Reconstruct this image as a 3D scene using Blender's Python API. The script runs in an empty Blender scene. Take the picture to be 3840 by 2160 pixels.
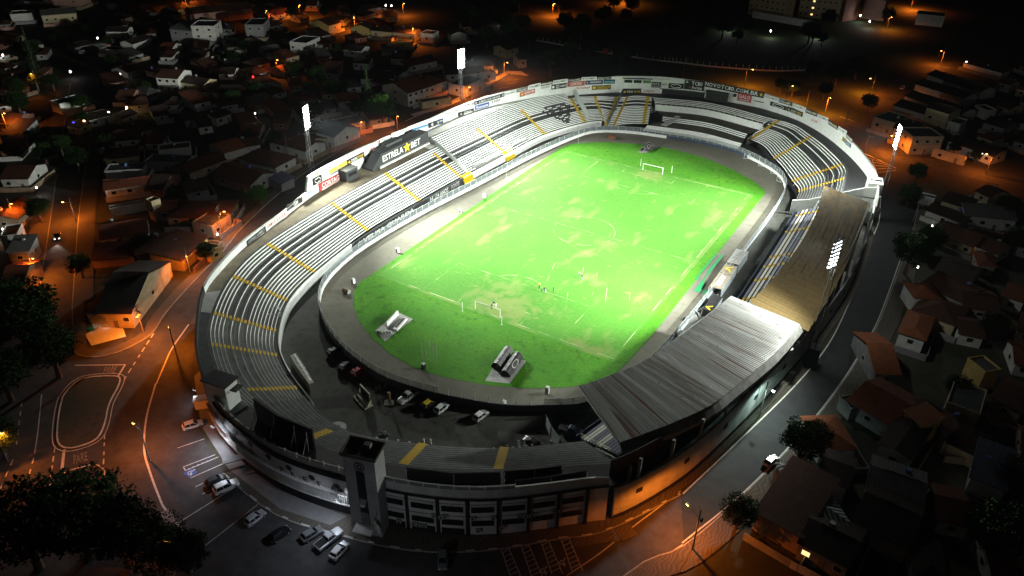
import bpy, math, random
from mathutils import Vector, Matrix
random.seed(11)
scn = bpy.context.scene
C = scn.collection
PI = math.pi

# ------------------------------------------------------------------ camera
CAM = Vector((84.03, -181.31, 103.06)); YAW, PITCH, ROLL, FPX = -0.540255, 0.556270, 0.0179899, 2810.06
def basis():
    cy, sy, cp, sp, cr, sr = math.cos(YAW), math.sin(YAW), math.cos(PITCH), math.sin(PITCH), math.cos(ROLL), math.sin(ROLL)
    f = Vector((sy*cp, cy*cp, -sp)); r = Vector((cy, -sy, 0)); u = r.cross(f)
    return cr*r + sr*u, -sr*r + cr*u, f
RV, UV_, FV = basis()
cd = bpy.data.cameras.new('camera'); cam = bpy.data.objects.new('camera', cd); C.objects.link(cam)
cd.sensor_width = 36; cd.lens = FPX/3840*36; cd.clip_end = 3000; cd.clip_start = 1
cam.matrix_world = Matrix(((RV.x, UV_.x, -FV.x, CAM.x), (RV.y, UV_.y, -FV.y, CAM.y), (RV.z, UV_.z, -FV.z, CAM.z), (0, 0, 0, 1)))
scn.camera = cam

# ------------------------------------------------------------------ night sky, moon, exposure
w = bpy.data.worlds.new('World'); scn.world = w; w.use_nodes = True
nt = w.node_tree; bg = nt.nodes['Background']
sky = nt.nodes.new('ShaderNodeTexSky'); sky.sky_type = 'NISHITA'; sky.sun_disc = False
sky.sun_elevation = math.radians(4); sky.sun_rotation = math.radians(200)
nt.links.new(sky.outputs[0], bg.inputs[0]); bg.inputs[1].default_value = 0.002
sl = bpy.data.lights.new('moon', 'SUN'); sl.energy = 0.006; sl.angle = math.radians(0.5); sl.color = (1, .95, .9)
so = bpy.data.objects.new('moon', sl); C.objects.link(so); so.rotation_euler = (math.radians(50), 0, math.radians(20))
scn.view_settings.view_transform = 'Standard'; scn.view_settings.look = 'None'
scn.view_settings.exposure = 0; scn.view_settings.gamma = 1; scn.view_settings.use_curve_mapping = False
scn.cycles.max_bounces = 5; scn.cycles.diffuse_bounces = 2; scn.cycles.glossy_bounces = 2
scn.cycles.sample_clamp_indirect = 4; scn.cycles.caustics_reflective = False; scn.cycles.caustics_refractive = False

FLOOD = 7.1e5
def lamp(kind, loc, energy, color, aim=None, angle=150, blend=.6, radius=.25):
    l = bpy.data.lights.new('lamp_light', kind); l.energy = energy; l.color = color; l.shadow_soft_size = radius
    o = bpy.data.objects.new('lamp_light', l); C.objects.link(o); o.location = loc
    if kind == 'SPOT':
        l.spot_size = math.radians(angle); l.spot_blend = blend
        d = Vector(aim) - Vector(loc) if aim else Vector((0, 0, -1))
        o.rotation_euler = d.to_track_quat('-Z', 'Y').to_euler()
    return o

# ------------------------------------------------------------------ from a point seen in the photograph to the place it stands
def at(x, y, z=0.0):
    d = RV*((x-1920)/FPX) + UV_*(-(y-1080)/FPX) + FV
    t = (z-CAM.z)/d.z
    return CAM + d*t
VIEWS = dict(A=(700,820),B=(960,560),C=(1340,400),D=(1740,260),E=(2240,260),F=(2700,340),G=(2640,620),H=(2500,900),I=(680,1100),J=(740,1380),
    K=(1180,1380),L=(1740,1440),M=(2120,1300),N=(2500,1100),O=(800,1600),Q=(1340,1740))
def src(k, x, y):
    if k in VIEWS: return VIEWS[k][0]+x/4.025, VIEWS[k][1]+y/4.025
    ox, oy = {'a':(0,0),'b':(1280,0),'c':(2560,0),'d':(0,720),'e':(1280,720),'f':(2560,720),'g':(0,1440),'h':(1280,1440),'i':(2560,1440)}[k]
    return ox+x/2.0125, oy+y/2.0125
def pt(k, x, y, z=0.0): return at(*src(k, x, y), z)
def dpt(x, y, z=0.0): return at(x*1.4907, y*1.4907, z)

# ------------------------------------------------------------------ materials
MATS = {}
def mat(name, col, rough=.8, var=.15, scale=1.5, metal=0, spec=.3, emit=0, bump=0, ecol=None):
    if name in MATS: return MATS[name]
    m = bpy.data.materials.new(name); m.use_nodes = True; n = m.node_tree; b = n.nodes['Principled BSDF']
    b.inputs['Roughness'].default_value = rough; b.inputs['Metallic'].default_value = metal
    b.inputs['Specular IOR Level'].default_value = spec
    if var > 0:
        tc = n.nodes.new('ShaderNodeTexCoord'); no = n.nodes.new('ShaderNodeTexNoise'); no.inputs['Scale'].default_value = scale
        no.inputs['Detail'].default_value = 5; no.inputs['Roughness'].default_value = .65
        n.links.new(tc.outputs['Object'], no.inputs['Vector'])
        cr = n.nodes.new('ShaderNodeValToRGB'); cr.color_ramp.elements[0].position = .3; cr.color_ramp.elements[1].position = .7
        cr.color_ramp.elements[0].color = (*[c*(1-var) for c in col], 1); cr.color_ramp.elements[1].color = (*[min(1, c*(1+var)) for c in col], 1)
        n.links.new(no.outputs['Fac'], cr.inputs[0]); n.links.new(cr.outputs[0], b.inputs['Base Color'])
        if bump:
            bp = n.nodes.new('ShaderNodeBump'); bp.inputs['Strength'].default_value = bump
            n.links.new(no.outputs['Fac'], bp.inputs['Height']); n.links.new(bp.outputs[0], b.inputs['Normal'])
    else: b.inputs['Base Color'].default_value = (*col, 1)
    if emit:
        b.inputs['Emission Color'].default_value = (*(ecol or col), 1); b.inputs['Emission Strength'].default_value = emit
    MATS[name] = m; return m
def paint(name, col): return mat('paint_'+name, col, .6, .06, 2)
WHITE = mat('white_paint', (.76, .78, .76), .6, .1, .8)
DWHITE = mat('dirty_white', (.55, .56, .52), .75, .3, .5)
BLACK = mat('black_paint', (.02, .02, .022), .6, .3, 1)
DGREY = mat('dark_grey_concrete', (.062, .066, .068), .85, .3, .6)
GREY = mat('grey_concrete', (.2, .205, .2), .85, .3, .7)
LGREY = mat('light_grey', (.4, .4, .39), .8, .2, 1)
YEL = mat('yellow_paint', (.62, .4, .015), .6, .18, 2)
STEEL = mat('galvanised_steel', (.36, .38, .4), .45, .15, 3, .5)
RED = paint('red', (.5, .05, .05)); BLUE = paint('blue', (.05, .1, .3)); NAVY = paint('navy', (.02, .05, .12))
GLASS = mat('dark_glass', (.012, .014, .018), .08, 0, spec=.5)
RUBBER = mat('rubber', (.015, .015, .015), .9, 0)
WOOD = mat('weathered_wood', (.2, .15, .1), .9, .3, 4)
ASPH = mat('asphalt', (.052, .05, .05), .85, .3, .35)
LINE = mat('road_paint', (.5, .5, .46), .8, .35, 2.5)
KERB = mat('kerb_stone', (.3, .29, .27), .85, .25, 1)
LAMPW = mat('floodlight_glow', (1, 1, 1), .5, 0, emit=55, ecol=(1, 1, .97))
LAMPO = mat('sodium_glow', (1, .5, .1), .5, 0, emit=30, ecol=(1, .42, .08))
LAMPWS = mat('white_lamp_glow', (1, 1, 1), .5, 0, emit=12, ecol=(.85, .92, 1))
LITWIN = mat('lit_window', (1, .8, .4), .5, 0, emit=1.6, ecol=(1, .68, .26))
LITWW = mat('white_lit_window', (1, 1, 1), .5, 0, emit=1.1, ecol=(.8, .9, 1))

def noise_mix(n, vec, scale, lo, hi, detail=4):
    no = n.nodes.new('ShaderNodeTexNoise'); no.inputs['Scale'].default_value = scale; no.inputs['Detail'].default_value = detail
    n.links.new(vec, no.inputs['Vector'])
    mr = n.nodes.new('ShaderNodeMapRange'); mr.inputs[1].default_value = lo; mr.inputs[2].default_value = hi
    n.links.new(no.outputs['Fac'], mr.inputs[0]); return mr.outputs[0]
def mixc(n, fac, a, b):
    m = n.nodes.new('ShaderNodeMix'); m.data_type = 'RGBA'
    n.links.new(fac, m.inputs[0])
    for i, c in ((6, a), (7, b)):
        if isinstance(c, tuple): m.inputs[i].default_value = (*c, 1)
        else: n.links.new(c, m.inputs[i])
    return m.outputs[2]
def mapped(n, vec, sc, rot=0):
    mp = n.nodes.new('ShaderNodeMapping'); mp.inputs['Scale'].default_value = sc; mp.inputs['Rotation'].default_value = (0, 0, rot)
    n.links.new(vec, mp.inputs['Vector']); return mp.outputs[0]
def base(name, rough=.9):
    m = bpy.data.materials.new(name); m.use_nodes = True; n = m.node_tree; b = n.nodes['Principled BSDF']
    b.inputs['Roughness'].default_value = rough; b.inputs['Specular IOR Level'].default_value = .2
    tc = n.nodes.new('ShaderNodeTexCoord'); return m, n, b, tc
def grass_mat(name, g1, g2, tan, worn, mow):
    m, n, b, tc = base(name); v = tc.outputs['Object']
    c = mixc(n, noise_mix(n, v, .12, .35, .7), g1, g2)
    c = mixc(n, noise_mix(n, v, 1.3, .3, .8), c, tuple(x*.8 for x in g1))
    if worn:
        c = mixc(n, noise_mix(n, mapped(n, v, (1, .45, 1), .5), .17, .56, .72, 6), c, tan)
        c = mixc(n, noise_mix(n, mapped(n, v, (.5, 1.6, 1), .9), .5, .66, .78, 5), c, tuple(min(1, x*1.6) for x in tan))
        # worn goal mouths and the worn strip along the lines
        def blob(cx, cy, rx, ry, k):
            mp = n.nodes.new('ShaderNodeMapping'); mp.vector_type = 'POINT'; mp.inputs['Location'].default_value = (-cx/rx, -cy/ry, 0); mp.inputs['Scale'].default_value = (1/rx, 1/ry, 0)
            n.links.new(v, mp.inputs['Vector']); ln = n.nodes.new('ShaderNodeVectorMath'); ln.operation = 'LENGTH'; n.links.new(mp.outputs[0], ln.inputs[0])
            no = noise_mix(n, v, .35, .25, .75, 5); ad = n.nodes.new('ShaderNodeMath'); ad.operation = 'ADD'; n.links.new(ln.outputs['Value'], ad.inputs[0]); n.links.new(no, ad.inputs[1])
            mr = n.nodes.new('ShaderNodeMapRange'); mr.inputs[1].default_value = 1.2; mr.inputs[2].default_value = .8; mr.inputs[4].default_value = k
            n.links.new(ad.outputs[0], mr.inputs[0]); return mr.outputs[0]
        for q in ((1, -48, 15, 9, 1), (0, 49, 8, 7, .85), (27, -52.5, 11, 3.6, 1), (2, -50, 6, 4, 1), (10, -53.5, 10, 2.2, .8), (-3, -40, 8, 4, .6), (-34.6, -10, 1.5, 48, .7), (34.6, 12, 1.5, 44, .6), (-8, 8, 6, 7, .5), (9, -4, 6, 5, .55), (-12, -53.5, 20, 1.5, .8), (20, 52.6, 20, 1.3, .5)):
            c = mixc(n, blob(*q), c, tan)
    else:
        c = mixc(n, noise_mix(n, v, .5, .55, .75, 6), c, tuple(x*.5 for x in g1))
    n.links.new(c, b.inputs['Base Color'])
    no = n.nodes.new('ShaderNodeTexNoise'); no.inputs['Scale'].default_value = 2.2 if not worn else 6; no.inputs['Detail'].default_value = 6
    n.links.new(v, no.inputs['Vector']); bp = n.nodes.new('ShaderNodeBump'); bp.inputs['Strength'].default_value = .5; bp.inputs['Distance'].default_value = .25 if not worn else .05
    n.links.new(no.outputs['Fac'], bp.inputs['Height']); n.links.new(bp.outputs[0], b.inputs['Normal'])
    return m
PITCHG = grass_mat('pitch_turf', (.066, .225, .022), (.085, .24, .028), (.16, .23, .06), True, True)
ROUGHG = grass_mat('rough_grass', (.05, .21, .008), (.085, .26, .012), (.1, .2, .03), False, False)
def ground_mat(name, a, b_, c_, s=.05):
    m, n, b, tc = base(name); v = tc.outputs['Object']
    c = mixc(n, noise_mix(n, v, s, .35, .65), a, b_); c = mixc(n, noise_mix(n, v, .6, .5, .75, 6), c, c_)
    n.links.new(c, b.inputs['Base Color']); return m
GROUND = ground_mat('dark_ground', (.04, .045, .03), (.07, .06, .045), (.03, .035, .02))
FIELD = ground_mat('field_grass', (.03, .05, .018), (.045, .06, .022), (.025, .04, .015))
TRACK = ground_mat('dirt_track', (.115, .112, .09), (.15, .142, .115), (.1, .1, .07), .08)
LOT = ground_mat('lot_concrete', (.06, .062, .055), (.09, .092, .082), (.045, .045, .04), .1)
PLAZA = mat('smooth_apron', (.2, .2, .2), .8, .2, .3)
def pave_mat():
    m, n, b, tc = base('wavy_paving'); v = tc.outputs['Object']
    wv = n.nodes.new('ShaderNodeTexWave'); wv.inputs['Scale'].default_value = .5; wv.inputs['Distortion'].default_value = 9; wv.inputs['Detail'].default_value = 0; wv.inputs['Detail Scale'].default_value = .9
    n.links.new(v, wv.inputs['Vector']); mr = n.nodes.new('ShaderNodeMapRange'); mr.inputs[1].default_value = .42; mr.inputs[2].default_value = .5; n.links.new(wv.outputs['Fac'], mr.inputs[0])
    c = mixc(n, mr.outputs[0], (.08, .072, .062), (.115, .103, .085)); c = mixc(n, noise_mix(n, v, .7, .5, .8), c, (.08, .075, .05))
    n.links.new(c, b.inputs['Base Color']); return m
PAVE = pave_mat()
def rib_mat(name, a, b_, per=.25, rough=.8):
    """roofing whose ribs run up the slope: UV x is metres along the eave"""
    m, n, b, tc = base(name, rough); uv = tc.outputs['UV']
    wv = n.nodes.new('ShaderNodeTexWave'); wv.bands_direction = 'X'; wv.inputs['Scale'].default_value = .314/per; n.links.new(uv, wv.inputs['Vector'])
    c = mixc(n, noise_mix(n, uv, .5, .3, .7, 6), a, b_); c = mixc(n, noise_mix(n, mapped(n, uv, (2.5, .25, 1)), 1, .55, .8), c, tuple(x*.45 for x in a))
    n.links.new(c, b.inputs['Base Color']); bp = n.nodes.new('ShaderNodeBump'); bp.inputs['Distance'].default_value = .12; bp.inputs['Strength'].default_value = .9
    n.links.new(wv.outputs['Fac'], bp.inputs['Height']); n.links.new(bp.outputs[0], b.inputs['Normal']); return m
ROOFS = dict(terra=rib_mat('terracotta_tiles', (.2, .06, .03), (.14, .045, .025)), brown=rib_mat('brown_tiles', (.1, .04, .025), (.07, .03, .02)),
    dark=rib_mat('sooty_tiles', (.035, .025, .022), (.05, .03, .025)), grey=rib_mat('fibre_cement', (.13, .13, .12), (.09, .09, .085), .4), zinc=rib_mat('zinc_sheet', (.22, .23, .23), (.16, .17, .17), .8, .5),
    orange=rib_mat('orange_tiles', (.3, .1, .04), (.22, .07, .03)), blue=rib_mat('bluish_sheet', (.12, .13, .18), (.1, .1, .15), .4), flat=DGREY)
WALLS = dict(white=mat('wall_white', (.6, .6, .56), .85, .2, .6), cream=mat('wall_cream', (.5, .42, .26), .85, .2, .6), yellow=mat('wall_yellow', (.5, .36, .12), .85, .2, .6),
    grey=mat('wall_grey', (.26, .26, .26), .85, .25, .6), tan=mat('wall_tan', (.3, .23, .16), .85, .25, .6), blue=mat('wall_blue', (.12, .18, .42), .8, .2, .6), brick=mat('wall_brick', (.2, .1, .07), .9, .3, 1.2), pink=mat('wall_pink', (.42, .25, .2), .85, .2, .6))
def leaf_mat(name, a, b_):
    m, n, b, tc = base(name, .9); v = tc.outputs['Object']; b.inputs['Specular IOR Level'].default_value = .03
    oi = n.nodes.new('ShaderNodeObjectInfo')
    c = mixc(n, noise_mix(n, v, .9, .3, .7), a, b_); c = mixc(n, noise_mix(n, v, 4, .45, .75), c, tuple(x*1.7 for x in b_))
    n.links.new(c, b.inputs['Base Color']); return m
LEAF = leaf_mat('leaves', (.009, .018, .006), (.014, .03, .009)); LEAFLIT = leaf_mat('floodlit_leaves', (.022, .06, .014), (.04, .1, .022)); LEAFC = leaf_mat('conifer_needles', (.012, .028, .01), (.02, .042, .014))  # second one is a brighter leaf copy for trees in the floodlight
BARK = mat('bark', (.09, .065, .045), .95, .3, 3)
def metal_roof_mat():
    m, n, b, tc = base('rusty_sheet_metal', .38); uv = tc.outputs['UV']; b.inputs['Metallic'].default_value = .2; b.inputs['Specular IOR Level'].default_value = .5
    c = mixc(n, noise_mix(n, mapped(n, uv, (.35, .1, 1)), 1, .35, .7, 6), (.36, .37, .36), (.25, .25, .24))
    c = mixc(n, noise_mix(n, mapped(n, uv, (.9, .03, 1)), 1, .56, .62, 4), c, (.12, .05, .028))
    c = mixc(n, noise_mix(n, mapped(n, uv, (2.4, .5, 1)), 1, .66, .7, 3), c, (.05, .035, .028))
    wv = n.nodes.new('ShaderNodeTexWave'); wv.bands_direction = 'X'; wv.inputs['Scale'].default_value = .314/.48; n.links.new(uv, wv.inputs['Vector'])
    mr = n.nodes.new('ShaderNodeMapRange'); mr.inputs[1].default_value = .35; mr.inputs[2].default_value = .1; n.links.new(wv.outputs['Fac'], mr.inputs[0]); c = mixc(n, mr.outputs[0], c, (.15, .145, .14))
    n.links.new(c, b.inputs['Base Color']); return m
RUSTM = metal_roof_mat()
TILEB = mat('mossy_fibre_cement', (.066, .043, .012), .9, .35, .9); TILED = mat('dark_fibre_cement', (.042, .03, .011), .9, .35, .9)

# ------------------------------------------------------------------ mesh building
class MB:
    def __init__(s): s.v = []; s.f = []; s.m = []; s.uv = []; s.hasuv = False
    def face(s, pts, mi=0, uv=None):
        i = len(s.v); s.v += [tuple(p) for p in pts]; s.f.append(tuple(range(i, i+len(pts)))); s.m.append(mi)
        s.uv.append(uv or [(0, 0)]*len(pts)); s.hasuv |= uv is not None; return s
    def box(s, c, d, rz=0, mi=0, M=None):
        cx, cy, cz = c; a, b, h = d[0]/2, d[1]/2, d[2]/2; cs, sn = math.cos(rz), math.sin(rz)
        P = []
        for x, y, z in ((-a,-b,-h),(a,-b,-h),(a,b,-h),(-a,b,-h),(-a,-b,h),(a,-b,h),(a,b,h),(-a,b,h)):
            p = Vector((cx+x*cs-y*sn, cy+x*sn+y*cs, cz+z)); P.append(M @ p if M else p)
        for q in ((0,3,2,1),(4,5,6,7),(0,1,5,4),(1,2,6,5),(2,3,7,6),(3,0,4,7)): s.face([P[k] for k in q], mi)
        return s
    def hexa(s, lo, hi, mi=0):
        n = len(lo); s.face(list(reversed(lo)), mi); s.face(hi, mi)
        for i in range(n): j = (i+1) % n; s.face([lo[i], lo[j], hi[j], hi[i]], mi)
        return s
    def tube(s, a, b, r0, r1=None, n=6, mi=0):
        a, b = Vector(a), Vector(b); r1 = r0 if r1 is None else r1; d = (b-a).normalized()
        x = d.orthogonal().normalized(); y = d.cross(x)
        A = [a+(x*math.cos(2*PI*i/n)+y*math.sin(2*PI*i/n))*r0 for i in range(n)]; B = [b+(x*math.cos(2*PI*i/n)+y*math.sin(2*PI*i/n))*r1 for i in range(n)]
        return s.hexa(A, B, mi)
    def ribbon(s, L, R, mi=0, close=False):
        n = len(L)
        for i in range(n if close else n-1): j = (i+1) % n; s.face([L[i], R[i], R[j], L[j]], mi)
        return s
    def wall(s, P, zb, zt, th, mi=0, side=1):
        """a standing wall along the polyline P; zb, zt numbers or lists; thickness th to one side"""
        n = len(P); zb = zb if isinstance(zb, (list, tuple)) else [zb]*n; zt = zt if isinstance(zt, (list, tuple)) else [zt]*n
        O = offset(P, th*side)
        for i in range(n-1):
            a, b, c, d = P[i], P[i+1], O[i+1], O[i]
            lo = [Vector((a[0],a[1],zb[i])), Vector((b[0],b[1],zb[i+1])), Vector((c[0],c[1],zb[i+1])), Vector((d[0],d[1],zb[i]))]
            hi = [Vector((a[0],a[1],zt[i])), Vector((b[0],b[1],zt[i+1])), Vector((c[0],c[1],zt[i+1])), Vector((d[0],d[1],zt[i]))]
            if side < 0: lo.reverse(); hi.reverse()
            s.hexa(lo, hi, mi)
        return s
    def build(s, name, mats, parent=None, off=True, smooth=False):
        me = bpy.data.meshes.new(name); o0 = Vector(parent.location) if (parent and off and parent.parent is None) else (Vector(parent.parent.location)+Vector(parent.location) if (parent and off) else Vector())
        me.from_pydata([Vector(p)-o0 for p in s.v], [], s.f)
        for m in (mats if isinstance(mats, (list, tuple)) else [mats]): me.materials.append(m)
        me.polygons.foreach_set('material_index', s.m)
        if s.hasuv:
            l = me.uv_layers.new(name='UVMap'); k = 0
            for q in s.uv:
                for t in q: l.data[k].uv = t; k += 1
        if smooth: me.polygons.foreach_set('use_smooth', [True]*len(s.f))
        me.update()
        o = bpy.data.objects.new(name, me); C.objects.link(o)
        if parent: o.parent = parent
        return o
def offset(P, d):
    R = []; n = len(P)
    for i in range(n):
        a = Vector(P[max(0, i-1)][:2]); b = Vector(P[min(n-1, i+1)][:2]); t = (b-a).normalized(); R.append(Vector((P[i][0]-t.y*d, P[i][1]+t.x*d, 0)))
    return R
def tag(o, label=None, cat=None, group=None, kind=None):
    if label: o['label'] = label
    if cat: o['category'] = cat
    if group: o['group'] = group
    if kind: o['kind'] = kind
    return o
def thing(name, label, cat, loc=(0,0,0), rz=0, group=None):
    o = bpy.data.objects.new(name, None); C.objects.link(o); o.empty_display_size = .5
    o.location = loc; o.rotation_euler = (0, 0, rz); return tag(o, label, cat, group)
def copy_tree(o, parent=None):
    c = o.copy(); C.objects.link(c); c.parent = parent
    for ch in KIDS.get(o.name, []): copy_tree(ch, c)
    return c
KIDS = {}
def remember(root):
    for o in [x for x in C.objects if x.parent and (x.parent == root or x.parent.parent == root)]: KIDS.setdefault(o.parent.name, []).append(o)
def dup(root, loc, rz=0, label=None, group=None, sc=None):
    r = copy_tree(root); r.location = loc; r.rotation_euler = (0, 0, rz)
    if label: r['label'] = label
    if group: r['group'] = group
    if sc: r.scale = (sc,)*3 if not isinstance(sc, tuple) else sc
    return r
def crom(P, per=6, closed=False):
    P = [Vector((p[0], p[1], p[2] if len(p) > 2 else 0)) for p in P]; n = len(P); R = []
    for i in range(n if closed else n-1):
        p0 = P[(i-1) % n] if closed or i > 0 else P[0]*2-P[1]; p1 = P[i]; p2 = P[(i+1) % n]; p3 = P[(i+2) % n] if closed or i+2 < n else p2*2-p1
        for k in range(per):
            t = k/per; R.append(.5*((2*p1)+(p2-p0)*t+(2*p0-5*p1+4*p2-p3)*t*t+(3*p1-p0-3*p2+p3)*t**3))
    if not closed: R.append(P[-1])
    return R
def V3(p, z): return Vector((p[0], p[1], z))
def poly(name, P, z, m, kind='structure'):
    me = bpy.data.meshes.new(name); me.from_pydata([V3(p, z) for p in P], [], [tuple(range(len(P)))]); me.materials.append(m)
    if me.polygons[0].normal.z < 0: me.flip_normals()
    o = bpy.data.objects.new(name, me); C.objects.link(o); o['kind'] = kind; return o
TXT = {}
def text_mesh(s):
    if s in TXT: return TXT[s]
    cu = bpy.data.curves.new('lettering', 'FONT'); cu.body = s; cu.size = 1; cu.extrude = .012; cu.resolution_u = 2; cu.offset = .012
    o = bpy.data.objects.new('lettering', cu); C.objects.link(o)
    dg = bpy.context.evaluated_depsgraph_get(); me = bpy.data.meshes.new_from_object(o.evaluated_get(dg)); C.objects.unlink(o); bpy.data.objects.remove(o)
    xs = [v.co.x for v in me.vertices]; ys = [v.co.y for v in me.vertices]
    TXT[s] = (me, min(xs), max(xs), min(ys), max(ys)); return TXT[s]
def lettering(s, centre, right, up, width, height, m, parent, lift=.05):
    me, x0, x1, y0, y1 = text_mesh(s); me = me.copy(); me.materials.clear(); me.materials.append(m)
    right = Vector(right).normalized(); up = Vector(up).normalized(); nrm = right.cross(up).normalized()
    sx = width/(x1-x0); sy = height/(y1-y0); par = Vector(parent.location) if parent else Vector()
    for v in me.vertices:
        v.co = Vector(centre) + right*((v.co.x-(x0+x1)/2)*sx) + up*((v.co.y-(y0+y1)/2)*sy) + nrm*(v.co.z+lift) - par
    o = bpy.data.objects.new('lettering', me); C.objects.link(o)
    if parent: o.parent = parent
    return o

# ================================================================== GROUND, ROADS, PITCH
poly('ground', [(-1500,-600),(900,-600),(900,1800),(-1500,1800)], -.06, GROUND)
WALLP = crom([(54.5,-93),(49.7,-98),(38.3,-108.2),(28,-114),(16,-117.9),(5,-120.2),(-5,-120.4),(-18,-117.8),(-31,-111.5),(-42,-103.2),(-53.5,-92),(-59,-82),(-63,-71.8),(-65.2,-63),(-67.4,-53.3),(-69.8,-44),(-71.3,-36.6),(-72.3,-27),(-73,-14),(-73.4,3),(-73.3,21),(-72.2,42),(-68,58),(-61,73),(-52.6,88.5),(-44.5,98),(-36,105.6),(-22,113),(-6,117.5),(14.5,118.2),(24,115.8),(33,111.8),(41,105.5),(48.6,97.2),(56,87),(62,77),(66.8,67),(70,57),(72.3,45),(73.3,28),(73.6,6),(72.6,-9),(70.8,-25),(67.6,-46),(64.5,-62),(60.5,-79)], 4, True)
def ringoff(d, a=0, b=None): return offset(WALLP, d)[a:b]
OUT = lambda d: [p for p in offset(WALLP, d)]
# which way is outward?
SGN = 1 if offset(WALLP, 1)[80].x < WALLP[80].x else -1
# ring road around the far side, then the named roads
far = [i for i, p in enumerate(WALLP) if p.y > -70 and not (p.x > 60 and p.y < 40)]
A_ = OUT(5*SGN); B_ = OUT(15*SGN)
m = MB(); m.ribbon([V3(A_[i], .02) for i in far], [V3(B_[i], .02) for i in far]); r = m.build('road', ASPH); r['kind'] = 'structure'
m = MB(); c0 = OUT(.2*SGN); c1 = [OUT(1.5*SGN)[i] if (p.x > 55 and p.y < 60) else OUT(4.8*SGN)[i] for i, p in enumerate(WALLP)]
idx = [i for i, p in enumerate(WALLP) if not (p.y < -92 and p.x < 45)]
def runs(idx):
    R = [[idx[0]]]
    for i in idx[1:]:
        if i == R[-1][-1]+1: R[-1].append(i)
        else: R.append([i])
    return R
for rr in runs(idx):
    m.ribbon([V3(c0[i], .12) for i in rr], [V3(c1[i], .12) for i in rr]); m.ribbon([V3(c1[i], .12) for i in rr], [V3(c1[i], -.05) for i in rr])
r = m.build('pavement', PAVE); r['kind'] = 'structure'
# plaza and the road in front of the entrance
plaza = [(-57.5,-92),(-62,-99),(-61.1,-107.7),(-62.1,-111.9),(-64.7,-115.1),(-69.5,-116.1),(-75,-113),(-88.7,-105),(-95,-109.8),(-100,-116),(-100,-190),(40,-190),(59.6,-105.5),(66,-93.2),(61.6,-83),(53.5,-97.5),(47.4,-103.4),(38.6,-111.7),(28.4,-118.2),(15.9,-122.5),(3,-125),(-12,-123.5),(-25,-118.5),(-38,-110.5),(-50,-99)]
poly('road', plaza, .03, ASPH)
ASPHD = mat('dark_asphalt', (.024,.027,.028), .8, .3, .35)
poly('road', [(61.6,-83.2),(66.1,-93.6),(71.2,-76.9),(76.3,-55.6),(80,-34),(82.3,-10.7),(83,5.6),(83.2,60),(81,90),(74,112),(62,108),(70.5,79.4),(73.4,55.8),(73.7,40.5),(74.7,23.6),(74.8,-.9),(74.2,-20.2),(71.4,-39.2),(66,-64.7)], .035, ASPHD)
poly('road', [(52,150),(66,112),(84,110),(130,106),(130,117),(98,121),(72,122),(63,150),(66,205),(71,240),(80,275),(70,275),(58,240),(51,200)], .045, ASPH)
poly('road', [(-88.7,-105),(-95,-110.4),(-112.5,-98),(-131.7,-84.8),(-260,2),(-420,120),(-420,136),(-256,14),(-139,-71),(-109.5,-91)], .04, ASPH)
poly('road', [(-86.4,-52.1),(-79.7,-65.2),(-73.5,-79.3),(-69.2,-88.8),(-62,-99),(-57,-92),(-64,-80),(-69.5,-64),(-74,-46),(-78.2,-20),(-79.6,12),(-78,46),(-88,70),(-88.5,116),(-90,140),(-70,190),(-80,195),(-100,140),(-103.5,111),(-100.5,74),(-104.2,52.7),(-104.4,8.7),(-98.5,-20)], .05, ASPH)
poly('road', [(-104,52),(-104,60),(-150,85),(-260,150),(-258,143),(-150,77)], .055, ASPH)
poly('road', [(-104,12),(-104,20),(-170,60),(-300,140),(-300,133),(-170,52)], .06, ASPH)
poly('road', [(-90,140),(-100,140),(-190,225),(-330,330),(-325,337),(-185,232)], .065, ASPH)
poly('field', [(-84,128),(-60,150),(-40,146),(-10,140),(30,138),(52,150),(50,205),(60,260),(30,420),(-150,420),(-90,220),(-72,190)], .0, FIELD)
def kerbline(name, P, w=.25, h=.14, m=KERB, z=.0):
    P = crom([V3(p, 0) for p in P], 4); b = MB(); b.wall(P, z-.05, z+h, w, 0, 1); o = b.build(name, m); o['kind'] = 'structure'; return o
def sidewalk(P, w, side, m=PAVE, z=.13):
    P = crom([V3(p, 0) for p in P], 4); O = offset(P, w*side); b = MB(); b.ribbon([V3(p, z) for p in P], [V3(p, z) for p in O]); b.ribbon([V3(p, z) for p in P], [V3(p, -.05) for p in P])
    o = b.build('pavement', m); o['kind'] = 'structure'
    K = OutK = offset(P, -.22*side); b = MB(); b.wall([P[i] for i in range(len(P))], -.05, z+.02, .2, 0, -side); o = b.build('kerb', KERB); o['kind'] = 'structure'
outer_kerb = [(-104.1,8.7),(-98.3,-20),(-86.6,-52.1),(-79.9,-65.2),(-73.7,-79.3),(-69.4,-88.8),(-65.8,-95.8),(-61.6,-102.3),(-61.1,-107.7),(-62.1,-111.9),(-64.7,-115.1),(-69.5,-116.1),(-76,-112.5),(-88.9,-104.6)]
sidewalk(outer_kerb, 2.6, -1)
sidewalk([(-88.8,-104.6),(-109.5,-90.7),(-139,-70.6),(-200,-27)], 4.5, -1)
sidewalk([(-260,1.8),(-131.9,-85),(-112.6,-98.2),(-95,-110.2)], 5, -1)
sidewalk([(48,-150),(59.7,-105.4),(66.1,-93.6),(71.3,-76.9),(76.4,-55.6),(80.1,-34),(82.5,-10.7),(83.2,5.6),(83.4,60),(81.3,90)], 4, -1)
sidewalk([(-12,-123.7),(3,-125.2),(15.9,-122.7),(28.4,-118.4),(38.6,-111.9),(47.4,-103.6),(53.5,-97.7),(61.4,-83.2)], 5, 1)
sidewalk([(-104.3,52.7),(-100.4,74),(-103.4,111.4),(-104.9,131)], 3, 1, LGREY)
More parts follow.
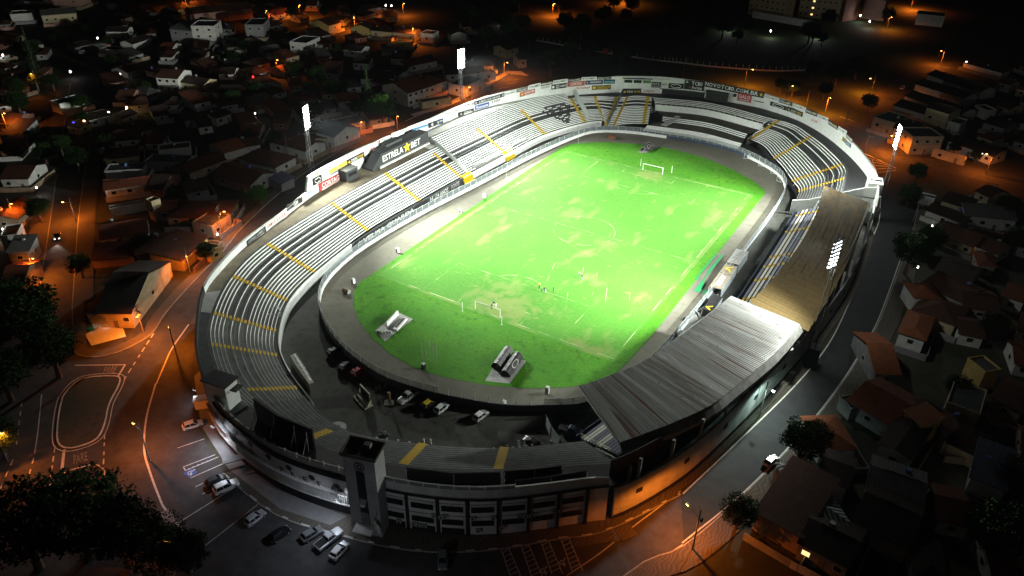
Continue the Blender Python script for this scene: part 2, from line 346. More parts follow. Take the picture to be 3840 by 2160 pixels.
# smooth apron in front of the facade
poly('pavement', [(-40,-107.6),(-26,-117.2),(-12,-122.3),(3,-124),(13,-122),(14,-119),(4,-120.5),(-8,-120.5),(-20,-117),(-31,-111.5),(-41,-104.2)], .15, PLAZA)
# painted lines
def stripe(P, w, z=.075, dash=None, m=LINE):
    P = crom([V3(p, 0) for p in P], 8) if len(P) > 2 else [V3(p, 0) for p in P]
    b = MB()
    if dash:
        d, g = dash; acc = 0
        for i in range(len(P)-1):
            L = (P[i+1]-P[i]).length; n = max(1, int(L/.5))
            for k in range(n):
                if (acc % (d+g)) < d:
                    a = P[i].lerp(P[i+1], k/n); c = P[i].lerp(P[i+1], (k+1)/n); t = (c-a).normalized(); nx = Vector((-t.y, t.x, 0))*w/2
                    b.face([V3(a-nx, z), V3(c-nx, z), V3(c+nx, z), V3(a+nx, z)])
                acc += L/n
    else:
        O1 = offset(P, w/2); O2 = offset(P, -w/2); b.ribbon([V3(p, z) for p in O2], [V3(p, z) for p in O1])
    o = b.build('road_marking', m); o['kind'] = 'structure'; return o
def pl(k, *P): return [pt(k, *q) for q in P]
stripe(pl('g', (1175,0),(1105,260),(1090,500),(1130,660),(1200,850),(1250,950),(1400,1130)), .35)
stripe(pl('d', (1425,1000),(1300,1180),(1240,1310),(1180,1449)), .3)
stripe(pl('g', (790,380),(780,650)), .25, dash=(1.2,1.2)); stripe(pl('g', (415,480),(380,730)), .25, dash=(1.2,1.2))
stripe(pl('d', (1160,1070),(1050,1240),(930,1430)), .25, dash=(1.4,1.2)); stripe(pl('g', (315,80),(290,330),(262,530)), .2); stripe(pl('g', (255,560),(150,950)), .25, dash=(1.5,1.5))
stripe(pl('g', (165,140),(125,460)), .2, dash=(1.5,1.5)); stripe(pl('g', (100,570),(0,800)), .2, dash=(1.5,1.5))
stripe(pl('g', (485,495),(465,680)), .5); stripe(pl('d', (565,1310),(945,1305)), .3); stripe(pl('d', (945,1305),(890,1395)), .4)
for a, c in (((1340,485),(1545,415)),((1385,628),(1625,535)),((1400,655),(1650,552)),((1385,628),(1400,655)),((1437,712),(1680,605)),((1475,778),(1735,655)),((1525,835),(1780,700)),((1600,890),(1815,755)),((1330,1060),(1600,890)),((1545,1225),(1945,912))): stripe(pl('g', a, c), .16)
for k in range(7): stripe(pl('g', (1420+k*35, 640-k*14), (1402+k*35+30, 620-k*14+20)), .12)
for x0, x1 in ((1205,1270),(1355,1435),(1505,1590),(1655,1725)):
    y0 = 1245-(x0-1205)*.19
    for s in (0, 1): stripe(pl('h', (x0+s*60, y0), (x0+s*60+85+s*22, y0+250)), .14)
    for k in range(7): stripe(pl('h', (x0+k*12+4, y0+35+k*33), (x0+60+k*14, y0+5+k*33)), .12)
stripe([(61.8,-82.7),(66,-64.7),(71.6,-39.2),(74.3,-20.2),(74.9,-.9),(74.8,23.6),(73.8,40.5),(73.6,55.8),(71,76)], .28)
stripe([(65.6,-93.2),(71,-76.7),(76.1,-55.4),(79.7,-34),(82.1,-10.7),(82.7,5.6),(82.8,40)], .28)
stripe(pl('h', (1700,1449),(1950,1280),(2200,1080),(2400,930),(2560,810)), .22); stripe([dpt(1590,1449),dpt(1650,1415),dpt(1717,1371)], .25)
for k in range(8): stripe(pl('b', (1262+k*13, 535+k*.5), (1225+k*17+60, 562+k*1.5)), .7, m=LINE)
for k in range(5): stripe(pl('b', (1130+k*60, 700-k*32), (1220+k*50, 690-k*33)), .2)
for k in range(6): stripe(pl('c', (1378+k*18, 1165+k*28), (1500+k*22, 1215+k*14)), .3)
stripe(pl('c', (1378,1160),(1610,1270)), .3); stripe(pl('c', (1430,1210),(1460,1290)), .3)
for k in range(5): stripe(pl('b', (480+k*20, 917-k*9), (560+k*13, 875-k*2)), .22)
stripe(pl('c',(1185,880),(1300,920)), .3)
stripe([(-12,-123.6),(3,-125.1),(15.9,-122.6),(28.4,-118.3),(38.6,-111.8),(47.4,-103.5),(53.5,-97.6),(61.4,-83)], .3, z=.17, dash=(1.5,2.6))
OLDL = mat('old_road_paint', (.2,.19,.17), .9, .45, 2.5)
def ground_text(s, c, r, wid, hgt, m=OLDL):
    o = lettering(s, V3(c, .085), r, Vector((0,0,1)).cross(r), wid, hgt, m, None, .01); o.name = 'road_marking'; o['kind'] = 'structure'
a = pt('g', 555, 575); b_ = pt('g', 660, 545); ground_text('PARE', (a+b_)/2, b_-a, (b_-a).length, 2.6)
a = pt('d', 785, 1350); b_ = pt('d', 880, 1340); ground_text('PARE', (a+b_)/2, b_-a, (b_-a).length, 2.6)
a = dpt(840, 1078); b_ = dpt(860, 1075)
ground_text('10\nkm', (a+b_)/2 , b_-a, 1.6, 1.5, BLACK)
m = MB(); cc = dpt(848, 1077); m.face([cc+Vector((1.9*math.cos(t*PI/8), 1.9*math.sin(t*PI/8), .075)) for t in range(16)]); o = m.build('road_marking', LGREY); o['kind'] = 'structure'
# wheelchair bays: blue tile and a white sign
for kk, x, y, col in (('g',1437,672,BLUE),('h',1527,1412,None),('h',1668,1350,None)):
    p = pt(kk, x, y); b = MB()
    if col: b.face([p+Vector((dx, dy, .08)) for dx, dy in ((-1,-.8),(.8,-.9),(1,.8),(-.8,.9))]); o = b.build('road_marking', col); o['kind'] = 'structure'; b = MB()
    for t in range(9): a0 = PI*.6+t*PI*1.3/9; a1 = a0+PI*1.3/9; b.face([p+Vector((r_*math.cos(q), r_*math.sin(q), .09)) for r_, q in ((.5,a0),(.5,a1),(.34,a1),(.34,a0))])
    b.box((p.x+.05, p.y+.35, .09), (.14,.9,.004), .2); b.box((p.x+.3, p.y-.05, .09), (.5,.14,.004), .2); b.box((p.x-.02, p.y+.92, .09), (.26,.26,.004)); b.box((p.x+.6, p.y-.3, .09), (.14,.5,.004), .5)
    o = b.build('road_marking', LINE); o['kind'] = 'structure'
# traffic islands: kerb ring, two painted edges
def island(P, closed=True):
    P = [V3(p, 0) for p in P]; poly('traffic_island', P, .11, GROUND)
    Q = P+[P[0]] if closed else P
    b = MB(); b.wall(Q, -.02, .16, .28, 0, 1); o = b.build('kerb', LINE); o['kind'] = 'structure'
    stripe(offset(Q, -.7), .18); stripe(offset(Q, .75), .2)
island(crom(pl('g', (490,70),(455,150),(430,300),(432,440),(500,488),(620,470),(740,410),(795,300),(830,150),(905,0),(880,-60),(620,-40)), 3, True))
stripe(pl('g', (345,890),(380,760),(470,680),(600,632),(720,612),(780,650),(810,780),(860,950)), .3)
m = MB(); m.face(pl('g', (385,868),(440,850),(605,785),(570,770),(530,775),(450,820))); [None]
for i, v in enumerate(m.v): m.v[i] = (v[0], v[1], .09)
o = m.build('bare_patch', KERB); o['kind'] = 'structure'
m = MB(); m.face([V3(p,.09) for p in pl('g', (1215,975),(1270,945),(1315,1000),(1325,1040),(1270,1075),(1235,1050))]); o = m.build('bare_patch', PLAZA); o['kind'] = 'structure'

# inside the bowl: lot floor, track, grass
INNER = crom([(-36.6,72),(-41.5,45),(-44.6,8.8),(-46.8,-15),(-47.6,-37),(-46.5,-52),(-42.6,-64.9),(-36,-73.5),(-27.7,-79.6),(-17,-84.5),(-4.9,-87.1),(5,-86.3),(13,-84.4),(22,-81.4),(29.5,-76.9),(36.9,-70.6),(41,-58),(43,-37.2),(43.8,-12),(44.4,11.8),(44.6,40),(43.6,60),(41.5,68),(37.4,74.9),(28.5,82),(18.9,86.9),(5,88.6),(-12.2,86.2),(-22,84),(-30,80)], 4, True)
poly('lot_floor', offset(WALLP, -.4*SGN), .02, LOT)
poly('track', INNER, .05, TRACK)
GR = [dpt(*q) for q in ((1412,372),(1160,540),(905,711),(890,735),(890,775),(905,810),(935,850),(980,890),(1040,925),(1120,950),(1230,970),(1330,978),(1430,975),(1500,962),(1545,943),(1572,918),(1640,845),(1925,487),(1922,476),(1890,452),(1840,425),(1760,393),(1680,373),(1600,362),(1520,358),(1460,360),(1428,365))]
poly('grass', GR, .08, ROUGHG)
L2, W2 = 105.37/2, 67.88/2
poly('pitch', [(-W2-1.2,-L2-.8),(W2+.6,-L2-1.2),(W2+1.6,L2+1),(-W2-1.4,L2+1.5)], .1, PITCHG)
def chalk_mat():
    m, n, b, tc = base('worn_chalk'); v = tc.outputs['Object']
    c = mixc(n, noise_mix(n, v, .22, .36, .52, 5), (.42, .5, .26), (.085, .25, .032)); n.links.new(c, b.inputs['Base Color']); return m
CHALK = chalk_mat()
b = MB()
def ln(x0, y0, x1, y1, w_=.16):
    d = Vector((x1-x0, y1-y0, 0)).normalized(); nx = Vector((-d.y, d.x, 0))*w_/2; a, c = Vector((x0, y0, .115)), Vector((x1, y1, .115)); b.face([a-nx, c-nx, c+nx, a+nx])
def arc(cx, cy, r_, a0, a1, n=20):
    for i in range(n):
        p, q = a0+(a1-a0)*i/n, a0+(a1-a0)*(i+1)/n; b.face([Vector((cx+rr_*math.cos(t), cy+rr_*math.sin(t), .115)) for rr_, t in ((r_-.08,p),(r_+.08,p),(r_+.08,q),(r_-.08,q))])
for s in (-1, 1):
    ln(s*W2, -L2, s*W2, L2); ln(-W2, s*L2, W2, s*L2, .2)
    for hw, dp in ((20.16,16.5),(9.16,5.5)): ln(-hw, s*L2, -hw, s*(L2-dp)); ln(hw, s*L2, hw, s*(L2-dp)); ln(-hw, s*(L2-dp), hw, s*(L2-dp))
    a0 = math.acos(5.5/9.15); arc(0, s*(L2-11), 9.15, -s*PI/2-a0, -s*PI/2+a0)
ln(-W2, 0, W2, 0); arc(0, 0, 9.15, 0, 2*PI, 48)
for x, y, dx, dy in ((2,-22,4,-13),(9,-18,5,-12),(14,-20,4,-11),(19,-24,4,-10),(12,-33,4,-9),(24,-20,3,-8)): ln(x, y, x+dx, y+dy, .12)
o = b.build('pitch_lines', CHALK); o['kind'] = 'structure'
# faded concrete stains in the lot
for x, y, r_ in ((490,790,5.5),(520,760,3.5),(1130,1010,3.5)):
    pass

# ================================================================== STADIUM
HT = [9.6,10.5,10.8,10.8,10.5,10.5,10.5,10.5,10.3,10.2,10.3,10.5,10.5,10.4,10.4,10.8,15,15,15,14.3,13.9,14,14.5,15,15.2,15,15.2,15.4,15,14.6,14.3,14.2,14,13.8,13.5,13.2,13,13,11,9,9,9,9,9,9,9]
NW = len(WALLP)
def wtop(i):
    k = (i//4) % len(HT); f = (i % 4)/4; a, c = HT[k], HT[(k+1) % len(HT)]
    if abs(a-c) > 3: return a if f < .5 else c
    return a+(c-a)*f
def on_wall(k, x, y, near=False, zlo=-1, zhi=17):
    sx, sy = src(k, x, y); d = RV*((sx-1920)/FPX) + UV_*(-(sy-1080)/FPX) + FV; best = None
    for i in range(NW):
        a, c = WALLP[i], WALLP[(i+1) % NW]; e = c-a; den = d.x*e.y-d.y*e.x
        if abs(den) < 1e-9: continue
        t = ((a.x-CAM.x)*e.y-(a.y-CAM.y)*e.x)/den; s = ((a.x-CAM.x)*d.y-(a.y-CAM.y)*d.x)/den
        if t > 0 and -.02 <= s <= 1.02:
            p = CAM+d*t
            if zlo < p.z < zhi and (best is None or (t < best[0]) == near): best = (t, p)
    return best[1] if best else None
def wseg(b, i0, i1, zb=0, th=.4, mi=0):
    P = [WALLP[i % NW] for i in range(i0, i1+1)]; b.wall(P, zb, [wtop(i) for i in range(i0, i1+1)], th, mi, -SGN)
# --- perimeter wall, concourse behind the terraces
wallT = thing('perimeter_wall', 'tall white curved perimeter wall hung with boards round the back of the open terraces', 'wall', (-73, 0, 0))
segs = [(30, 40, 'near'), (40, 54, 'l'), (54, 62, 'l'), (62, 76, 'h'), (76, 92, 'h'), (92, 108, 'h'), (108, 124, 'h'), (124, 140, 'h'), (140, 153, 'h')]
for a, c, kd in segs:
    b = MB(); wseg(b, a, c)
    o = b.build('wall_section', BLACK if kd == 'near' else WHITE, wallT)
b = MB(); P = [WALLP[i] for i in range(40, 154)]; b.wall(offset(P, -.1*SGN), [wtop(i)-.02 for i in range(40, 154)], [wtop(i)+.14 for i in range(40, 154)], .55, 0, -SGN); b.build('coping', DWHITE, wallT)
b = MB()
for i in range(70, 152, 3): p = offset(WALLP, .5*SGN)[i]; b.box((p.x, p.y, wtop(i)/2-.3), (.5, .5, wtop(i)-.6))
b.build('buttresses', DWHITE, wallT)

MIDG = mat('weathered_concrete', (.12, .125, .12), .85, .3, .5)
# --- stations round the bowl: front and back of the terraces
FR = [(42.4,-83.9),(31,-93.2),(16.9,-101),(0.3,-106),(-16.3,-100.8),(-28,-95),(-35.3,-88.4),(-42.8,-77.7),(-47,-64),(-50.6,-38.5),(-50.6,-14.4),(-50.2,9.1),(-48.9,33.8),(-47.2,58.8),(-40.2,79.4),(-34.8,85.2),(-30.5,81.5),(-18.4,92),(19.6,97.5),(33.9,83.3),(44.4,66.3),(48.2,59),(49.4,47.2)]
BK = [(51.6,-90.6),(35.6,-102.4),(20.3,-110.8),(1.5,-115.6),(-20.5,-113.2),(-36.2,-105),(-45.4,-96.6),(-54.6,-83.2),(-60.2,-67),(-63.2,-39.5),(-64.3,-14.1),(-64.1,11.1),(-62.6,35.6),(-59.8,62.3),(-50.7,86.3),(-43.6,94.3),(-33.5,100.4),(-23.5,106.9),(26.4,107.9),(42.8,97.1),(57.9,75.3),(60.6,63),(62,50)]
PER = 8
FC = crom([V3(p, 0) for p in FR], PER); BC = crom([V3(p, 0) for p in BK], PER)
def sta(u, t):
    i = min(int(u*PER), len(FC)-2); f = u*PER-i
    a = FC[i].lerp(FC[i+1], f); c = BC[i].lerp(BC[i+1], f); return a.lerp(c, t)
def useq(u0, u1):
    n = max(1, round((u1-u0)*PER)); return [u0+(u1-u0)*k/n for k in range(n+1)]
def terrace(stand, u0, u1, rows, z0, z1, riser, tread, r0=0, r1=None, nose=None, tj=None):
    r1 = rows if r1 is None else r1; rise = (z1-z0)/rows
    for r in range(r0, r1):
        b = MB(); U = useq(u0, u1)
        for k in range(len(U)-1):
            ua, ub = U[k], U[k+1]; ta, tb = r/rows, (r+1)/rows; zl, zh = z0+r*rise, z0+(r+1)*rise
            A, B_, A2, B2 = sta(ua, ta), sta(ub, ta), sta(ua, tb), sta(ub, tb)
            b.face([V3(A, zl), V3(B_, zl), V3(B_, zh), V3(A, zh)], 0); fn = .26 if nose else .06
            Am, Bm_ = A.lerp(A2, fn), B_.lerp(B2, fn); b.face([V3(A, zh), V3(B_, zh), V3(Bm_, zh), V3(Am, zh)], 2 if nose else 0); b.face([V3(Am, zh), V3(Bm_, zh), V3(B2, zh-.03), V3(A2, zh-.03)], 1)
        if r == r1-1: pass
        b.build('terrace_step', [riser(r), tread(r), nose or WHITE], stand)
stepme = None
def aisle(stand, u, rows, z0, z1, r0=0, r1=None, wid=1.15):
    global stepme
    rise = (z1-z0)/rows; s0 = Vector(stand.location)
    if stepme is None:
        b = MB(); b.box((0, 0, 0), (1, 1, 1)); o = b.build('aisle_step', YEL, stand, off=False); stepme = o.data; C.objects.unlink(o); bpy.data.objects.remove(o)
    for r in range(r0, r1 or rows):
        a = sta(u, (r)/rows); c = sta(u, (r+1)/rows); d = (c-a); L = d.length; p = a-d.normalized()*.06
        o = bpy.data.objects.new('aisle_step', stepme); C.objects.link(o); o.parent = stand
        o.location = Vector((p.x, p.y, z0+(r+.56)*rise))-s0; o.scale = (L*.55, wid, rise*.9); o.rotation_euler = (0, 0, math.atan2(d.y, d.x))
def fwall(stand, u0, u1, zt, m, d=1.3, name='front_wall', th=.25, walk=True):
    P = [sta(u, 0) for u in useq(u0, u1)]; s = 1 if (offset(P, 1)[len(P)//2]-sta((u0+u1)/2, 1)).length > (P[len(P)//2]-sta((u0+u1)/2, 1)).length else -1
    Q = offset(P, d*s); b = MB(); b.wall(Q, 0, zt, th, 0, -s); b.build(name, m, stand)
    if walk: b = MB(); b.ribbon([V3(p, zt-.3) for p in P], [V3(p, zt-.3) for p in Q]); b.build('front_walkway', DGREY, stand)
    return Q
# --- left stand: white risers, three rows left black
LS = thing('grandstand', 'long open terrace of white and dark grey stripes along the left side of the pitch', 'grandstand', (-58, 0, 0), group='terraces round the pitch')
NR_ = 17
def rl(r): return BLACK if (16-r) in (4, 6, 8) else WHITE
def tl(r): return BLACK if (16-r) in (4, 6) and False else DGREY
terrace(LS, 6.0, 10.95, NR_, 2.5, 8.5, rl, tl)
NEARL = thing('grandstand', 'dark grey terrace with thin white lines on the left curve beside the yard', 'grandstand', (-35, -98, 0), group='terraces round the pitch')
terrace(NEARL, 3.7, 6.0, NR_, 2.5, 8.5, lambda r: MIDG if (16-r) in (4, 6, 8) else WHITE, lambda r: MIDG, nose=None)
FL_ = thing('grandstand', 'white striped terrace with a painted checkered crest at the far left corner', 'grandstand', (-56, 50, 0), group='terraces round the pitch')
terrace(FL_, 10.95, 15.0, NR_, 2.5, 8.5, lambda r: BLACK if (16-r) in (5, 7, 8) else WHITE, lambda r: DGREY)
terrace(FL_, 11.15, 13.95, NR_, 2.5, 8.5, lambda r: WHITE, lambda r: DGREY, 17, 22)
terrace(FL_, 15.0, 16.0, NR_, 2.2, 8.5, lambda r: BLACK if (16-r) in (3, 5, 7) else WHITE, lambda r: BLACK)
FS = thing('grandstand', 'dark terrace with thin white stripes and a sunken visitor platform behind the far goal', 'grandstand', (0, 105, 0), group='terraces round the pitch')
terrace(FS, 16.0, 17.0, NR_, 2.2, 8.5, lambda r: BLACK if (16-r) in (3, 5) else WHITE, lambda r: BLACK)
RS = thing('grandstand', 'curved terrace of white stripes and black gaps at the far right corner', 'grandstand', (45, 80, 0), group='terraces round the pitch')
terrace(RS, 18.0, 21.95, NR_, 2.4, 8.5, lambda r: BLACK if (16-r) in (3, 5, 6) else WHITE, lambda r: BLACK if (16-r) in (3, 5) else DGREY)
NS = thing('grandstand', 'low grey unlit terrace curving behind the near end parking yard', 'grandstand', (20, -107, 0), group='terraces round the pitch')
terrace(NS, 0.0, 3.7, 11, 3.6, 8.3, lambda r: DGREY, lambda r: MIDG, nose=GREY)
for k_ in (0,): pass
for u in (6, 7, 8, 9, 10): aisle(LS, u, NR_, 2.5, 8.5)
aisle(LS, 10.93, NR_, 2.5, 8.5, 0, 15)
for u in (4, 5): aisle(NEARL, u, NR_, 2.5, 8.5, 0, 13 if u == 4 else None)
for u in (12, 13, 14.0): aisle(FL_, u, NR_, 2.5, 8.5)
for u in (15.0, 15.82): aisle(FL_, u, NR_, 2.2, 8.5)
aisle(FS, 16.2, NR_, 2.2, 8.5); aisle(FS, 16.93, NR_, 2.2, 8.5)
for u in (18.06, 19, 20, 21): aisle(RS, u, NR_, 2.4, 8.5)
for u in (3.0, 2.0, 1.05): aisle(NS, u, 11, 3.6, 8.3, 0 if u < 3 else 3, wid=1.7)
fwall(LS, 6, 8.65, 2.8, WHITE); fwall(LS, 8.65, 10.95, 2.6, BLACK); fwall(NEARL, 4.4, 6, 2.8, WHITE); fwall(FL_, 10.95, 14.9, 2.4, WHITE, 1.0)
fwall(NEARL, 3.6, 4.4, 2.6, GREY); fwall(RS, 18.2, 21.9, 2.0, BLACK, .5); fwall(NS, 0, 3.6, 3.6, BLACK, .6)
# concourse floors
def concourse(stand, u0, u1, z, m, tb=1):
    b = MB(); U = useq(u0, u1); L = []; R_ = []
    for u in U:
        p = sta(u, tb); q = min(WALLP, key=lambda w_: (w_-p).length); L.append(V3(p, z)); R_.append(V3(q.lerp(p, .02), z))
    b.ribbon(L, R_); b.build('concourse', m, stand)
CONC = mat('worn_concourse', (.17, .145, .1), .9, .3, .35)
concourse(LS, 6.6, 10.95, 8.5, CONC); concourse(LS, 6.0, 6.6, 8.5, LGREY); concourse(NEARL, 3.7, 6, 8.5, DGREY); concourse(FL_, 10.95, 11.15, 8.5, DWHITE); concourse(FL_, 11.15, 13.95, 10.25, DWHITE, 22/17); concourse(FL_, 13.95, 16, 8.5, DGREY); concourse(FS, 16, 17, 8.5, BLACK); concourse(RS, 18, 22, 8.5, BLACK); concourse(NS, 0, 3.7, 8.3, BLACK)  # near floor coloured black for the shade behind the hoardings
# crest painted on the steps
b = MB(); rise = 6/17
for r in range(2, 15):
    f = (r-2)/12; hw = .30*min(1, (.12+f*1.15)) if f < .75 else .30*(1.0 if f < .9 else .75)
    for k in range(-7, 7):
        uc = 13.62+(k+.5)*.042-.02
        if abs((k+.5)*.042) > hw: continue
        edge = abs((k+.5)*.042) > hw-.05 or r in (2, 14)
        if edge or (k//2+r) % 2 == 0:
            for (ta, tb, za, zb) in ((r/17-.0015, r/17-.0015, 2.5+r*rise, 2.5+(r+1)*rise+.004), (r/17, (r+.9)/17, 2.5+(r+1)*rise+.006, 2.5+(r+1)*rise+.006)):
                a, c = uc-.0195, uc+.0195
                b.face([V3(sta(a, ta), za), V3(sta(c, ta), za), V3(sta(c, tb), zb), V3(sta(a, tb), zb)])
o = b.build('painted_crest', BLACK, FL_); o['label'] = 'black checkered shield crest painted on the steps'
# visitor platform behind the far goal
def band(name, m, *lines):
    b = MB(); LL = [crom([Vector(p) for p in l], 8) for l in lines]
    for a, c in zip(LL, LL[1:]): b.ribbon(a, c)
    b.build(name, m, FS)
def l3(P, z): return [(x, y, z) for x, y in P]
Bm = [(-23.5,106.9),(0,113.2),(26.4,107.9)]; Rl = [(-20.2,102.6),(0,107.8),(23.2,103.6)]
def lrp(P, Q, f): return [(a[0]+(c[0]-a[0])*f, a[1]+(c[1]-a[1])*f) for a, c in zip(P, Q)]
for r in range(5):
    a, c = l3(lrp(Rl, Bm, r/5), 7+r*.3), l3(lrp(Rl, Bm, (r+1)/5), 7.3+r*.3); a2 = l3(lrp(Rl, Bm, r/5), 7.3+r*.3)
    b = MB(); A_, M_, C_ = crom(a, 8), crom(a2, 8), crom(c, 8); b.ribbon(A_, M_, 0); b.ribbon(M_, C_, 1); b.build('terrace_step', [WHITE if r != 0 else BLACK, BLACK], FS)
b = MB(); P = crom([V3(p, 0) for p in Bm], 8); b.ribbon([V3(p, 8.5) for p in P], [V3(min(WALLP, key=lambda w_: (w_-p).length), 8.5) for p in P]); b.build('concourse', BLACK, FS)
band('platform_wall', WHITE, l3(Rl, 7), l3(lrp(Rl, Bm, -.03), 4.5))
M1 = [(-15,98.2),(3,101.2),(19.6,97.6)]; M0 = [(-14,95.6),(3,98.6),(19.4,95)]; R1 = [(-17,88.6),(3,92.2),(20,89.6)]; R0 = [(-18,86.4),(3,89.9),(19.4,87.6)]
DARKP = mat('worn_dark_platform', (.06, .055, .042), .9, .4, .3)
band('platform', DARKP, l3(lrp(Rl, Bm, -.03), 4.5), l3(M1, 4.45))
for r in range(3):
    a = lrp(M1, M0, r/3); c = lrp(M1, M0, (r+1)/3); z = 4.45-.4*r; b = MB(); A_, B2, C_ = crom(l3(a, z), 8), crom(l3(c, z), 8), crom(l3(c, z-.4), 8); b.ribbon(A_, B2, 1); b.ribbon(B2, C_, 0); b.build('terrace_step', [WHITE, BLACK], FS)
band('platform', DARKP, l3(M0, 3.25), l3(R1, 3.1))
for r in range(5):
    a = lrp(R1, R0, r/5); c = lrp(R1, R0, (r+1)/5); z = 3.1-.35*r; b = MB(); A_, B2, C_ = crom(l3(a, z), 8), crom(l3(c, z), 8), crom(l3(c, z-.35), 8); b.ribbon(A_, B2, 1); b.ribbon(B2, C_, 0); b.build('terrace_step', [WHITE, LGREY], FS)
b = MB(); b.hexa([Vector(p) for p in ((-10.6,101,3),(-8.6,101,3),(-10.5,91,3),(-12.8,91,3))], [Vector(p) for p in ((-10.6,101,4.7),(-8.6,101,4.7),(-10.5,91,3.3),(-12.8,91,3.3))]); b.build('ramp', LGREY, FS)
for u_, st_, nm in ((17.0, FS, 'side_wall'), (18.0, RS, 'side_wall')):
    b = MB()
    for k in range(12): a, c = sta(u_, k/12), sta(u_, (k+1)/12); z1 = 2.3+6.2*(k+1)/12; b.face([V3(a, 0), V3(c, 0), V3(c, z1), V3(a, z1-.5)])
    b.build(nm, MIDG, st_)
# rail in front of the upper rows
rail = thing('railing', 'white post and rail barrier above the sunken platform behind the far goal', 'railing', (0, 107, 7))
P = crom([V3(p, 7.1) for p in lrp(Rl, Bm, .02)], 10)
b = MB()
for i in range(len(P)-1): b.tube(P[i]+Vector((0,0,.9)), P[i+1]+Vector((0,0,.9)), .06, n=4)
b.build('handrail', DWHITE, rail)
for i in range(0, len(P), 1): b = MB(); b.box((P[i].x, P[i].y, 7.5), (.22, .22, 1.1)); b.build('post', DWHITE, rail)

# --- main stand under the two roofs
MS = thing('grandstand', 'covered main stand with black and white seating rows under long flat roofs on the right', 'grandstand', (60, -10, 0), group='terraces round the pitch')
def msl(x0, y): return x0
mF = [(51.6,44),(51.8,20),(51.9,-5),(51.9,-30),(50.2,-45),(46.8,-60),(42.6,-74),(40.5,-82)]
mB = [(64,47),(65,22),(65,-3),(63.5,-30),(61.2,-47),(57.8,-63),(53,-79),(50.5,-88)]
NAVYW = mat('navy_wall', (.03, .045, .08), .7, .2, .5)
mfc = crom([V3(p, 0) for p in mF], 6); mbc = crom([V3(p, 0) for p in mB], 6)
b = MB(); b.wall(offset(mfc, -1.2), 0, 2.3, .25, 0, 1); b.build('front_wall', NAVYW, MS)
b = MB(); b.ribbon([V3(p, 2.0) for p in offset(mfc, -1.2)], [V3(p, 2.0) for p in mfc]); b.build('front_walkway', BLACK, MS)
SEATW = mat('seat_white', (.62, .62, .55), .6, .1, 2); SEATN = mat('seat_blue_grey', (.16, .17, .24), .6, .15, 2)
for r in range(12):
    z = 2+r*.5; A_ = [a.lerp(c, r/12) for a, c in zip(mfc, mbc)]; B2 = [a.lerp(c, (r+.52)/12) for a, c in zip(mfc, mbc)]; C_ = [a.lerp(c, (r+1)/12) for a, c in zip(mfc, mbc)]
    b = MB(); b.ribbon([V3(p, z) for p in A_], [V3(p, z+.5) for p in A_], 0); b.ribbon([V3(p, z+.5) for p in A_], [V3(p, z+.5) for p in B2], 1); b.ribbon([V3(p, z+.5) for p in B2], [V3(p, z+.52) for p in C_], 0)
    b.build('terrace_step', [BLACK, SEATW if r in (1, 2, 5, 6) else SEATN], MS)
for kk in (1, 4.2, 8.5, 10, 12, 14.5, 17):
    i = int(kk); p0 = mfc[i].lerp(mfc[i+1], kk-i); q0 = mbc[i].lerp(mbc[i+1], kk-i); s0 = Vector(MS.location)
    for r in range(9):
        p = p0.lerp(q0, (r+.3)/12); o = bpy.data.objects.new('aisle_step', stepme); C.objects.link(o); o.parent = MS
        d = q0-p0; o.location = Vector((p.x, p.y, 2+r*.5+.45))-s0; o.scale = (.62, 1.0, .4); o.rotation_euler = (0, 0, math.atan2(d.y, d.x))
# rear wall with slots, pillars
rw = [WALLP[i % NW] for i in range(153, NW+2)]
b = MB(); b.wall(rw, 0, [7.4 if p.y < 46 else 11 for p in rw], .4, 0, -SGN); b.build('rear_wall', mat('rear_wall_paint', (.42, .44, .42), .85, .25, .4), MS)
b = MB(); b.wall(offset(rw, .03*SGN), 0, .9, .1, 0, SGN); b.build('plinth', BLACK, MS)
for i in range(0, len(rw)-1, 2):
    p = offset(rw, -.1*SGN)[i]
    if p.y < 40: b = MB(); b.box((p.x-.4, p.y, 9.6), (.5, .5, 4.4)); b.build('pillar', GREY, MS)
for i in range(3, len(rw)-2, 3):
    p = offset(rw, .02*SGN)[i]; q = offset(rw, .02*SGN)[i+1]; d = (q-p).normalized(); b = MB(); b.box((p.x, p.y, 4.6), (1.3, .3, .9), math.atan2(d.y, d.x)); b.build('vent_opening', BLACK, MS)
bw = [p for p in offset(rw, -2.2*SGN) if p.y < 42]; b = MB(); b.wall(bw, 5, 12.0, .2, 0, -SGN); b.build('back_wall', BLACK, MS)  # added black wall that makes the gap under the roof look dark
# side walls at its two ends
def sidewall(name, P, zt, m, par, th=.3, zb=0):
    b = MB(); P = [Vector(p) for p in P]; b.wall(P, zb, zt, th, 0, 1); return b.build(name, m, par)
sidewall('end_wall', [(48.8,45.8,0),(53,47,0),(58,48.5,0),(63,49.8,0),(67.5,51.4,0),(71.5,52.4,0)], [4.6,5.4,7.6,9.6,11.4,12], WHITE, MS)
sidewall('end_wall', [(44.6,-84.4,0),(47.4,-86,0),(51.4,-88.6,0),(54,-90.4,0)], [4.2,5.6,7.4,9.4], DWHITE, MS)
b = MB(); b.box((69.5, 55.5, 10.5), (4.2, 5.5, 4.6), .2); b.build('stair_block', WHITE, MS); b = MB(); b.box((69.6, 55.2, 12.9), (3.2, .6, .35), .2); b.build('stair_block_vent', BLACK, MS)
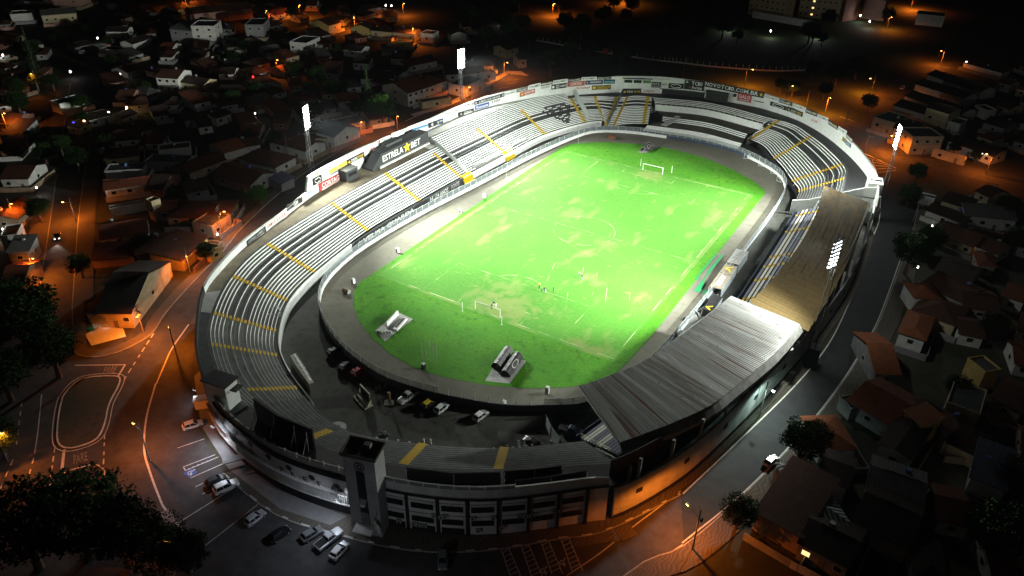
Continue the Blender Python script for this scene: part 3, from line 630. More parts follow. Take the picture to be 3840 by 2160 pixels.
# fibre cement roof: every sheet a tile of its own
asb = thing('stand_roof', 'mossy brown fibre cement tiled roof over the far part of the main stand', 'roof', (57, 43, 12.6))
o0 = Vector((57, 43, 12.6)); ex = Vector((13.6, -3.3, -.7)); NY, NX = 29, 10
for j in range(NX):
    for i in range(NY):
        L = -76/NY; x = ex*(j/NX)+Vector((0, L*i, 0)); bow = (2.9-1.7*j/NX)*(1-((i+.5-NY/2)/(NY/2))**2)
        if i == 0 and j == 0:
            tb = MB(); e1 = ex/NX*1.06; e2 = Vector((0, L*1.0, 0)); tb.hexa([Vector((0,0,-.06)), e2+Vector((0,0,-.06)), e1+e2+Vector((0,0,-.06)), e1+Vector((0,0,-.06))], [Vector((0,0,.02)), e2*.985+Vector((0,0,.02)), e1+e2*.985+Vector((0,0,.035)), e1+Vector((0,0,.035))])
            to = tb.build('roof_tile', TILEB, asb, off=False); tme = to.data; tme2 = tme.copy(); tme2.materials.clear(); tme2.materials.append(TILED)
        else:
            to = bpy.data.objects.new('roof_tile', tme2 if (i < 12 and random.random() < .75-i*.04) else tme); C.objects.link(to); to.parent = asb  # darker tiles, more of them towards the far end
        to.location = x+Vector((bow, 0, random.uniform(-.012, .012)))
b = MB()
for i in range(0, 7): y = 42-i*12; b.tube((57.4, y, 12.2), (71, y-3.3, 11.5), .12)
for x in (58, 63, 68): b.tube((x, 42-(x-57)*.24, 12.3-(x-57)*.05), (x, -32-(x-57)*.24, 12.3-(x-57)*.05), .1)
b.build('purlins', STEEL, asb)
for i in range(0, 7):
    b = MB(); y = 38-i*12; b.tube((64.6, y, 6), (64.6, y, 12), .18); b.build('column', DWHITE, asb)
# sheet metal roof
mr = thing('stand_roof', 'rust streaked corrugated metal roof over the near part of the main stand', 'roof', (55, -60, 12.8))
iL = crom([Vector(p) for p in ((53,-33.8,13.4),(50.6,-47,13.4),(47.9,-59,13.4),(45.7,-67.4,13.4),(42.4,-74,13.4),(38.7,-80.6,13.3))], 8)
oL = crom([Vector(p) for p in ((68.8,-36.2,13.0),(67,-50,13.0),(63.4,-64.6,13.0),(61.5,-71.6,13.0),(57,-80.6,13.0),(51.2,-89.8,12.9))], 8)
def lpt(P, f): f *= len(P)-1; i = min(int(f), len(P)-2); return P[i].lerp(P[i+1], f-i)
NSH = 46; acc = 0
for k in range(NSH):
    b = MB(); f0, f1 = k/NSH, (k+1)/NSH; nr = 3; dz = random.uniform(-.02, .04)
    for q in range(nr*4):
        g0, g1 = f0+(f1-f0)*q/(nr*4), f0+(f1-f0)*(q+1)/(nr*4); hh = (0, .13, .13, 0, 0); h0, h1 = hh[q % 4]+dz, hh[q % 4+1]+dz; up = Vector((0,0,1))
        a, c, d, e = lpt(iL, g0)+up*h0, lpt(iL, g1)+up*h1, lpt(oL, g1)+up*h1, lpt(oL, g0)+up*h0; L = (a-e).length; x0 = acc+q*.12; x1 = x0+.12
        b.face([e, d, c, a], 0, [(x0, L), (x1, L), (x1, 0), (x0, 0)])
    acc += 1.5+random.random()*6; b.build('roof_sheet', RUSTM, mr)
b = MB()
FASC = mat('fascia_panel', (.2, .2, .19), .7, .35, .8)
fo = [p+Vector((0, 0, 0)) for p in oL]
for i in range(0, len(oL)-1, 2):
    b = MB(); n0 = offset(oL, 1.0); j = min(i+2, len(oL)-1); s = 1 if n0[2].x > oL[2].x else -1; n0 = offset(oL, 1.0*s)
    b.face([oL[i], oL[j], V3(n0[j], 11.5), V3(n0[i], 11.5)]); b.face([V3(n0[i], 11.5), V3(n0[j], 11.5), V3(n0[j], 10.5+.3*random.random()), V3(n0[i], 10.5+.3*random.random())]); b.build('fascia_panel', FASC, mr)
b = MB()
for f in (0, .2, .4, .6, .8, 1): b.tube(lpt(iL, f)-Vector((0,0,.35)), lpt(oL, f)-Vector((0,0,.3)), .14)
b.tube(lpt(iL, 0)-Vector((0,0,.3)), lpt(iL, .5)-Vector((0,0,.3)), .12); b.build('trusses', STEEL, mr)
for f in (.05, .25, .45, .65, .85): p = lpt(iL, f).lerp(lpt(oL, f), .6); b = MB(); b.tube((p.x, p.y, 5), (p.x, p.y, 12.8), .2); b.build('column', DWHITE, mr)

# --- partitions on the terraces
def partition(label, P, hts, m, cat='partition wall'):
    t = thing('partition_wall', label, cat, P[0], group='partitions between terrace sectors'); b = MB(); Q = [Vector(p) for p in P]; b.wall(Q, [p.z for p in Q], [p.z+h for p, h in zip(Q, hts)], .22, 0, 1); b.build('panel', m, t)
    n = len(Q)-1
    for k in range(n):
        b = MB(); b.tube(Q[k]+Vector((0,0,-.4)), Q[k]+Vector((0,0,hts[k]+.5)), .07, n=5); b.build('post', STEEL, t)
def radial(u, n, z0, z1, t0=0, t1=1): return [V3(sta(u, t0+(t1-t0)*k/n), z0+(z1-z0)*(t0+(t1-t0)*k/n)) for k in range(n+1)]
MESH = mat('pale_mesh_panel', (.45, .5, .48), .7, .2, 2)
partition('pale sloping partition wall crossing the left terrace beside the black commentary box', radial(11.1, 8, 2.7, 8.9, 0, 1.02), [1.5]*9, mat('pale_concrete', (.42, .45, .43), .8, .15, 1))
partition('tall grey mesh partition beside the painted crest', radial(14.15, 8, 2.7, 8.9, 0, 1.0), [3]*9, MESH)
partition('black partition wall dividing off the far visitor terrace', radial(15.95, 8, 2.4, 8.9, -.02, 1.03), [2.2]*9, BLACK)

# ================================================================== BOARDS ON THE WALL
UPV = Vector((0, 0, 1))
def board(k, bl, br, tl, bg, texts, label, cat='advertising board', group='boards along the top wall', n=1, star=None, swirl=None, disc=None, trim=None, name='advertising_board', near=False):
    pts = []
    for i in range(n+1):
        f = i/n; p = on_wall(k, bl[0]+(br[0]-bl[0])*f, bl[1]+(br[1]-bl[1])*f, near)
        if p is None: print('NOWALL', label); return
        pts.append(p)
    t = on_wall(k, tl[0], tl[1], near); h = max(.5, min(5, (t.z-pts[0].z) if t else 2))
    s = -1 if not near else 1
    base_ = [V3(p, 0) for p in pts]
    mid = pts[n//2]; c = Vector((0, 0, 0)); inw = (c-V3(mid, 0)).normalized()*(1 if not near else -1)
    P = [p+inw*.6 for p in base_]
    th = thing(name, label, cat, V3(P[0], pts[0].z), group=group)
    b = MB()
    for i in range(n):
        a, e = P[i], P[i+1]; za, ze = pts[i].z, pts[i+1].z; q = inw*.1
        b.hexa([V3(a+q, za), V3(e+q, ze), V3(e-q, ze), V3(a-q, za)], [V3(a+q, za+h), V3(e+q, ze+h), V3(e-q, ze+h), V3(a-q, za+h)])
    b.build('panel', bg, th)
    def place(fx0, fx1, fy0, fy1):
        f = (fx0+fx1)/2*n; i = min(int(f), n-1); g = f-i; p = pts[i].lerp(pts[i+1], g)+inw*.7; r = (pts[i+1]-pts[i]); L = sum((pts[j+1]-pts[j]).length for j in range(n))
        return p+UPV*h*(fy0+fy1)/2, r, L*(fx1-fx0), h*(fy1-fy0)
    ILL = ('COMERCIO E INDUSTRIA LTDA','PLANOS DE SAUDE','seguros','FERRAMENTAS QUE FAZEM','INTERNET POR FIBRA','supermercados','servicos','EFICIENTE','CONSULTORIA','ENGENHARIA','Odontologia','Maqueta','INTERNET','MATERIAIS','do Frango','R')
    trim = list(trim or [])+[(q[1], q[2], q[3], q[4], q[5]) for q in texts if q[0] in ILL]; texts = [q for q in texts if q[0] not in ILL]
    for s_, fx0, fx1, fy0, fy1, m in texts:
        if n == 1: cc, r, wd, hg = place(fx0, fx1, fy0, fy1); lettering(s_, cc, r, UPV, wd, hg, m, th, .04); continue
        ws = [.45 if ch in 'I1.iljt ' else (1.25 if ch in 'MWm' else 1) for ch in s_]; tot = sum(ws); x = fx0
        for ch, w_ in zip(s_, ws):
            x1 = x+(fx1-fx0)*w_/tot
            if ch == '.': cc, r, wd, hg = place(x+(x1-x)*.2, x1-(x1-x)*.2, fy0, fy0+(fy1-fy0)*.2); lettering(ch, cc, r, UPV, wd, hg, m, th, .04)
            elif ch != ' ':
                low = ch.islower() and ch not in 'bdfhklit'; cc, r, wd, hg = place(x+(x1-x)*.07, x1-(x1-x)*.07, fy0, fy1-(fy1-fy0)*.25*low); lettering(ch, cc, r, UPV, wd, hg, m, th, .04)
            x = x1
    for fx, fy, sz, m in (star or []):
        cc, r, wd, hg = place(fx-.01, fx+.01, fy, fy); r = r.normalized(); b = MB(); R = h*sz
        for j in range(5):
            a0 = PI/2+j*2*PI/5; Q = [(R*math.cos(a0), R*math.sin(a0)), (R*.4*math.cos(a0+PI/5), R*.4*math.sin(a0+PI/5)), (0, 0), (R*.4*math.cos(a0-PI/5), R*.4*math.sin(a0-PI/5))]
            b.face([cc+r*x+UPV*y+inw*.05 for x, y in reversed(Q)])
        b.build('star', m, th)
    for m in (swirl or []):
        b = MB(); cc, r, wd, hg = place(.15, .85, .5, .5); r = r.normalized()
        for sy, ph in ((1, 0), (-1, PI)):
            for j in range(14):
                f0, f1 = j/14-.5, (j+1)/14-.5; w_ = h*.06
                y0, y1 = (sy*h*.32*math.sqrt(max(0, 1-(2*f)**2))+h*.07*math.sin(f*4*PI) for f in (f0, f1))
                b.face([cc+r*wd*f0+UPV*(y0-w_)+inw*.05, cc+r*wd*f1+UPV*(y1-w_)+inw*.05, cc+r*wd*f1+UPV*(y1+w_)+inw*.05, cc+r*wd*f0+UPV*(y0+w_)+inw*.05])
        b.build('emblem', m, th)
    for fx, fy, sz, m in (disc or []):
        cc, r, wd, hg = place(fx-.01, fx+.01, fy, fy); r = r.normalized(); b = MB(); b.face([cc+r*h*sz*math.cos(a*PI/8)+UPV*h*sz*math.sin(a*PI/8)+inw*.06 for a in range(16)]); b.build('emblem', m, th)
    for fx0, fx1, fy0, fy1, m in (trim or []):
        cc, r, wd, hg = place(fx0, fx1, fy0, fy1); r = r.normalized(); b = MB(); b.face([cc+r*x*wd/2+UPV*y*hg/2+inw*.035 for x, y in ((-1,-1),(1,-1),(1,1),(-1,1))]); b.build('colour_block', m, th)
    return th
TK = paint('dark_text', (.03, .03, .035)); TR_ = paint('red_text', (.45, .06, .04)); TB = paint('blue_text', (.06, .16, .4)); TG = paint('grey_text', (.3, .33, .33)); TY = paint('yellow_text', (.7, .5, .03)); TC = paint('cyan_text', (.2, .6, .65)); RO = paint('brick_red', (.42, .11, .08))
BDK = paint('board_dark', (.035, .037, .04))
full = lambda s, m, y0=.2, y1=.8: [(s, .08, .92, y0, y1, m)]
board('A', (885,435), (1160,210), (865,345), BDK, [('LATARO QUIMICO', .06, .94, .45, .9, LGREY), ('COMERCIO E INDUSTRIA LTDA', .1, .9, .12, .28, LGREY)], 'dark grey board with pale block capitals, lowest on the left wall', n=2)
board('B', (120,1255), (440,1020), (95,1155), WHITE, [('UNICA SAUDE', .06, .94, .45, .85, TR_), ('PLANOS DE SAUDE', .15, .8, .15, .27, TG)], 'white board with red capitals low on the left wall', n=2)
board('B', (440,935), (665,795), (412,862), BDK, [('GM', .42, .7, .2, .9, WHITE)], 'charcoal board with two white letters on the low left wall', trim=[(.05,.95,.08,.14,LGREY)])
board('B', (672,775), (850,655), (655,695), WHITE, [('EVER', .2, .75, .35, .85, TB), ('seguros', .3, .8, .1, .25, TG)], 'white board with blue italic-looking capitals beside the wall step')
board('B', (930,650), (1260,482), (910,520), paint('cortag_red', (.42, .05, .05)), [('CORTAG', .12, .9, .35, .88, WHITE), ('FERRAMENTAS QUE FAZEM', .1, .75, .1, .2, WHITE)], 'big red board with white capitals beside the dark kiosk', trim=[(.1,.9,.24,.29,WHITE)])
board('B', (838,548), (965,478), (822,448), BLACK, [], 'small black board with a white swirl above the big red board', swirl=[WHITE])
board('B', (965,458), (1088,396), (958,388), WHITE, [], 'small white board with a green-grey swirl above the big red board', swirl=[TG])
board('B', (885,398), (1120,275), (880,345), WHITE, [('Leinertex', .15, .98, .25, .8, TB)], 'white strip with blue name and yellow square at the left wall top', trim=[(.0,.08,.2,.8,TY)], n=2)
board('B', (1150,245), (1500,75), (1148,210), WHITE, full('A cor do nosso momento', TG, .3, .75), 'white strip with faint grey slogan at the left wall top', n=2)
board('B', (1088,395), (1355,240), (1080,315), paint('banner_yellow', (.6, .45, .08)), [('R', .42, .5, .35, .85, WHITE)], 'yellow banner with a blue lower edge on the left wall', trim=[(0,1,.02,.25,TB)], disc=[(.46,.6,.3,paint('pink_print', (.6,.35,.35)))])
board('B', (1350,252), (1605,120), (1338,165), BLACK, [('DESK', .25, .62, .35, .8, WHITE), ('TOP', .63, .95, .35, .8, TY), ('INTERNET POR FIBRA', .2, .9, .1, .22, WHITE)], 'black board with white and yellow capitals between kiosk and black box', disc=[(.12,.55,.22,TY)])
board('C', (80,720), (255,640), (72,640), WHITE, [('DALBEM', .1, .9, .35, .75, TR_), ('supermercados', .1, .7, .12, .22, TG)], 'white board with pinkish red capitals left of the black box')
board('C', (86,862), (188,802), (80,752), BLACK, [], 'small black board with round white badge left of the black box', disc=[(.5,.5,.36,WHITE)])
board('C', (285,555), (460,478), (283,500), WHITE, [('Alianza', .3, .98, .4, .85, TK), ('servicos', .35, .8, .1, .25, TG)], 'white board with red triangle and grey name above the black box', trim=[(.05,.2,.1,.9,TR_)])
board('C', (495,440), (735,348), (492,400), WHITE, full('AllianceMK', TK, .25, .85), 'white strip with dark name on the left wall top')
board('C', (702,458), (815,410), (700,375), BLACK, [('Glen', .1, .9, .3, .8, WHITE)], 'small black board with white script on the left wall')
board('C', (740,340), (1045,225), (738,300), WHITE, [('SigmaPort', .03, .35, .2, .7, TR_), ('SigmaPort', .62, .97, .2, .7, TR_)], 'white strip with a red name printed twice', n=2)
board('C', (818,392), (1050,318), (815,328), paint('banner_blue', (.06, .2, .42)), [('AGUAJATO', .1, .9, .08, .5, WHITE)], 'blue board with white capitals in lower half on the left wall', trim=[(0,1,.02,.55,WHITE)])
board('C', (1060,318), (1170,280), (1056,242), BLACK, [], 'black board with pale oval badge on the left wall', disc=[(.5,.5,.34,LGREY)])
board('C', (1176,276), (1285,238), (1172,202), NAVY, [('EFICIENTE', .45, .95, .5, .7, LGREY)], 'navy board with yellow oval on the left wall', disc=[(.25,.5,.2,TY)])
board('C', (1283,135), (1530,55), (1281,88), WHITE, full('Oftalmocenter', TK, .2, .8), 'white strip with dark grey name at the left wall top')
board('C', (1512,148), (1750,82), (1506,85), BLACK, [('Arena', .35, .8, .55, .9, WHITE), ('do Frango', .35, .9, .1, .45, WHITE)], 'black board with white two-line name below the wall top', disc=[(.18,.5,.25,LGREY)])
board('D', (0,575), (140,542), (0,515), WHITE, [('JPSOM', .25, .95, .2, .8, TK)], 'white board with black capitals and yellow mark on the wall top', trim=[(.02,.15,.3,.8,TY)])
board('D', (160,607), (372,548), (155,545), paint('renata_blue', (.06, .1, .3)), full('Renata', WHITE), 'blue board with big white serif name on the left wall')
board('D', (150,532), (600,402), (145,480), BDK, [('A GENTE TORCE COM VOCE', .15, .85, .25, .75, WHITE)], 'long black strip with white slogan on the wall top', n=3, disc=[(.05,.5,.3,LGREY),(.95,.5,.3,LGREY)])
board('D', (2,706), (370,592), (0,676), WHITE, [('SETOR TORCIDA ', .01, .55, .1, .9, TK), ('ORGANIZADA', .57, .99, .1, .9, TK)], 'dark capitals painted low on the white wall above the supporters terrace', n=2)
board('D', (400,512), (532,476), (396,462), WHITE, [('bild', .35, .98, .1, .9, TK)], 'white board with black lower case name', disc=[(.15,.45,.25,TK)])
ORD = ['first','second','third','fourth','fifth','sixth','seventh','eighth']
for i, (bl, br, tl) in enumerate((((605,395),(780,345),(600,352)), ((790,342),(955,302),(787,298)), ((970,300),(1150,258),(965,238)), ((1155,250),(1335,212),(1150,203)), ((1345,215),(1555,185),(1345,163)), ((1565,187),(1762,158),(1560,148)), ((1775,158),(1998,148),(1770,113)), ((2008,148),(2222,140),(2005,108)))):
    wbg = i % 2 == 0; m = TK if wbg else WHITE
    board('D', bl, br, tl, WHITE if wbg else BLACK, [('ESTRELA', .06, .55, .25, .75, m), ('BET', .67, .94, .25, .75, m)], ('white' if wbg else 'black')+' rim board with a star, %s in the row left of the press box' % ORD[i], star=[(.61, .5, .4, TK if wbg else TY)])
board('D', (838,412), (1065,348), (832,345), RO, [('GUASCAMP', .3, .95, .4, .8, WHITE)], 'red board with white capitals and yellow mark below the rim boards', disc=[(.14,.5,.25,TY)], trim=[(.3,.95,.12,.22,LGREY)])
board('D', (1142,297), (1308,262), (1140,262), WHITE, [('CONSULTORIA', .1, .9, .55, .85, TG), ('ENGENHARIA', .1, .9, .15, .4, TG)], 'white board with two faint grey lines under the rim boards')
board('D', (1315,300), (1545,267), (1310,230), BLACK, [('PONTE', .3, .52, .5, .85, WHITE), ('PLAY', .3, .52, .1, .45, WHITE), ('Odontologia', .58, .97, .3, .7, LGREY)], 'black board with white shield and two-line name under the rim boards', disc=[(.12,.5,.3,WHITE)])
board('D', (1555,260), (1820,236), (1550,190), RO, [('CORTAG', .18, .82, .25, .85, WHITE)], 'brick red board with white capitals under the rim boards')
board('D', (1830,226), (2095,215), (1825,165), NAVY, [('Maqueta', .25, .9, .35, .75, LGREY)], 'navy board with pale blue name next to the red one', disc=[(.12,.5,.2,LGREY)])
board('D', (2105,210), (2275,210), (2105,148), paint('omie_navy', (.02, .05, .08)), full('omie', TC), 'dark navy board with cyan lower case name')
board('D', (1680,306), (1915,286), (1680,262), WHITE, full('Brotolegal', TR_, .1, .95), 'reddish brown script name painted on the white wall')
board('D', (1930,305), (2215,292), (1930,240), paint('construction_black', (.05, .045, .02)), [('CONSTRUCOES', .25, .97, .35, .85, TY)], 'black board with yellow capitals and yellow house mark', trim=[(.25,.85,.1,.22,TY),(.04,.2,.2,.8,TY)])
board('E', (385,140), (630,142), (385,104), WHITE, [('Leinertex', .2, .98, .1, .85, TB)], 'blue name and yellow square on the white rim above the press box', trim=[(.0,.12,.1,.85,TY)])
board('E', (735,145), (1140,162), (735,118), WHITE, full('A cor do nosso momento', TG, .15, .85), 'faint grey slogan on the white rim right of the press box', n=2)
board('E', (815,265), (960,270), (815,183), BLACK, [("mo's.", .1, .9, .55, .9, WHITE)], 'black and grey board right of the press box windows', trim=[(.05,.95,.1,.42,GREY)])
board('E', (962,240), (1068,240), (962,190), WHITE, full("mo's.", TK, .1, .9), 'white board with black lower case name right of the press box')
board('E', (1075,280), (1300,288), (1075,203), BLACK, [], 'black board with white oval swirl in the middle of the far wall', swirl=[WHITE])
board('E', (1310,290), (1612,322), (1308,145), BLACK, [('TC10', .35, .9, .5, .88, WHITE), ('Forbis', .4, .9, .1, .38, WHITE)], 'tall black board with white shield at the head of the long banner', disc=[(.12,.8,.14,LGREY),(.3,.24,.08,TR_)], n=2)
board('E', (1620,252), (2520,432), (1612,162), BLACK, [('NOVOTC10.COM.BR', .01, .9, .22, .85, WHITE)], 'long black banner with huge white web address on the far wall', n=6, star=[(.95, .5, .38, TY)])
board('E', (380,390), (655,390), (378,285), BLACK, [('DESK', .25, .58, .3, .7, WHITE), ('TOP', .6, .95, .3, .7, TY)], 'black board with white and yellow capitals under the press box', disc=[(.12,.5,.18,TY)])
board('E', (700,372), (872,378), (700,298), WHITE, [('UNICA', .05, .95, .5, .95, TR_), ('Saude', .4, .95, .15, .4, TR_)], 'white board with red two-line name under the far wall')
board('E', (2118,462), (2322,502), (2122,345), paint('galo_red', (.42, .04, .05)), [('GALO', .08, .92, .4, .85, WHITE), ('MATERIAIS', .1, .9, .1, .28, LGREY)], 'red square board with big white capitals on the far right wall')
board('E', (2048,425), (2108,432), (2050,345), WHITE, [], 'white panel with black shield left of the red square board', disc=[(.5,.55,.35,TK)])
for i, (bl, br, tl) in enumerate((((668,100),(890,165),(678,50)), ((900,168),(1092,226),(906,115)), ((1102,236),(1300,302),(1112,184)), ((1302,322),(1475,388),(1312,260)), ((1482,406),(1640,472),(1492,344)), ((1647,497),(1786,590),(1662,435)), ((1796,592),(1920,668),(1808,530)), ((1916,692),(2015,790),(1932,636)))):
    wbg = i % 2 == 0; m = TG if wbg else WHITE
    board('F', bl, br, tl, WHITE if wbg else BLACK, [('ESTRELA', .06, .55, .25, .75, m), ('BET', .67, .94, .25, .75, m)], ('white' if wbg else 'black')+' rim board with a star, %s in the row down the right curve' % ORD[i], star=[(.61, .5, .4, TK if wbg else TY)])
board('F', (762,212), (1010,297), (767,150), BLACK, [], 'black board with white oval swirl on the far right curve', swirl=[WHITE])
board('F', (1017,297), (1252,392), (1022,228), BLACK, [('DESK', .28, .6, .4, .75, WHITE), ('TOP', .62, .95, .4, .75, TY), ('INTERNET', .1, .9, .1, .25, LGREY)], 'black board with white and yellow capitals on the far right curve', disc=[(.13,.55,.2,TY)])
board('F', (1385,468), (1490,498), (1392,405), WHITE, full('PGR', TR_), 'white board with three red letters on the far right curve')
board('F', (1860,742), (1912,790), (1866,680), paint('tan_print', (.3, .25, .1)), [], 'small tan board at the end of the far right wall', disc=[(.5,.5,.25,BLACK)])
board('F', (1916,802), (1985,858), (1922,742), paint('steel_blue', (.12, .2, .3)), [('TC', .2, .8, .2, .8, LGREY)], 'small steel blue board at the end of the far right wall')

# black commentary box with the big yellow star lettering, kiosk, press box, booths
bx = thing('commentary_box', 'long black box with white lettering and yellow star on top of the left terrace', 'commentary box', (-69, 0, 8.5))
b = MB(); b.box((-69.6, 1.5, 10.7), (3.8, 25, 4.2)); b.build('wall', BDK, bx)
b = MB(); b.box((-69.4, .5, 12.95), (4.8, 22, .3)); b.box((-70.5, -2, 13.5), (2.2, 8, .8)); b.build('roof', DGREY, bx)
b = MB(); b.hexa([Vector(p) for p in ((-71.5,-15.5,8.5),(-67.6,-15.5,8.5),(-67.6,-11,8.5),(-71.5,-11,8.5))], [Vector(p) for p in ((-71.5,-15.5,9.1),(-67.6,-15.5,9.1),(-67.6,-11,12.6),(-71.5,-11,12.6))]); b.build('stair', BDK, bx)
b = MB(); b.box((-67.3, .5, 8.9), (.9, 26, .7)); b.build('ledge', DWHITE, bx)
YV = Vector((0, 1, 0))
lettering('ESTRELA', Vector((-67.68, -5, 10.9)), YV, UPV, 10.4, 2.1, WHITE, bx, .05); lettering('BET', Vector((-67.68, 6.9, 10.9)), YV, UPV, 5, 2.1, WHITE, bx, .05)
b = MB()
for j in range(5):
    a0 = PI/2+j*2*PI/5; R = 2.1; b.face([Vector((-67.6, 2.2+x, 11+y)) for x, y in ((R*math.cos(a0-0), R*math.sin(a0)), (R*.42*math.cos(a0+PI/5), R*.42*math.sin(a0+PI/5)), (0, 0), (R*.42*math.cos(a0-PI/5), R*.42*math.sin(a0-PI/5)))])
b.build('star', TY, bx)
kk = thing('kiosk', 'dark grey flat roofed kiosk beside the big red board', 'kiosk', (-70, -24.5, 8.5))
b = MB(); b.box((-70, -23.6, 10.2), (2.8, 5.2, 3.4)); b.build('wall', BDK, kk); b = MB(); b.box((-70, -23.6, 12), (3, 5.4, .2)); b.build('roof', GREY, kk); b = MB(); b.box((-68.55, -23.4, 10.5), (.1, 3.6, 1.1)); b.build('counter_window', GLASS, kk)
def wallbox(label, k, bl, br, z0, h, dep, m, name='press_box', wins=0, cat='press box'):
    p, q = on_wall(k, *bl), on_wall(k, *br); p, q = V3(p, z0), V3(q, z0); d = (q-p).normalized(); inw = Vector((-d.y, d.x, 0))
    if inw.dot(-p) < 0: inw = -inw
    t = thing(name, label, cat, p); b = MB(); b.hexa([p, q, q+inw*dep, p+inw*dep] if d.cross(inw).z > 0 else [p+inw*dep, q+inw*dep, q, p], [x+UPV*h for x in ([p, q, q+inw*dep, p+inw*dep] if d.cross(inw).z > 0 else [p+inw*dep, q+inw*dep, q, p])]); b.build('wall', m, t)
    L = (q-p).length; b = MB(); c = (p+q)/2+inw*(dep/2+.2)+UPV*(h+.12); b.box(c, (L+.5, dep+.5, .22), math.atan2(d.y, d.x)); b.build('roof', DGREY, t)
    for i in range(wins):
        c = p+d*L*((i+.5)/wins)+inw*(dep+.03)+UPV*h*.55; b = MB(); b.box(c, (L/wins*.86, .08, h*.55), math.atan2(d.y, d.x)); b.build('window', GLASS if i < wins-1 else paint('green_blind', (.12,.2,.1)), t)
    return t
wallbox('white press box with three dark windows set in the far wall', 'E', (385,255), (805,260), 12.2, 2.2, 1.2, WHITE, wins=3)
wallbox('black booth projecting below the long black banner', 'E', (1655,430), (1965,490), 8.5, 3.4, 2.5, BLACK, 'booth', 0, 'booth')
wallbox('low black gateway recess under the far wall', 'E', (940,400), (1640,410), 8.5, 2.0, .3, BLACK, 'gateway', 0, 'gateway')
wallbox('small black opening right of the red square board', 'F', (515,230), (640,265), 8.6, 2.2, .3, BLACK, 'gateway', 0, 'gateway')
# banners on the front walls
def fbanner(label, u0, u1, z0, z1, bg, texts, d=1.45):
    P = [sta(u, 0) for u in useq(u0, u1)]; Q = offset(P, d*(1 if offset(P, 1)[0].length < P[0].length else -1)); t = thing('banner', label, 'banner', V3(Q[0], z0), group='banners on the front wall of the left terrace')
    b = MB(); b.wall(Q, z0, z1, .06, 0, 1); b.build('cloth', bg, t); p, q = Q[0], Q[-1]; r = q-p; inw = Vector((r.y, -r.x, 0)).normalized()
    for s_, f0, f1, m in texts: c = p.lerp(q, (f0+f1)/2)+inw*.12; lettering(s_, V3(c, (z0+z1)/2), r, UPV, r.length*(f1-f0), (z1-z0)*.62, m, t, .08)
fbanner('black banner with white capitals and round badge on the front wall', 8.72, 9.85, .5, 2.9, BDK, [('VELHA GUARDA', .1, .97, WHITE), ('O', .02, .07, LGREY)])
fbanner('black banner with a white shield and anniversary lettering on the front wall', 10.1, 10.85, .5, 2.9, BDK, [('124 ANOS', .22, .62, WHITE), ('PONTE', .72, .97, LGREY), ('H', .08, .16, WHITE)])

# ================================================================== RING FENCE
fence = thing('pitch_fence', 'low white wall with grey mesh fence on posts ringing the running track', 'fence', (-45, 0, 0))
n = len(INNER); hts = [1.05 if p.x < 30 and p.y > -72 else (1.0 if p.y > -60 else 1.9) for p in INNER]
WB = mat('track_wall', (.7, .72, .7), .75, .15, .8)
INC = INNER+[INNER[0]]; hc = hts+[hts[0]]
def cls(p): return 'dark' if (p.y > 84 and -5 < p.x < 25) else ('near' if p.y < -70 else ('light' if p.x > 38 and p.y < 62 else 'white'))  # near stretch is coloured dark grey for its unlit outer face
i = 0
while i < n:
    j = i
    while j < n and cls(INC[j]) == cls(INC[i]) and j-i < 12: j += 1
    b = MB(); b.wall(INC[i:j+1], 0, hc[i:j+1], .3, 0, 1); b.build('wall_section', {'dark': NAVYW, 'near': DGREY, 'white': WB, 'light': mat('pale_blue_wall', (.4,.46,.5), .7, .15, .8)}[cls(INC[i])], fence); i = j
MESHF = bpy.data.materials.new('wire_mesh'); MESHF.use_nodes = True
nn = MESHF.node_tree; bs = nn.nodes['Principled BSDF']; bs.inputs['Base Color'].default_value = (.22, .26, .28, 1); bs.inputs['Alpha'].default_value = .5; bs.inputs['Roughness'].default_value = .6
b = MB(); Pf = INC
for i in range(n):
    p, q = Pf[i], Pf[i+1]
    if p.y < -78 and p.x > 8: continue
    b.face([V3(p, hc[i]), V3(q, hc[i+1]), V3(q, hc[i+1]+1.7), V3(p, hc[i]+1.7)])
b.build('mesh_panel', MESHF, fence)
b = MB()
for i in range(n):
    if not (Pf[i].y < -78 and Pf[i].x > 8): b.tube(V3(Pf[i], hc[i]+1.7), V3(Pf[i+1], hc[i+1]+1.7), .05, n=4)
b.build('top_rail', LGREY, fence)
pm = None; L = 0
for i in range(n):
    a, c = Pf[i], Pf[i+1]; dl = (c-a).length; k = 0
    while L < dl:
        p = a.lerp(c, L/dl); hh = hc[i]
        if pm is None: b = MB(); b.box((0, 0, .9), (.1, .1, 1.9)); o = b.build('post', LGREY, fence, off=False); pm = o.data
        else: o = bpy.data.objects.new('post', pm); C.objects.link(o); o.parent = fence
        o.location = V3(p, hh)-Vector(fence.location); L += 2.9
    L -= dl
# legs under the cantilevered walkway at the far right corner
for k in range(4):
    p = crom([V3(q, 0) for q in ((24,83.5),(30.5,79.5),(36,75),(39.5,69))], 1)[k]; t = thing('trestle', ['white steel trestle under the far corner walkway, nearest the far goal','second white steel trestle under the far corner walkway','third white steel trestle under the far corner walkway','white steel trestle under the far corner walkway, nearest the touchline'][k], 'trestle', p, .6-k*.35, 'trestles under the corner walkway')
    b = MB(); b.tube((-1,0,0),(-1,0,2.2),.07); b.tube((1,0,0),(1,0,2.2),.07); b.tube((-1,0,.1),(1,0,.1),.07); b.tube((-1,0,2.1),(1,0,.1),.06); b.build('frame', WHITE, t, off=False)

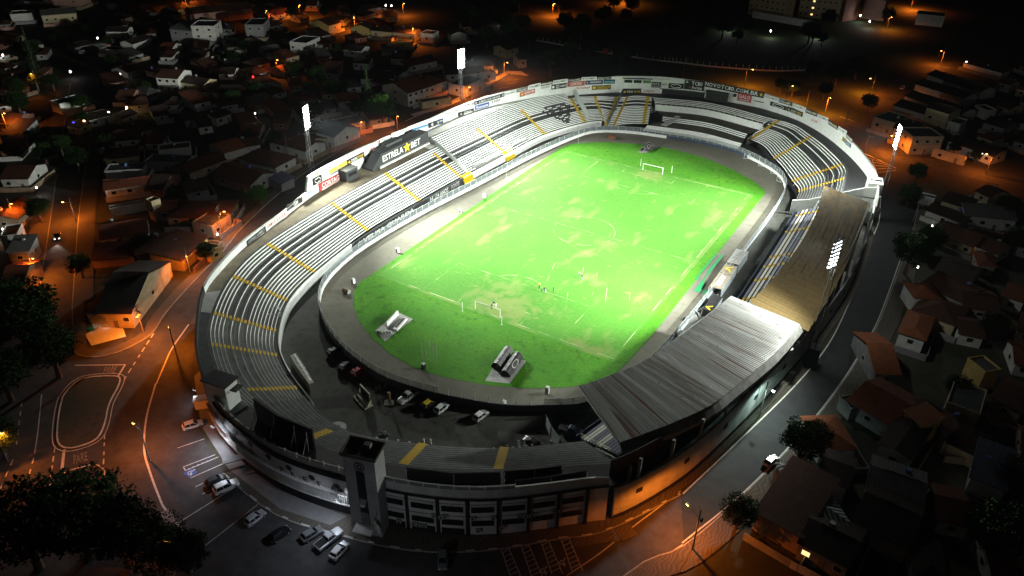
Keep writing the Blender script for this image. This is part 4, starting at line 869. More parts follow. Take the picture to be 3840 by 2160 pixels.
# ================================================================== FLOODLIGHT TOWERS
AIMS = []
def tower(x, y, h, aims, label, base_block=False):
    t = thing('floodlight_tower', label, 'floodlight', (x, y, 0), group='floodlight towers round the ground')
    d = Vector((-x*.9, -y*.6+8, 0)).normalized(); side = Vector((-d.y, d.x, 0)); ang = math.atan2(d.y, d.x)
    b = MB(); H = h-7.5
    for sx, sy in ((1,1),(1,-1),(-1,1),(-1,-1)): b.tube((sx*.75, sy*.75, 0), (sx*.4, sy*.4, H), .1, .08, 5)
    for k in range(12):
        z0, z1 = H*k/12, H*(k+1)/12; r0, r1 = .75-.35*k/12, .75-.35*(k+1)/12
        for a, c in (((1,1),(1,-1)),((1,-1),(-1,-1)),((-1,-1),(-1,1)),((-1,1),(1,1))): b.tube((a[0]*r0, a[1]*r0, z0), (c[0]*r1, c[1]*r1, z1), .045, n=4)
    b.build('mast', mat('mast_steel', (.1, .1, .1), .6, .2, 2, .3), t, off=False)
    b = MB()
    for s in (-1.3, 0, 1.3): p = side*s+d*.4; b.tube((p.x, p.y, h-7.2), (p.x, p.y, h), .07, n=5)
    for k in range(8): z = h-6.7+k*.9; a, c = side*1.5+d*.4, side*-1.5+d*.4; b.tube((a.x, a.y, z), (c.x, c.y, z), .06, n=4)
    for s in (-1, 1): a = side*s*1.3+d*.4; b.tube((a.x, a.y, h-7), (0, 0, h-9.5), .07, n=4)
    b.build('head_frame', STEEL, t, off=False)
    lampd = (d-Vector((0,0,.42))).normalized(); M = lampd.to_track_quat('Z', 'Y').to_matrix().to_4x4(); first = None
    for k in range(8):
        for s in (-1.2, -.4, .4, 1.2):
            p = side*s*1.0+d*.65+Vector((0,0,h-6.7+k*.9))
            if first is None:
                b = MB(); b.tube((0,0,-.45), (0,0,0), .16, .4, 10, 0); b.face([(.37*math.cos(a*PI/5), .37*math.sin(a*PI/5), .015) for a in range(10)], 1); o = b.build('lamp', [STEEL, LAMPW], t, off=False); first = o.data
            else: o = bpy.data.objects.new('lamp', first); C.objects.link(o); o.parent = t
            o.matrix_local = Matrix.Translation(p) @ M
    if base_block: b = MB(); b.box((.6, .3, 2.6), (2.6, 2.6, 5.2)); b.build('base_block', BLACK, t, off=False)
    lamp('POINT', (x+d.x*2.5, y+d.y*2.5, h-3), FLOOD*.015, (.95, 1, .95), radius=1.2)
    lamp('SPOT', (x+d.x*1.8, y+d.y*1.8, h-4), FLOOD*(.21 if y < 0 else .13), (.95, 1, .91), (x*.3, -72 if y < 0 else y*.75, 0), 140, .9, .9)
    for k, (ax, ay, pw, an) in enumerate(aims):
        lamp('SPOT', (x+d.x*1.6+side.x*(k-.5)*1.2, y+d.y*1.6+side.y*(k-.5)*1.2, h-3), FLOOD*pw, (.95, 1, .91), (ax, ay, 0), an, .75, .9)
tower(-78.6, -30.5, 32, [(18,-24,1.05,70),(14,16,.85,76)], 'lit floodlight mast behind the left terrace near the brick red roofs')
tower(-78, 48.5, 32, [(16,-4,.85,70),(20,28,.95,76)], 'lit floodlight mast behind the far left terrace by the orange street')
tower(72.4, 56, 30.5, [(-22,20,.9,70),(-26,-12,.6,66)], 'lit floodlight mast at the far right corner seen edge on')
tower(71.9, -31, 32, [(-24,-22,.9,66),(-30,12,.75,70)], 'lit floodlight mast rising beside the two roofs, seen from behind', True)

# ================================================================== ENTRANCE BUILDING
eb = thing('entrance_building', 'white curved entrance front with porthole windows, fins and two rows of dark windows', 'building', (8, -119, 0))
FW = mat('facade_white', (.6, .59, .57), .8, .18, .4)
b = MB(); P = [WALLP[i] for i in range(2, 31)]; b.wall(P, 0, 8.6, .4, 0, -SGN); b.build('wall', FW, eb)
b = MB(); Q = offset(P, -.25*SGN); b.wall(Q, 8.6, [wtop(i) for i in range(2, 31)], .3, 0, -SGN); b.build('parapet', mat('parapet_white', (.5, .5, .48), .8, .2, .5), eb)
b = MB(); b.wall(offset(P, .22*SGN), 8.3, 8.65, .25, 0, -SGN); b.build('cornice', BLACK, eb)
PO = offset(P, .06*SGN)
pil = [pt('Q', 320, 930), pt('Q', 770, 1000), pt('Q', 1225, 1055), pt('Q', 1665, 1060), pt('Q', 2120, 1055), pt('h', 1405, 1110), pt('h', 1625, 1085), pt('h', 1835, 1045)]
def snap(p, d=.0):
    best = None
    for a, c in zip(P, P[1:]):
        e = c-a; f = max(0, min(1, (p-V3(a,0)).dot(V3(e,0))/e.length_squared)); q = a+e*f
        if best is None or (V3(q,0)-V3(p,0)).length < best[0]: best = ((V3(q,0)-V3(p,0)).length, q, e.normalized())
    q, e = best[1], best[2]; o = Vector((-e.y, e.x))*SGN; return Vector((q.x+o.x*d, q.y+o.y*d, 0)), e, o
pil = [snap(p)[0] for p in pil]
for k, p in enumerate(pil):
    q, e, o = snap(p, .18); b = MB(); b.box((q.x, q.y, 4.2), (.5, .45, 8.4), math.atan2(e.y, e.x)); b.build('pilaster', BLACK, eb)
def wbox(name, p, z, wdt, h, m, d=.0, th=.2, parent=None):
    q, e, o = snap(p, d); b = MB(); b.box((q.x, q.y, z), (wdt, th, h), math.atan2(e.y, e.x)); return b.build(name, m, parent or eb)
ACM = mat('ac_unit', (.4, .4, .38), .6, .15, 3)
for k in range(len(pil)-1):
    a, c = pil[k], pil[k+1]; L = (c-a).length; mid = (a+c)/2
    for z in (6.2, 3.0):
        f = wbox('window', mid, z, L*.78, 1.5, DWHITE, .03, .12); g = wbox('pane', mid, z, L*.74, 1.3, GLASS, .08, .1, f)
        for s in (-.25, 0, .25): wbox('mullion', mid+(c-a)*s*.74, z, .06, 1.3, BLACK, .13, .06, f)
    if k < 3: wbox('doorway', mid, .75, L*.78, 1.5, BLACK, .04, .12)
    wbox('band', mid, 7.35, L*.9, .06, GREY, .05, .1); wbox('band', mid, 4.45, L*.9, .06, GREY, .05, .1)
    for s, z in {1: ((-.3,1.75),(-.15,1.7),(.05,1.7),(.38,4.5)), 2: ((-.38,4.3),(-.25,4.6)), 3: ((-.32,4.4),(.34,4.5),(-.15,1.5)), 4: ((-.38,2.0),(.2,4.4),(.4,4.3)), 5: ((-.4,4.3),(.36,4.5)), 0: ((.2,1.8),), 6: ((-.4,4.5),)}[k]:
        u = wbox('air_conditioner', mid+(c-a)*s, z, .85, .6, ACM, .3, .45)
        q, e, o = snap(mid+(c-a)*s, .54); bb = MB(); bb.tube((q.x, q.y, z), (q.x+o.x*.03, q.y+o.y*.03, z), .22, n=10); bb.build('fan', BLACK, u)
# parapet rail panels to the right of the tower
for k in range(12):
    p = pil[0].lerp(pil[1], .1) if k == 0 else None
rp = [snap(pt('Q', 330+k*228, 300 + (k*15 if k < 6 else 90-(k-6)*8), 10))[0] for k in range(10)]
for a, c in zip(rp, rp[1:]): wbox('rail_panel', (a+c)/2, 11.0, (c-a).length*.9, .7, GREY, -.1, .1); wbox('rail_post', a, 11.05, .2, 1.0, DWHITE, -.1, .2)
for a, c in zip(rp, rp[1:]): wbox('rail', (a+c)/2, 11.5, (c-a).length, .1, DWHITE, -.1, .12)
# portholes, lettering band, fins, pipes on the left wing
for k, x, y in (('O',565,265),('O',835,450),('O',1145,615),('O',1490,765),('O',1868,895),('O',330,75),('O',1940,1065)):
    p = on_wall(k, x, y, True, 3, 10)
    if p is None: continue
    q, e, o = snap(p, .03); ang = math.atan2(e.y, e.x); f = MB(); r = .62
    ring = [(q.x+e.x*r*math.cos(t*PI/8), q.y+e.y*r*math.cos(t*PI/8), (p.z if y != 1065 else 5.6)+r*math.sin(t*PI/8)) for t in range(16)]
    f.face([Vector(v)+Vector((o.x*.05, o.y*.05, 0)) for v in ring]); fo = f.build('porthole', BLACK, eb)
    f = MB(); oo = Vector((o.x*.12, o.y*.12, 0)); ce = Vector((q.x, q.y, p.z if y != 1065 else 5.6))
    for t in range(16): a_, c_ = Vector(ring[t]), Vector(ring[(t+1) % 16]); f.face([a_+oo, c_+oo, c_+(c_-ce)*.14+oo, a_+(a_-ce)*.14+oo])
    f.build('porthole_frame', GREY, fo)
lw = [WALLP[i] for i in range(16, 31)]
for txt_, i0, i1 in (('PONTE', 29, 24), ('PRETA', 22, 17)):
    for k, ch in enumerate(txt_):
        f = i0+(i1-i0)*(k+.5)/5; p = WALLP[int(f)].lerp(WALLP[int(f)+1], f-int(f)); q, e, o = snap(V3(p, 0), .15); r = Vector((-e.x, -e.y, 0)); lettering(ch, V3(q, 5.9), r, UPV, .95, 1.15, paint('letter_maroon', (.07, .02, .02)), eb, .05)
fin = None
for k in range(66):
    f = 16.6+k*.145; p = WALLP[int(f)].lerp(WALLP[int(f)+1], f-int(f)); wbox('fin', V3(p, 0), 4.1, .1, 2.1, FW, .35, .6)
b = MB(); b.wall(offset(lw, .7*SGN), 2.85, 3.05, .7, 0, -SGN); b.build('ledge', FW, eb); b = MB(); b.wall(offset(lw, .7*SGN), 5.15, 5.3, .7, 0, -SGN); b.build('ledge', FW, eb)
b = MB(); b.wall(offset(lw, .1*SGN), 0, 2.85, .2, 0, -SGN); b.build('recess', BLACK, eb)
b = MB(); pr = offset(lw, -.1*SGN)
for a, c in zip(pr, pr[1:]): b.tube(V3(a, 10.9), V3(c, 10.9), .16, n=6)
b.build('pipe_rail', LGREY, eb)
for i in range(0, len(pr)): b = MB(); b.box((pr[i].x, pr[i].y, 10.9), (.4, .4, .8)); b.build('rail_post', LGREY, eb)
b = MB(); b.wall(offset(lw, .35*SGN), 9.0, 9.35, .35, 0, -SGN); b.build('dark_canopy', BLACK, eb)
# tower block
tb = thing('entrance_tower', 'square white entrance tower with dark glass strip and round club crest', 'tower', (19, -118.5, 0))
ang = math.atan2(1.7, 5.6); b = MB(); b.box((19.1, -118.3, 8.9), (5.4, 3.6, 17.8), ang); b.build('wall', mat('tower_wall', (.3,.3,.3), .8, .2, .4), tb)
b = MB(); b.box((19.1, -118.3, 17.9), (6.0, 4.2, .25), ang); b.box((19.1+3*math.cos(ang), -118.3+3*math.sin(ang), 18.2), (.2, 4.2, .4), ang); b.box((19.1-3*math.cos(ang), -118.3-3*math.sin(ang), 18.2), (.2, 4.2, .4), ang)
for s in (-1, 1): b.box((19.1-2.0*s*math.sin(ang), -118.3+2.0*s*math.cos(ang), 18.2), (6.0, .2, .4), ang)
b.build('roof', mat('tower_roof', (.07, .065, .06), .9, .2, 1), tb)
b = MB(); b.box((19.6, -117.6, 18.6), (1.1, .9, .7), ang); b.build('roof_hatch', GREY, tb)
fx, fy = math.sin(ang), -math.cos(ang)
b = MB(); b.box((19.1+fx*1.83, -118.3+fy*1.83, 8.6), (1.5, .12, 12.4), ang); gl = b.build('glass_strip', GLASS, tb)
for k in range(9):
    for s in (-.45, 0, .45): b = MB(); b.box((19.1+fx*1.92+s*math.cos(ang), -118.3+fy*1.92+s*math.sin(ang), 2.8+k*.42), (.36, .08, .3), ang); b.build('lattice_block', GREY if k < 7 else BLACK, gl)
b = MB(); cx, cy = 19.1+fx*1.84, -118.3+fy*1.84
for r0, r1 in ((.75,.95),(.25,.5)):
    for t in range(16):
        a, c = t*PI/8, (t+1)*PI/8; b.face([(cx+math.cos(ang)*r*math.cos(q)+fx*.04, cy+math.sin(ang)*r*math.cos(q)+fy*.04, 15.9+r*math.sin(q)) for r, q in ((r0,a),(r1,a),(r1,c),(r0,c))])
b.build('crest', BLACK, tb)
b = MB(); b.box((19.1+fx*2.6, -118.3+fy*2.6, 2.5), (3.4, 2.6, .25), ang); b.build('canopy', FW, tb)
fl = thing('flagpole', 'slanting flagpole with a limp pale flag beside the entrance tower', 'flagpole', (21.6,-120.2,0)); b = MB(); b.tube((21.6,-120.6,1.5),(22.4,-120.2,6.5),.06); b.build('pole', STEEL, fl); b = MB()
for k in range(4): a = Vector((21.9+k*.28, -120.4+(k%2)*.12, 5.2-k*.3)); c = a+Vector((.28, (1 if k%2==0 else -1)*.12, -.3)); b.face([a, c, c-UPV*2.0, a-UPV*2.0])
b.build('flag', DWHITE, fl)
# end cabin, scoreboard back, hoardings, ticket office
cb = thing('rooftop_cabin', 'white rooftop cabin with dark flat roof at the near left end of the terrace', 'cabin', (-18.5, -115.6, 0))
b = MB(); b.box((-18.6, -115.6, 11.2), (5.0, 3.2, 5.6), .15); b.build('wall', WHITE, cb); b = MB(); b.box((-18.6, -115.6, 14.1), (5.8, 3.8, .25), .15); b.build('roof', BLACK, cb)
b = MB(); b.box((-15.6, -114.6, 12.6), (1.6, 2.2, .15), .15); b.build('awning', BLACK, cb)
sb = thing('scoreboard', 'large black scoreboard seen from behind on the near left terrace', 'scoreboard', (-3, -116, 8.3))
b = MB(); b.wall([Vector((-10.2,-115.4,0)), Vector((-3,-116.3,0)), Vector((4.6,-115.7,0))], 8.3, 13, .35, 0, 1); b.build('panel', BLACK, sb)
for x in (-9, -4, 1, 4): b = MB(); b.tube((x,-116.6,8.3),(x,-116.4,12.6),.08); b.tube((x,-118,8.3),(x,-116.5,11.5),.07); b.build('brace', STEEL, sb)
for (P_, z1, lab) in (([(22.5,-112.4,0),(30,-109.2,0),(36.5,-104.8,0)], 10.8, 'long hoarding, unlit back coloured black, on the near terrace beside the entrance tower'), ([(37,-104.4,0),(41,-101.4,0),(44.6,-98.2,0)], 11, 'shorter hoarding, unlit back coloured black, near the covered stand'), ([(39.5,-105,0),(44,-101,0),(48.5,-96.6,0)], 10.6, 'hoarding with its unlit back coloured black, right above the curved parapet')):
    h_ = thing('hoarding', lab, 'hoarding', V3(Vector(P_[0]), 8.3), group='hoardings with unlit backs on the near terrace'); b = MB(); b.wall([Vector(q) for q in P_], 8.3, z1, .2, 0, 1); b.build('panel', BLACK, h_)  # whole panel coloured black to show the back as unlit
    for q in P_: b = MB(); b.tube(V3(Vector(q)+Vector((.3,-.3,0)), 8.3), V3(Vector(q)+Vector((.3,-.3,0)), z1), .08); b.build('post', STEEL, h_)
LEDW = mat('led_white', (1, 1, 1), .5, 0, emit=7, ecol=(.82, .9, 1))
tk = thing('ticket_office', 'small lit ticket office built against the curved left front', 'ticket office', dpt(515, 1010))
p = dpt(527, 1022); b = MB(); b.box((p.x, p.y, 1.4), (1.6, 5.2, 2.4), -.75); b.build('wall', FW, tk); b = MB(); b.box((p.x+.1, p.y, 2.5), (1.9, 5.5, .15), -.75); b.build('roof', DWHITE, tk)
ra = thing('entrance_ramp', 'grey covered ramp with steps beside the lit left entrance', 'ramp', dpt(606, 1160)); p = dpt(606, 1165); b = MB(); b.box((p.x, p.y, 1.5), (1.6, 6, .25), -.62); b.build('canopy', GREY, ra)
for k in range(4): b = MB(); q = dpt(625, 1178+k*3); b.box((q.x+k*.2, q.y, .6-k*.13), (1.6, .35, .15), .9); b.build('step', LGREY, ra)
# white light fittings on the facade (they are lit in the photograph)
def fitting(label, p, aim, en, ang=120):
    t = thing('wall_light', label, 'wall light', p, group='white wall lights on the entrance front'); b = MB(); b.box((0,0,0), (.9,.25,.2)); b.build('housing', STEEL, t, off=False); b = MB(); b.box((0,0,-.13), (.8,.2,.06)); b.build('tube', LEDW, t, off=False)
    lamp('SPOT', Vector(p)+Vector((0,0,-.3)), en, (.8, .88, 1), aim, ang, .5, .4)
fitting('white wall light between the fins and the entrance tower', (14.2,-120.6,5.4), (10,-126,0), 450, 150)
fitting('white wall light at the left entrance of the curved front', (-18.6,-119.4,5.2), (-19,-125,0), 1300, 150)
fitting('white wall light over the ticket office', (-31.8,-113.2,4.0), (-37,-120,0), 420, 150)
lamp('SPOT', (13.2,-120.9,5.6), 500, (.8,.88,1), (15.8,-119.6,3.6), 140, .8, .3); lamp('SPOT', (-17.6,-119.8,4.6), 600, (.8,.88,1), (-13.5,-119.3,4.4), 120, .8, .3)
lamp('POINT', (34,-135,9), 1000, (.85,.9,1), radius=.4); lamp('SPOT', (16.2,-121.2,11.5), 3800, (.78,.86,1), (6,-134,0), 125, .9, .4); lamp('SPOT', (-16,-119.8,10), 5200, (.78,.86,1), (-20,-129,0), 130, .9, .4)  # first lamp is added beyond the frame, with no fixture, to brighten the front

# ================================================================== THINGS ROUND THE PITCH
def goal(label, s):
    t = thing('goal', label, 'goal', (0, s*L2, 0), 0 if s < 0 else PI, 'goals on the pitch')
    for x in (-3.66, 3.66): b = MB(); b.tube((x,0,0),(x,0,2.44),.09,n=8); b.build('post', WHITE, t, off=False)
    b = MB(); b.tube((-3.75,0,2.44),(3.75,0,2.44),.09,n=8); b.build('crossbar', WHITE, t, off=False)
    return t
goal('white goal frame at the near end with players beside it', -1); goal('white goal frame at the far end', 1)
for k, x, y, lab in (('e',914,900,'white net pole behind the near goal, left one'),('e',1210,1003,'white net pole behind the near goal, right one'),('b',2258,1252,'white net pole behind the far goal, left one'),('b',2492,1305,'white net pole behind the far goal, right one')):
    p = pt(k, x, y); t = thing('net_pole', lab, 'pole', p, group='net poles behind the goals'); b = MB(); b.tube((0,0,0),(0,0,2.6),.07); b.build('pole', WHITE, t, off=False); b = MB(); b.tube((0,0,0),(0,0,.12),.22,n=8); b.build('foot', DWHITE, t, off=False)
TUNW = paint('white_print', (.6, .6, .58)); SHEL = mat('shelter_black', (.05, .05, .052), .45, .2, 2); SHEG = mat('shelter_grey', (.17, .17, .17), .5, .2, 2)
def tunnel(label, p, rz, L=6.2, col=SHEL, wd=1.5, group='arched shelters round the pitch'):
    t = thing('bench_shelter', label, 'shelter', p, rz, group)
    b = MB(); nseg = 8
    for k in range(nseg):
        a0, a1 = PI*k/nseg, PI*(k+1)/nseg; r = wd/1
        for x0, x1 in ((-L/2, L/2),): b.face([(x0, r*math.cos(a0), r*1.25*math.sin(a0)), (x1, r*math.cos(a0), r*1.25*math.sin(a0)), (x1, r*math.cos(a1), r*1.25*math.sin(a1)), (x0, r*math.cos(a1), r*1.25*math.sin(a1))])
    b.build('arched_roof', col, t, off=False)
    for k in range(5):
        x = -L/2+L*k/4; b = MB()
        for j in range(nseg): a0, a1 = PI*j/nseg, PI*(j+1)/nseg; b.tube((x, wd*1.02*math.cos(a0), wd*1.27*math.sin(a0)), (x, wd*1.02*math.cos(a1), wd*1.27*math.sin(a1)), .05, n=4)
        b.build('hoop', LGREY if k in (0, 4) else col, t, off=False)
    b = MB(); b.box((0, 0, .35), (L*.9, .5, .1)); b.build('bench', WHITE, t, off=False)
    return t
def apron(label, pts_, m): t = poly('shelter_slab', pts_, .13, m); return t
nt1 = pt('e', 1300, 1330); rzz = math.atan2((pt('e',1330,1235)-pt('e',1225,1390)).y, (pt('e',1330,1235)-pt('e',1225,1390)).x)
apron('', [pt('e',1085,1430),pt('e',1270,1449),pt('e',1395,1280),pt('e',1330,1255),pt('e',1160,1300)], LGREY)
tA = tunnel('arched black shelter with a white oval logo behind the near goal', pt('e',1285,1318), rzz, 7.5, SHEL, 1.25); tunnel('plain ribbed grey arched shelter beside the logo shelter behind the near goal', pt('e',1215,1265), rzz, 7, SHEG, 1.2)
tC = tunnel('arched black shelter with white emblem behind the far goal', pt('b',2300,1125), math.atan2((pt('b',2330,1080)-pt('b',2260,1150)).y, (pt('b',2330,1080)-pt('b',2260,1150)).x), 6, SHEL, 1.35)
for t_, wd_ in ((tA, 1.25), (tC, 1.35)):
    b = MB()
    for q in range(20):
        a0, a1 = q*PI/10, (q+1)*PI/10; b.face([(1.6*math.cos(a)*rr, -wd_*math.cos(.8+.45*math.sin(a)*rr)*1.03, wd_*1.25*math.sin(.8+.45*math.sin(a)*rr)*1.03) for rr, a in ((.8,a0),(1,a0),(1,a1),(.8,a1))])
    b.build('logo', TUNW, t_, off=False)
apron('', [pt('b',2230,1152),pt('b',2290,1158),pt('b',2400,1112),pt('b',2330,1085)], GREY)
apron('', [pt('e',255,1050),pt('e',330,1130),pt('e',540,962),pt('e',430,912)], LGREY)
pit = thing('bench_pit', 'white sunken bench shelter with ribbed end near the left near corner', 'shelter', pt('e',400,1010)); a = pt('e',345,1015); c = pt('e',425,930); r2 = math.atan2((c-a).y, (c-a).x)
b = MB(); m_ = (a+c)/2; b.box((m_.x, m_.y, .7), ((c-a).length*1.05, .35, 1.2), r2); b.build('back_wall', WHITE, pit); q = (pt('e',400,1045)+pt('e',490,970))/2; b = MB(); b.box((q.x, q.y, .35), ((c-a).length*1.0, 1.1, .5), r2); b.build('bench_block', WHITE, pit)
b = MB(); b.box((q.x-.2, q.y+.2, .62), ((c-a).length*.8, .5, .1), r2); b.build('seat', DGREY, pit)
for k in range(4): p = pt('e',290+k*22,1070-k*2); b = MB(); b.box((p.x, p.y, .45), (.25, 1.6, .7), r2); b.build('rib', DWHITE, pit)
for k, (x0, y1) in enumerate(((613,1262),(643,1272),(669,1282),(696,1293),(722,1305))):
    p = pt('e', x0, y1); t = thing('training_pole', ['pale training pole on the near grass, leftmost of five','pale training pole on the near grass, second from left','pale training pole on the near grass, middle of five','pale training pole on the near grass, second from right','pale training pole on the near grass, rightmost of five'][k], 'pole', p, group='training poles on the near grass'); b = MB(); b.tube((0,0,0),(0,0,5.6),.05); b.build('pole', DWHITE, t, off=False); b = MB(); b.tube((0,0,0),(0,0,.08),.2); b.build('foot', STEEL, t, off=False)
def cabinet(k, x, y, lab, h=1.3, m=WHITE):
    p = pt(k, x, y); t = thing('cabinet', lab, 'cabinet', p, random.uniform(-.5, .5), 'small cabinets along the running track'); b = MB(); b.hexa([Vector(v) for v in ((-.45,-.4,0),(.45,-.4,0),(.45,.4,0),(-.45,.4,0))], [Vector(v) for v in ((-.35,-.3,h),(.35,-.3,h),(.35,.4,h),(-.35,.4,h))]); b.build('body', m, t, off=False); b = MB(); b.box((0,.05,h+.04), (.8,.8,.08)); b.build('lid', DWHITE, t, off=False); b = MB(); b.box((0,-.38,h*.5), (.5,.04,h*.5)); b.build('front_panel', GREY, t, off=False)
cabinet('e', 1078, 42, 'white cabinet on the left track, farthest of the row'); cabinet('e', 895, 158, 'dark topped white cabinet on the left track by the black banner', m=DWHITE); cabinet('e', 425, 455, 'white cabinet with a black base on the left track'); cabinet('e', 90, 688, 'white cabinet at the near left bend of the track'); cabinet('L', 1255, 140, 'cream cabinet with twin shadows at the near grass edge', 1.7, DWHITE); cabinet('L', 600, 340, 'white cabinet against the near track wall', 1.4); cabinet('e', 620, 1335, 'black cabinet on the near track beside the training poles', 1.4, BLACK)
rl_ = thing('line_roller', 'grey drum lying on its side at the near left track bend', 'drum', pt('e',40,765)); b = MB(); b.tube((-.9,0,.7),(.9,0,.7),.68,n=14); b.build('drum', WOOD, rl_, off=False); b = MB(); b.tube((.9,0,.7),(.95,0,.7),.6,n=14); b.build('end_cap', STEEL, rl_, off=False)
md = thing('clay_pot', 'reddish brown rounded mound by the far track wall', 'mound', pt('b',2040,1045)); b = MB()
for j in range(10):
    a0, a1 = j*PI/5, (j+1)*PI/5; b.face([(1.5*math.cos(a0),1.5*math.sin(a0),0),(1.5*math.cos(a1),1.5*math.sin(a1),0),(1.7*math.cos(a1),1.7*math.sin(a1),1.1),(1.7*math.cos(a0),1.7*math.sin(a0),1.1)]); b.face([(1.7*math.cos(a0),1.7*math.sin(a0),1.1),(1.7*math.cos(a1),1.7*math.sin(a1),1.1),(0,0,1.6)])
b.build('body', mat('clay', (.14,.06,.03), .9, .2, 2), md, off=False)
# small corner flags and thin poles
for k, x, y, lab in (('C',2253,1135,'thin white pole on the left track'),('D',1722,1125,'thin white pole at the far left corner of the grass')):
    t = thing('thin_pole', lab, 'pole', pt(k, x, y), group='thin poles on the track'); b = MB(); b.tube((0,0,0),(0,0,5),.06); b.build('pole', DWHITE, t, off=False); b = MB(); b.box((0,0,5),(.25,.25,.2)); b.build('cap', LGREY, t, off=False)
# dugouts on the right touchline
def dug(label, a, c, depth, h, m, slats=0, txt_=None, mark=None):
    a, c = Vector(a), Vector(c); d = (c-a).normalized(); inw = Vector((d.y, -d.x, 0)); t = thing('dugout', label, 'dugout', V3(a, 0), group='dugouts on the right touchline')
    q = [a, c, c+inw*depth, a+inw*depth]; b = MB(); b.hexa([V3(p, h+(0 if i < 2 else .25)) for i, p in enumerate(q)][::-1], [V3(p, h+.15+(0 if i < 2 else .25)) for i, p in enumerate(q)][::-1]); b.build('roof', m, t)
    b = MB(); b.wall([q[3], q[2]], 0, h+.2, .12, 0, 1); b.build('back_wall', mat('pale_blue_wall', (.4,.46,.5), .7, .15, .8), t)
    for p in q[:2]: b = MB(); b.tube(V3(p, 0), V3(p, h), .06); b.build('post', DWHITE, t)
    b = MB(); L = (c-a).length; mm = (a+c)/2+inw*depth*.7; b.box((mm.x, mm.y, .4), (L*.9, .5, .12), math.atan2(d.y, d.x)); b.build('bench', GREY, t)
    for k in range(slats): p = a+(c-a)*((k+.5)/slats); b = MB(); b.box((p.x+inw.x*depth/2, p.y+inw.y*depth/2, h+.36), (L/slats*.45, depth, .1), math.atan2(d.y, d.x)); b.build('slat', LGREY, t)
    ctr = (a+c)/2+inw*depth/2
    if txt_: lettering(txt_, V3(ctr, h+.34), d, -inw, L*.72, depth*.42, WHITE, t, .06)
    for f, col in (mark or []):
        p = a+(c-a)*f+inw*depth/2; b = MB()
        for j in range(3): w_ = depth*(.42-.1*j); b.face([V3(p+d*s*w_*1.1+inw*y*w_, h+.42+j*.02) for s, y in ((-1,.6),(0,-.9),(1,.6),(.7,.6),(0,-.4),(-.7,.6))])
        b.build('emblem', col, t)
TANR = mat('tan_roof', (.25, .22, .17), .8, .15, 1)
dug('slatted grey dugout roof, farthest on the right touchline', pt('H',905,345,2.3), pt('H',1050,145,2.3), 3.4, 2.3, SHEG, 11)
dug('tan dugout roof with a yellow chevron emblem', pt('H',800,490,2.3), pt('H',880,370,2.3), 3.4, 2.3, TANR, 0, None, [(.5, TY)])
dug('tan dugout roof with white capitals', pt('H',640,705,2.3), pt('H',790,500,2.3), 3.4, 2.3, TANR, 0, 'DESKTOP')
dug('black dugout roof with yellow lettering bars nearest the metal roof', pt('H',535,1050,2.3), pt('H',690,835,2.3), 2.6, 2.3, BLACK, 0, None, [(.15, TY)])
for j in range(4): p = pt('H',700-j*-22,960-j*8,2.75)
for k, x, y, lab in (('H',500,1110,'white ended arched shelter beside the right track'),('H',350,1205,'small white logo shelter beside the right track'),('N',160,660,'black ended arched shelter half hidden by the metal roof')):
    tunnel(lab, pt(k, x, y), 1.2, 3.2, SHEG if k == 'H' else SHEL, 1.0)
gn = thing('green_netting', 'strips of green fabric laid beside the dugouts', 'fabric', pt('H',560,700)); gm = mat('green_fabric', (.01, .2, .07), .8, .2, 2)
for Q in ([(415,760),(505,790),(570,640),(575,560)],[(560,620),(600,560),(870,215),(835,215),(640,440)],[(530,790),(625,820),(665,760),(600,750)],[(420,600),(480,590),(480,540),(725,250),(755,235),(730,212),(520,460)]):
    b = MB(); b.face([pt('H',x,y,.2) for x, y in Q]); [None]; b.build('strip', gm, gn)
# cabins, camera stands, yellow stairs on the left terrace
def stand_cabin(label, k, bl, br, h, dep, m, z=0):
    p, q = pt(k,*bl,z), pt(k,*br,z); d = (q-p).normalized(); inw = Vector((-d.y, d.x, 0)); t = thing('camera_platform', label, 'platform', p, group='camera platforms at the foot of the left terrace')
    Q = [p, q, q+inw*dep, p+inw*dep]; b = MB(); b.hexa([x for x in Q], [x+UPV*h for x in Q]); b.build('wall', m, t); b = MB()
    for i in range(4): a, c = Q[i]+UPV*(h+1), Q[(i+1) % 4]+UPV*(h+1); b.tube(a, c, .06, n=4); b.tube(Q[i]+UPV*h, a, .06, n=4); b.tube(a.lerp(c,.5)-UPV, a.lerp(c,.5), .05, n=4)
    b.build('railing', STEEL, t); b = MB()
    for f in (.2, .5, .8): x = p.lerp(q, f)-inw*.04+UPV*h*.45; b.box(x, ((q-p).length*.2, .08, h*.5), math.atan2(d.y, d.x))
    b.build('window', GREY, t)
stand_cabin('grey camera platform with railings between the two yellow stairs', 'C', (1760,1050), (2170,850), 3.3, 3.2, MIDG)
stand_cabin('white camera platform with railings right of the far yellow stairs', 'C', (2340,720), (2560,610), 3.4, 3.5, GREY)
stand_cabin('small grey cabin at the foot of the near left terrace', 'I', (1355,520), (1530,480), 2.6, 3, GREY)
for k, a, c, lab in (('C',(1600,1185),(1745,1100),'bright yellow metal stairs, nearer of the two at the left terrace'),('C',(2225,830),(2365,745),'bright yellow metal stairs, farther of the two at the left terrace')):
    p, q = pt(k,*a), pt(k,*c); d = (q-p); inw = Vector((-d.y, d.x, 0)).normalized(); t = thing('metal_stairs', lab, 'stairs', p, group='yellow stairs to the left terrace')
    YB = mat('bright_yellow', (.75,.55,.01), .6, .1, 2)
    for j in range(8): x = (p+q)/2+inw*(j*.24-.7)+UPV*(.3+j*.36); b = MB(); b.box(x, (d.length*.95, .42, .3), math.atan2(d.y, d.x)); b.build('tread', YB, t)
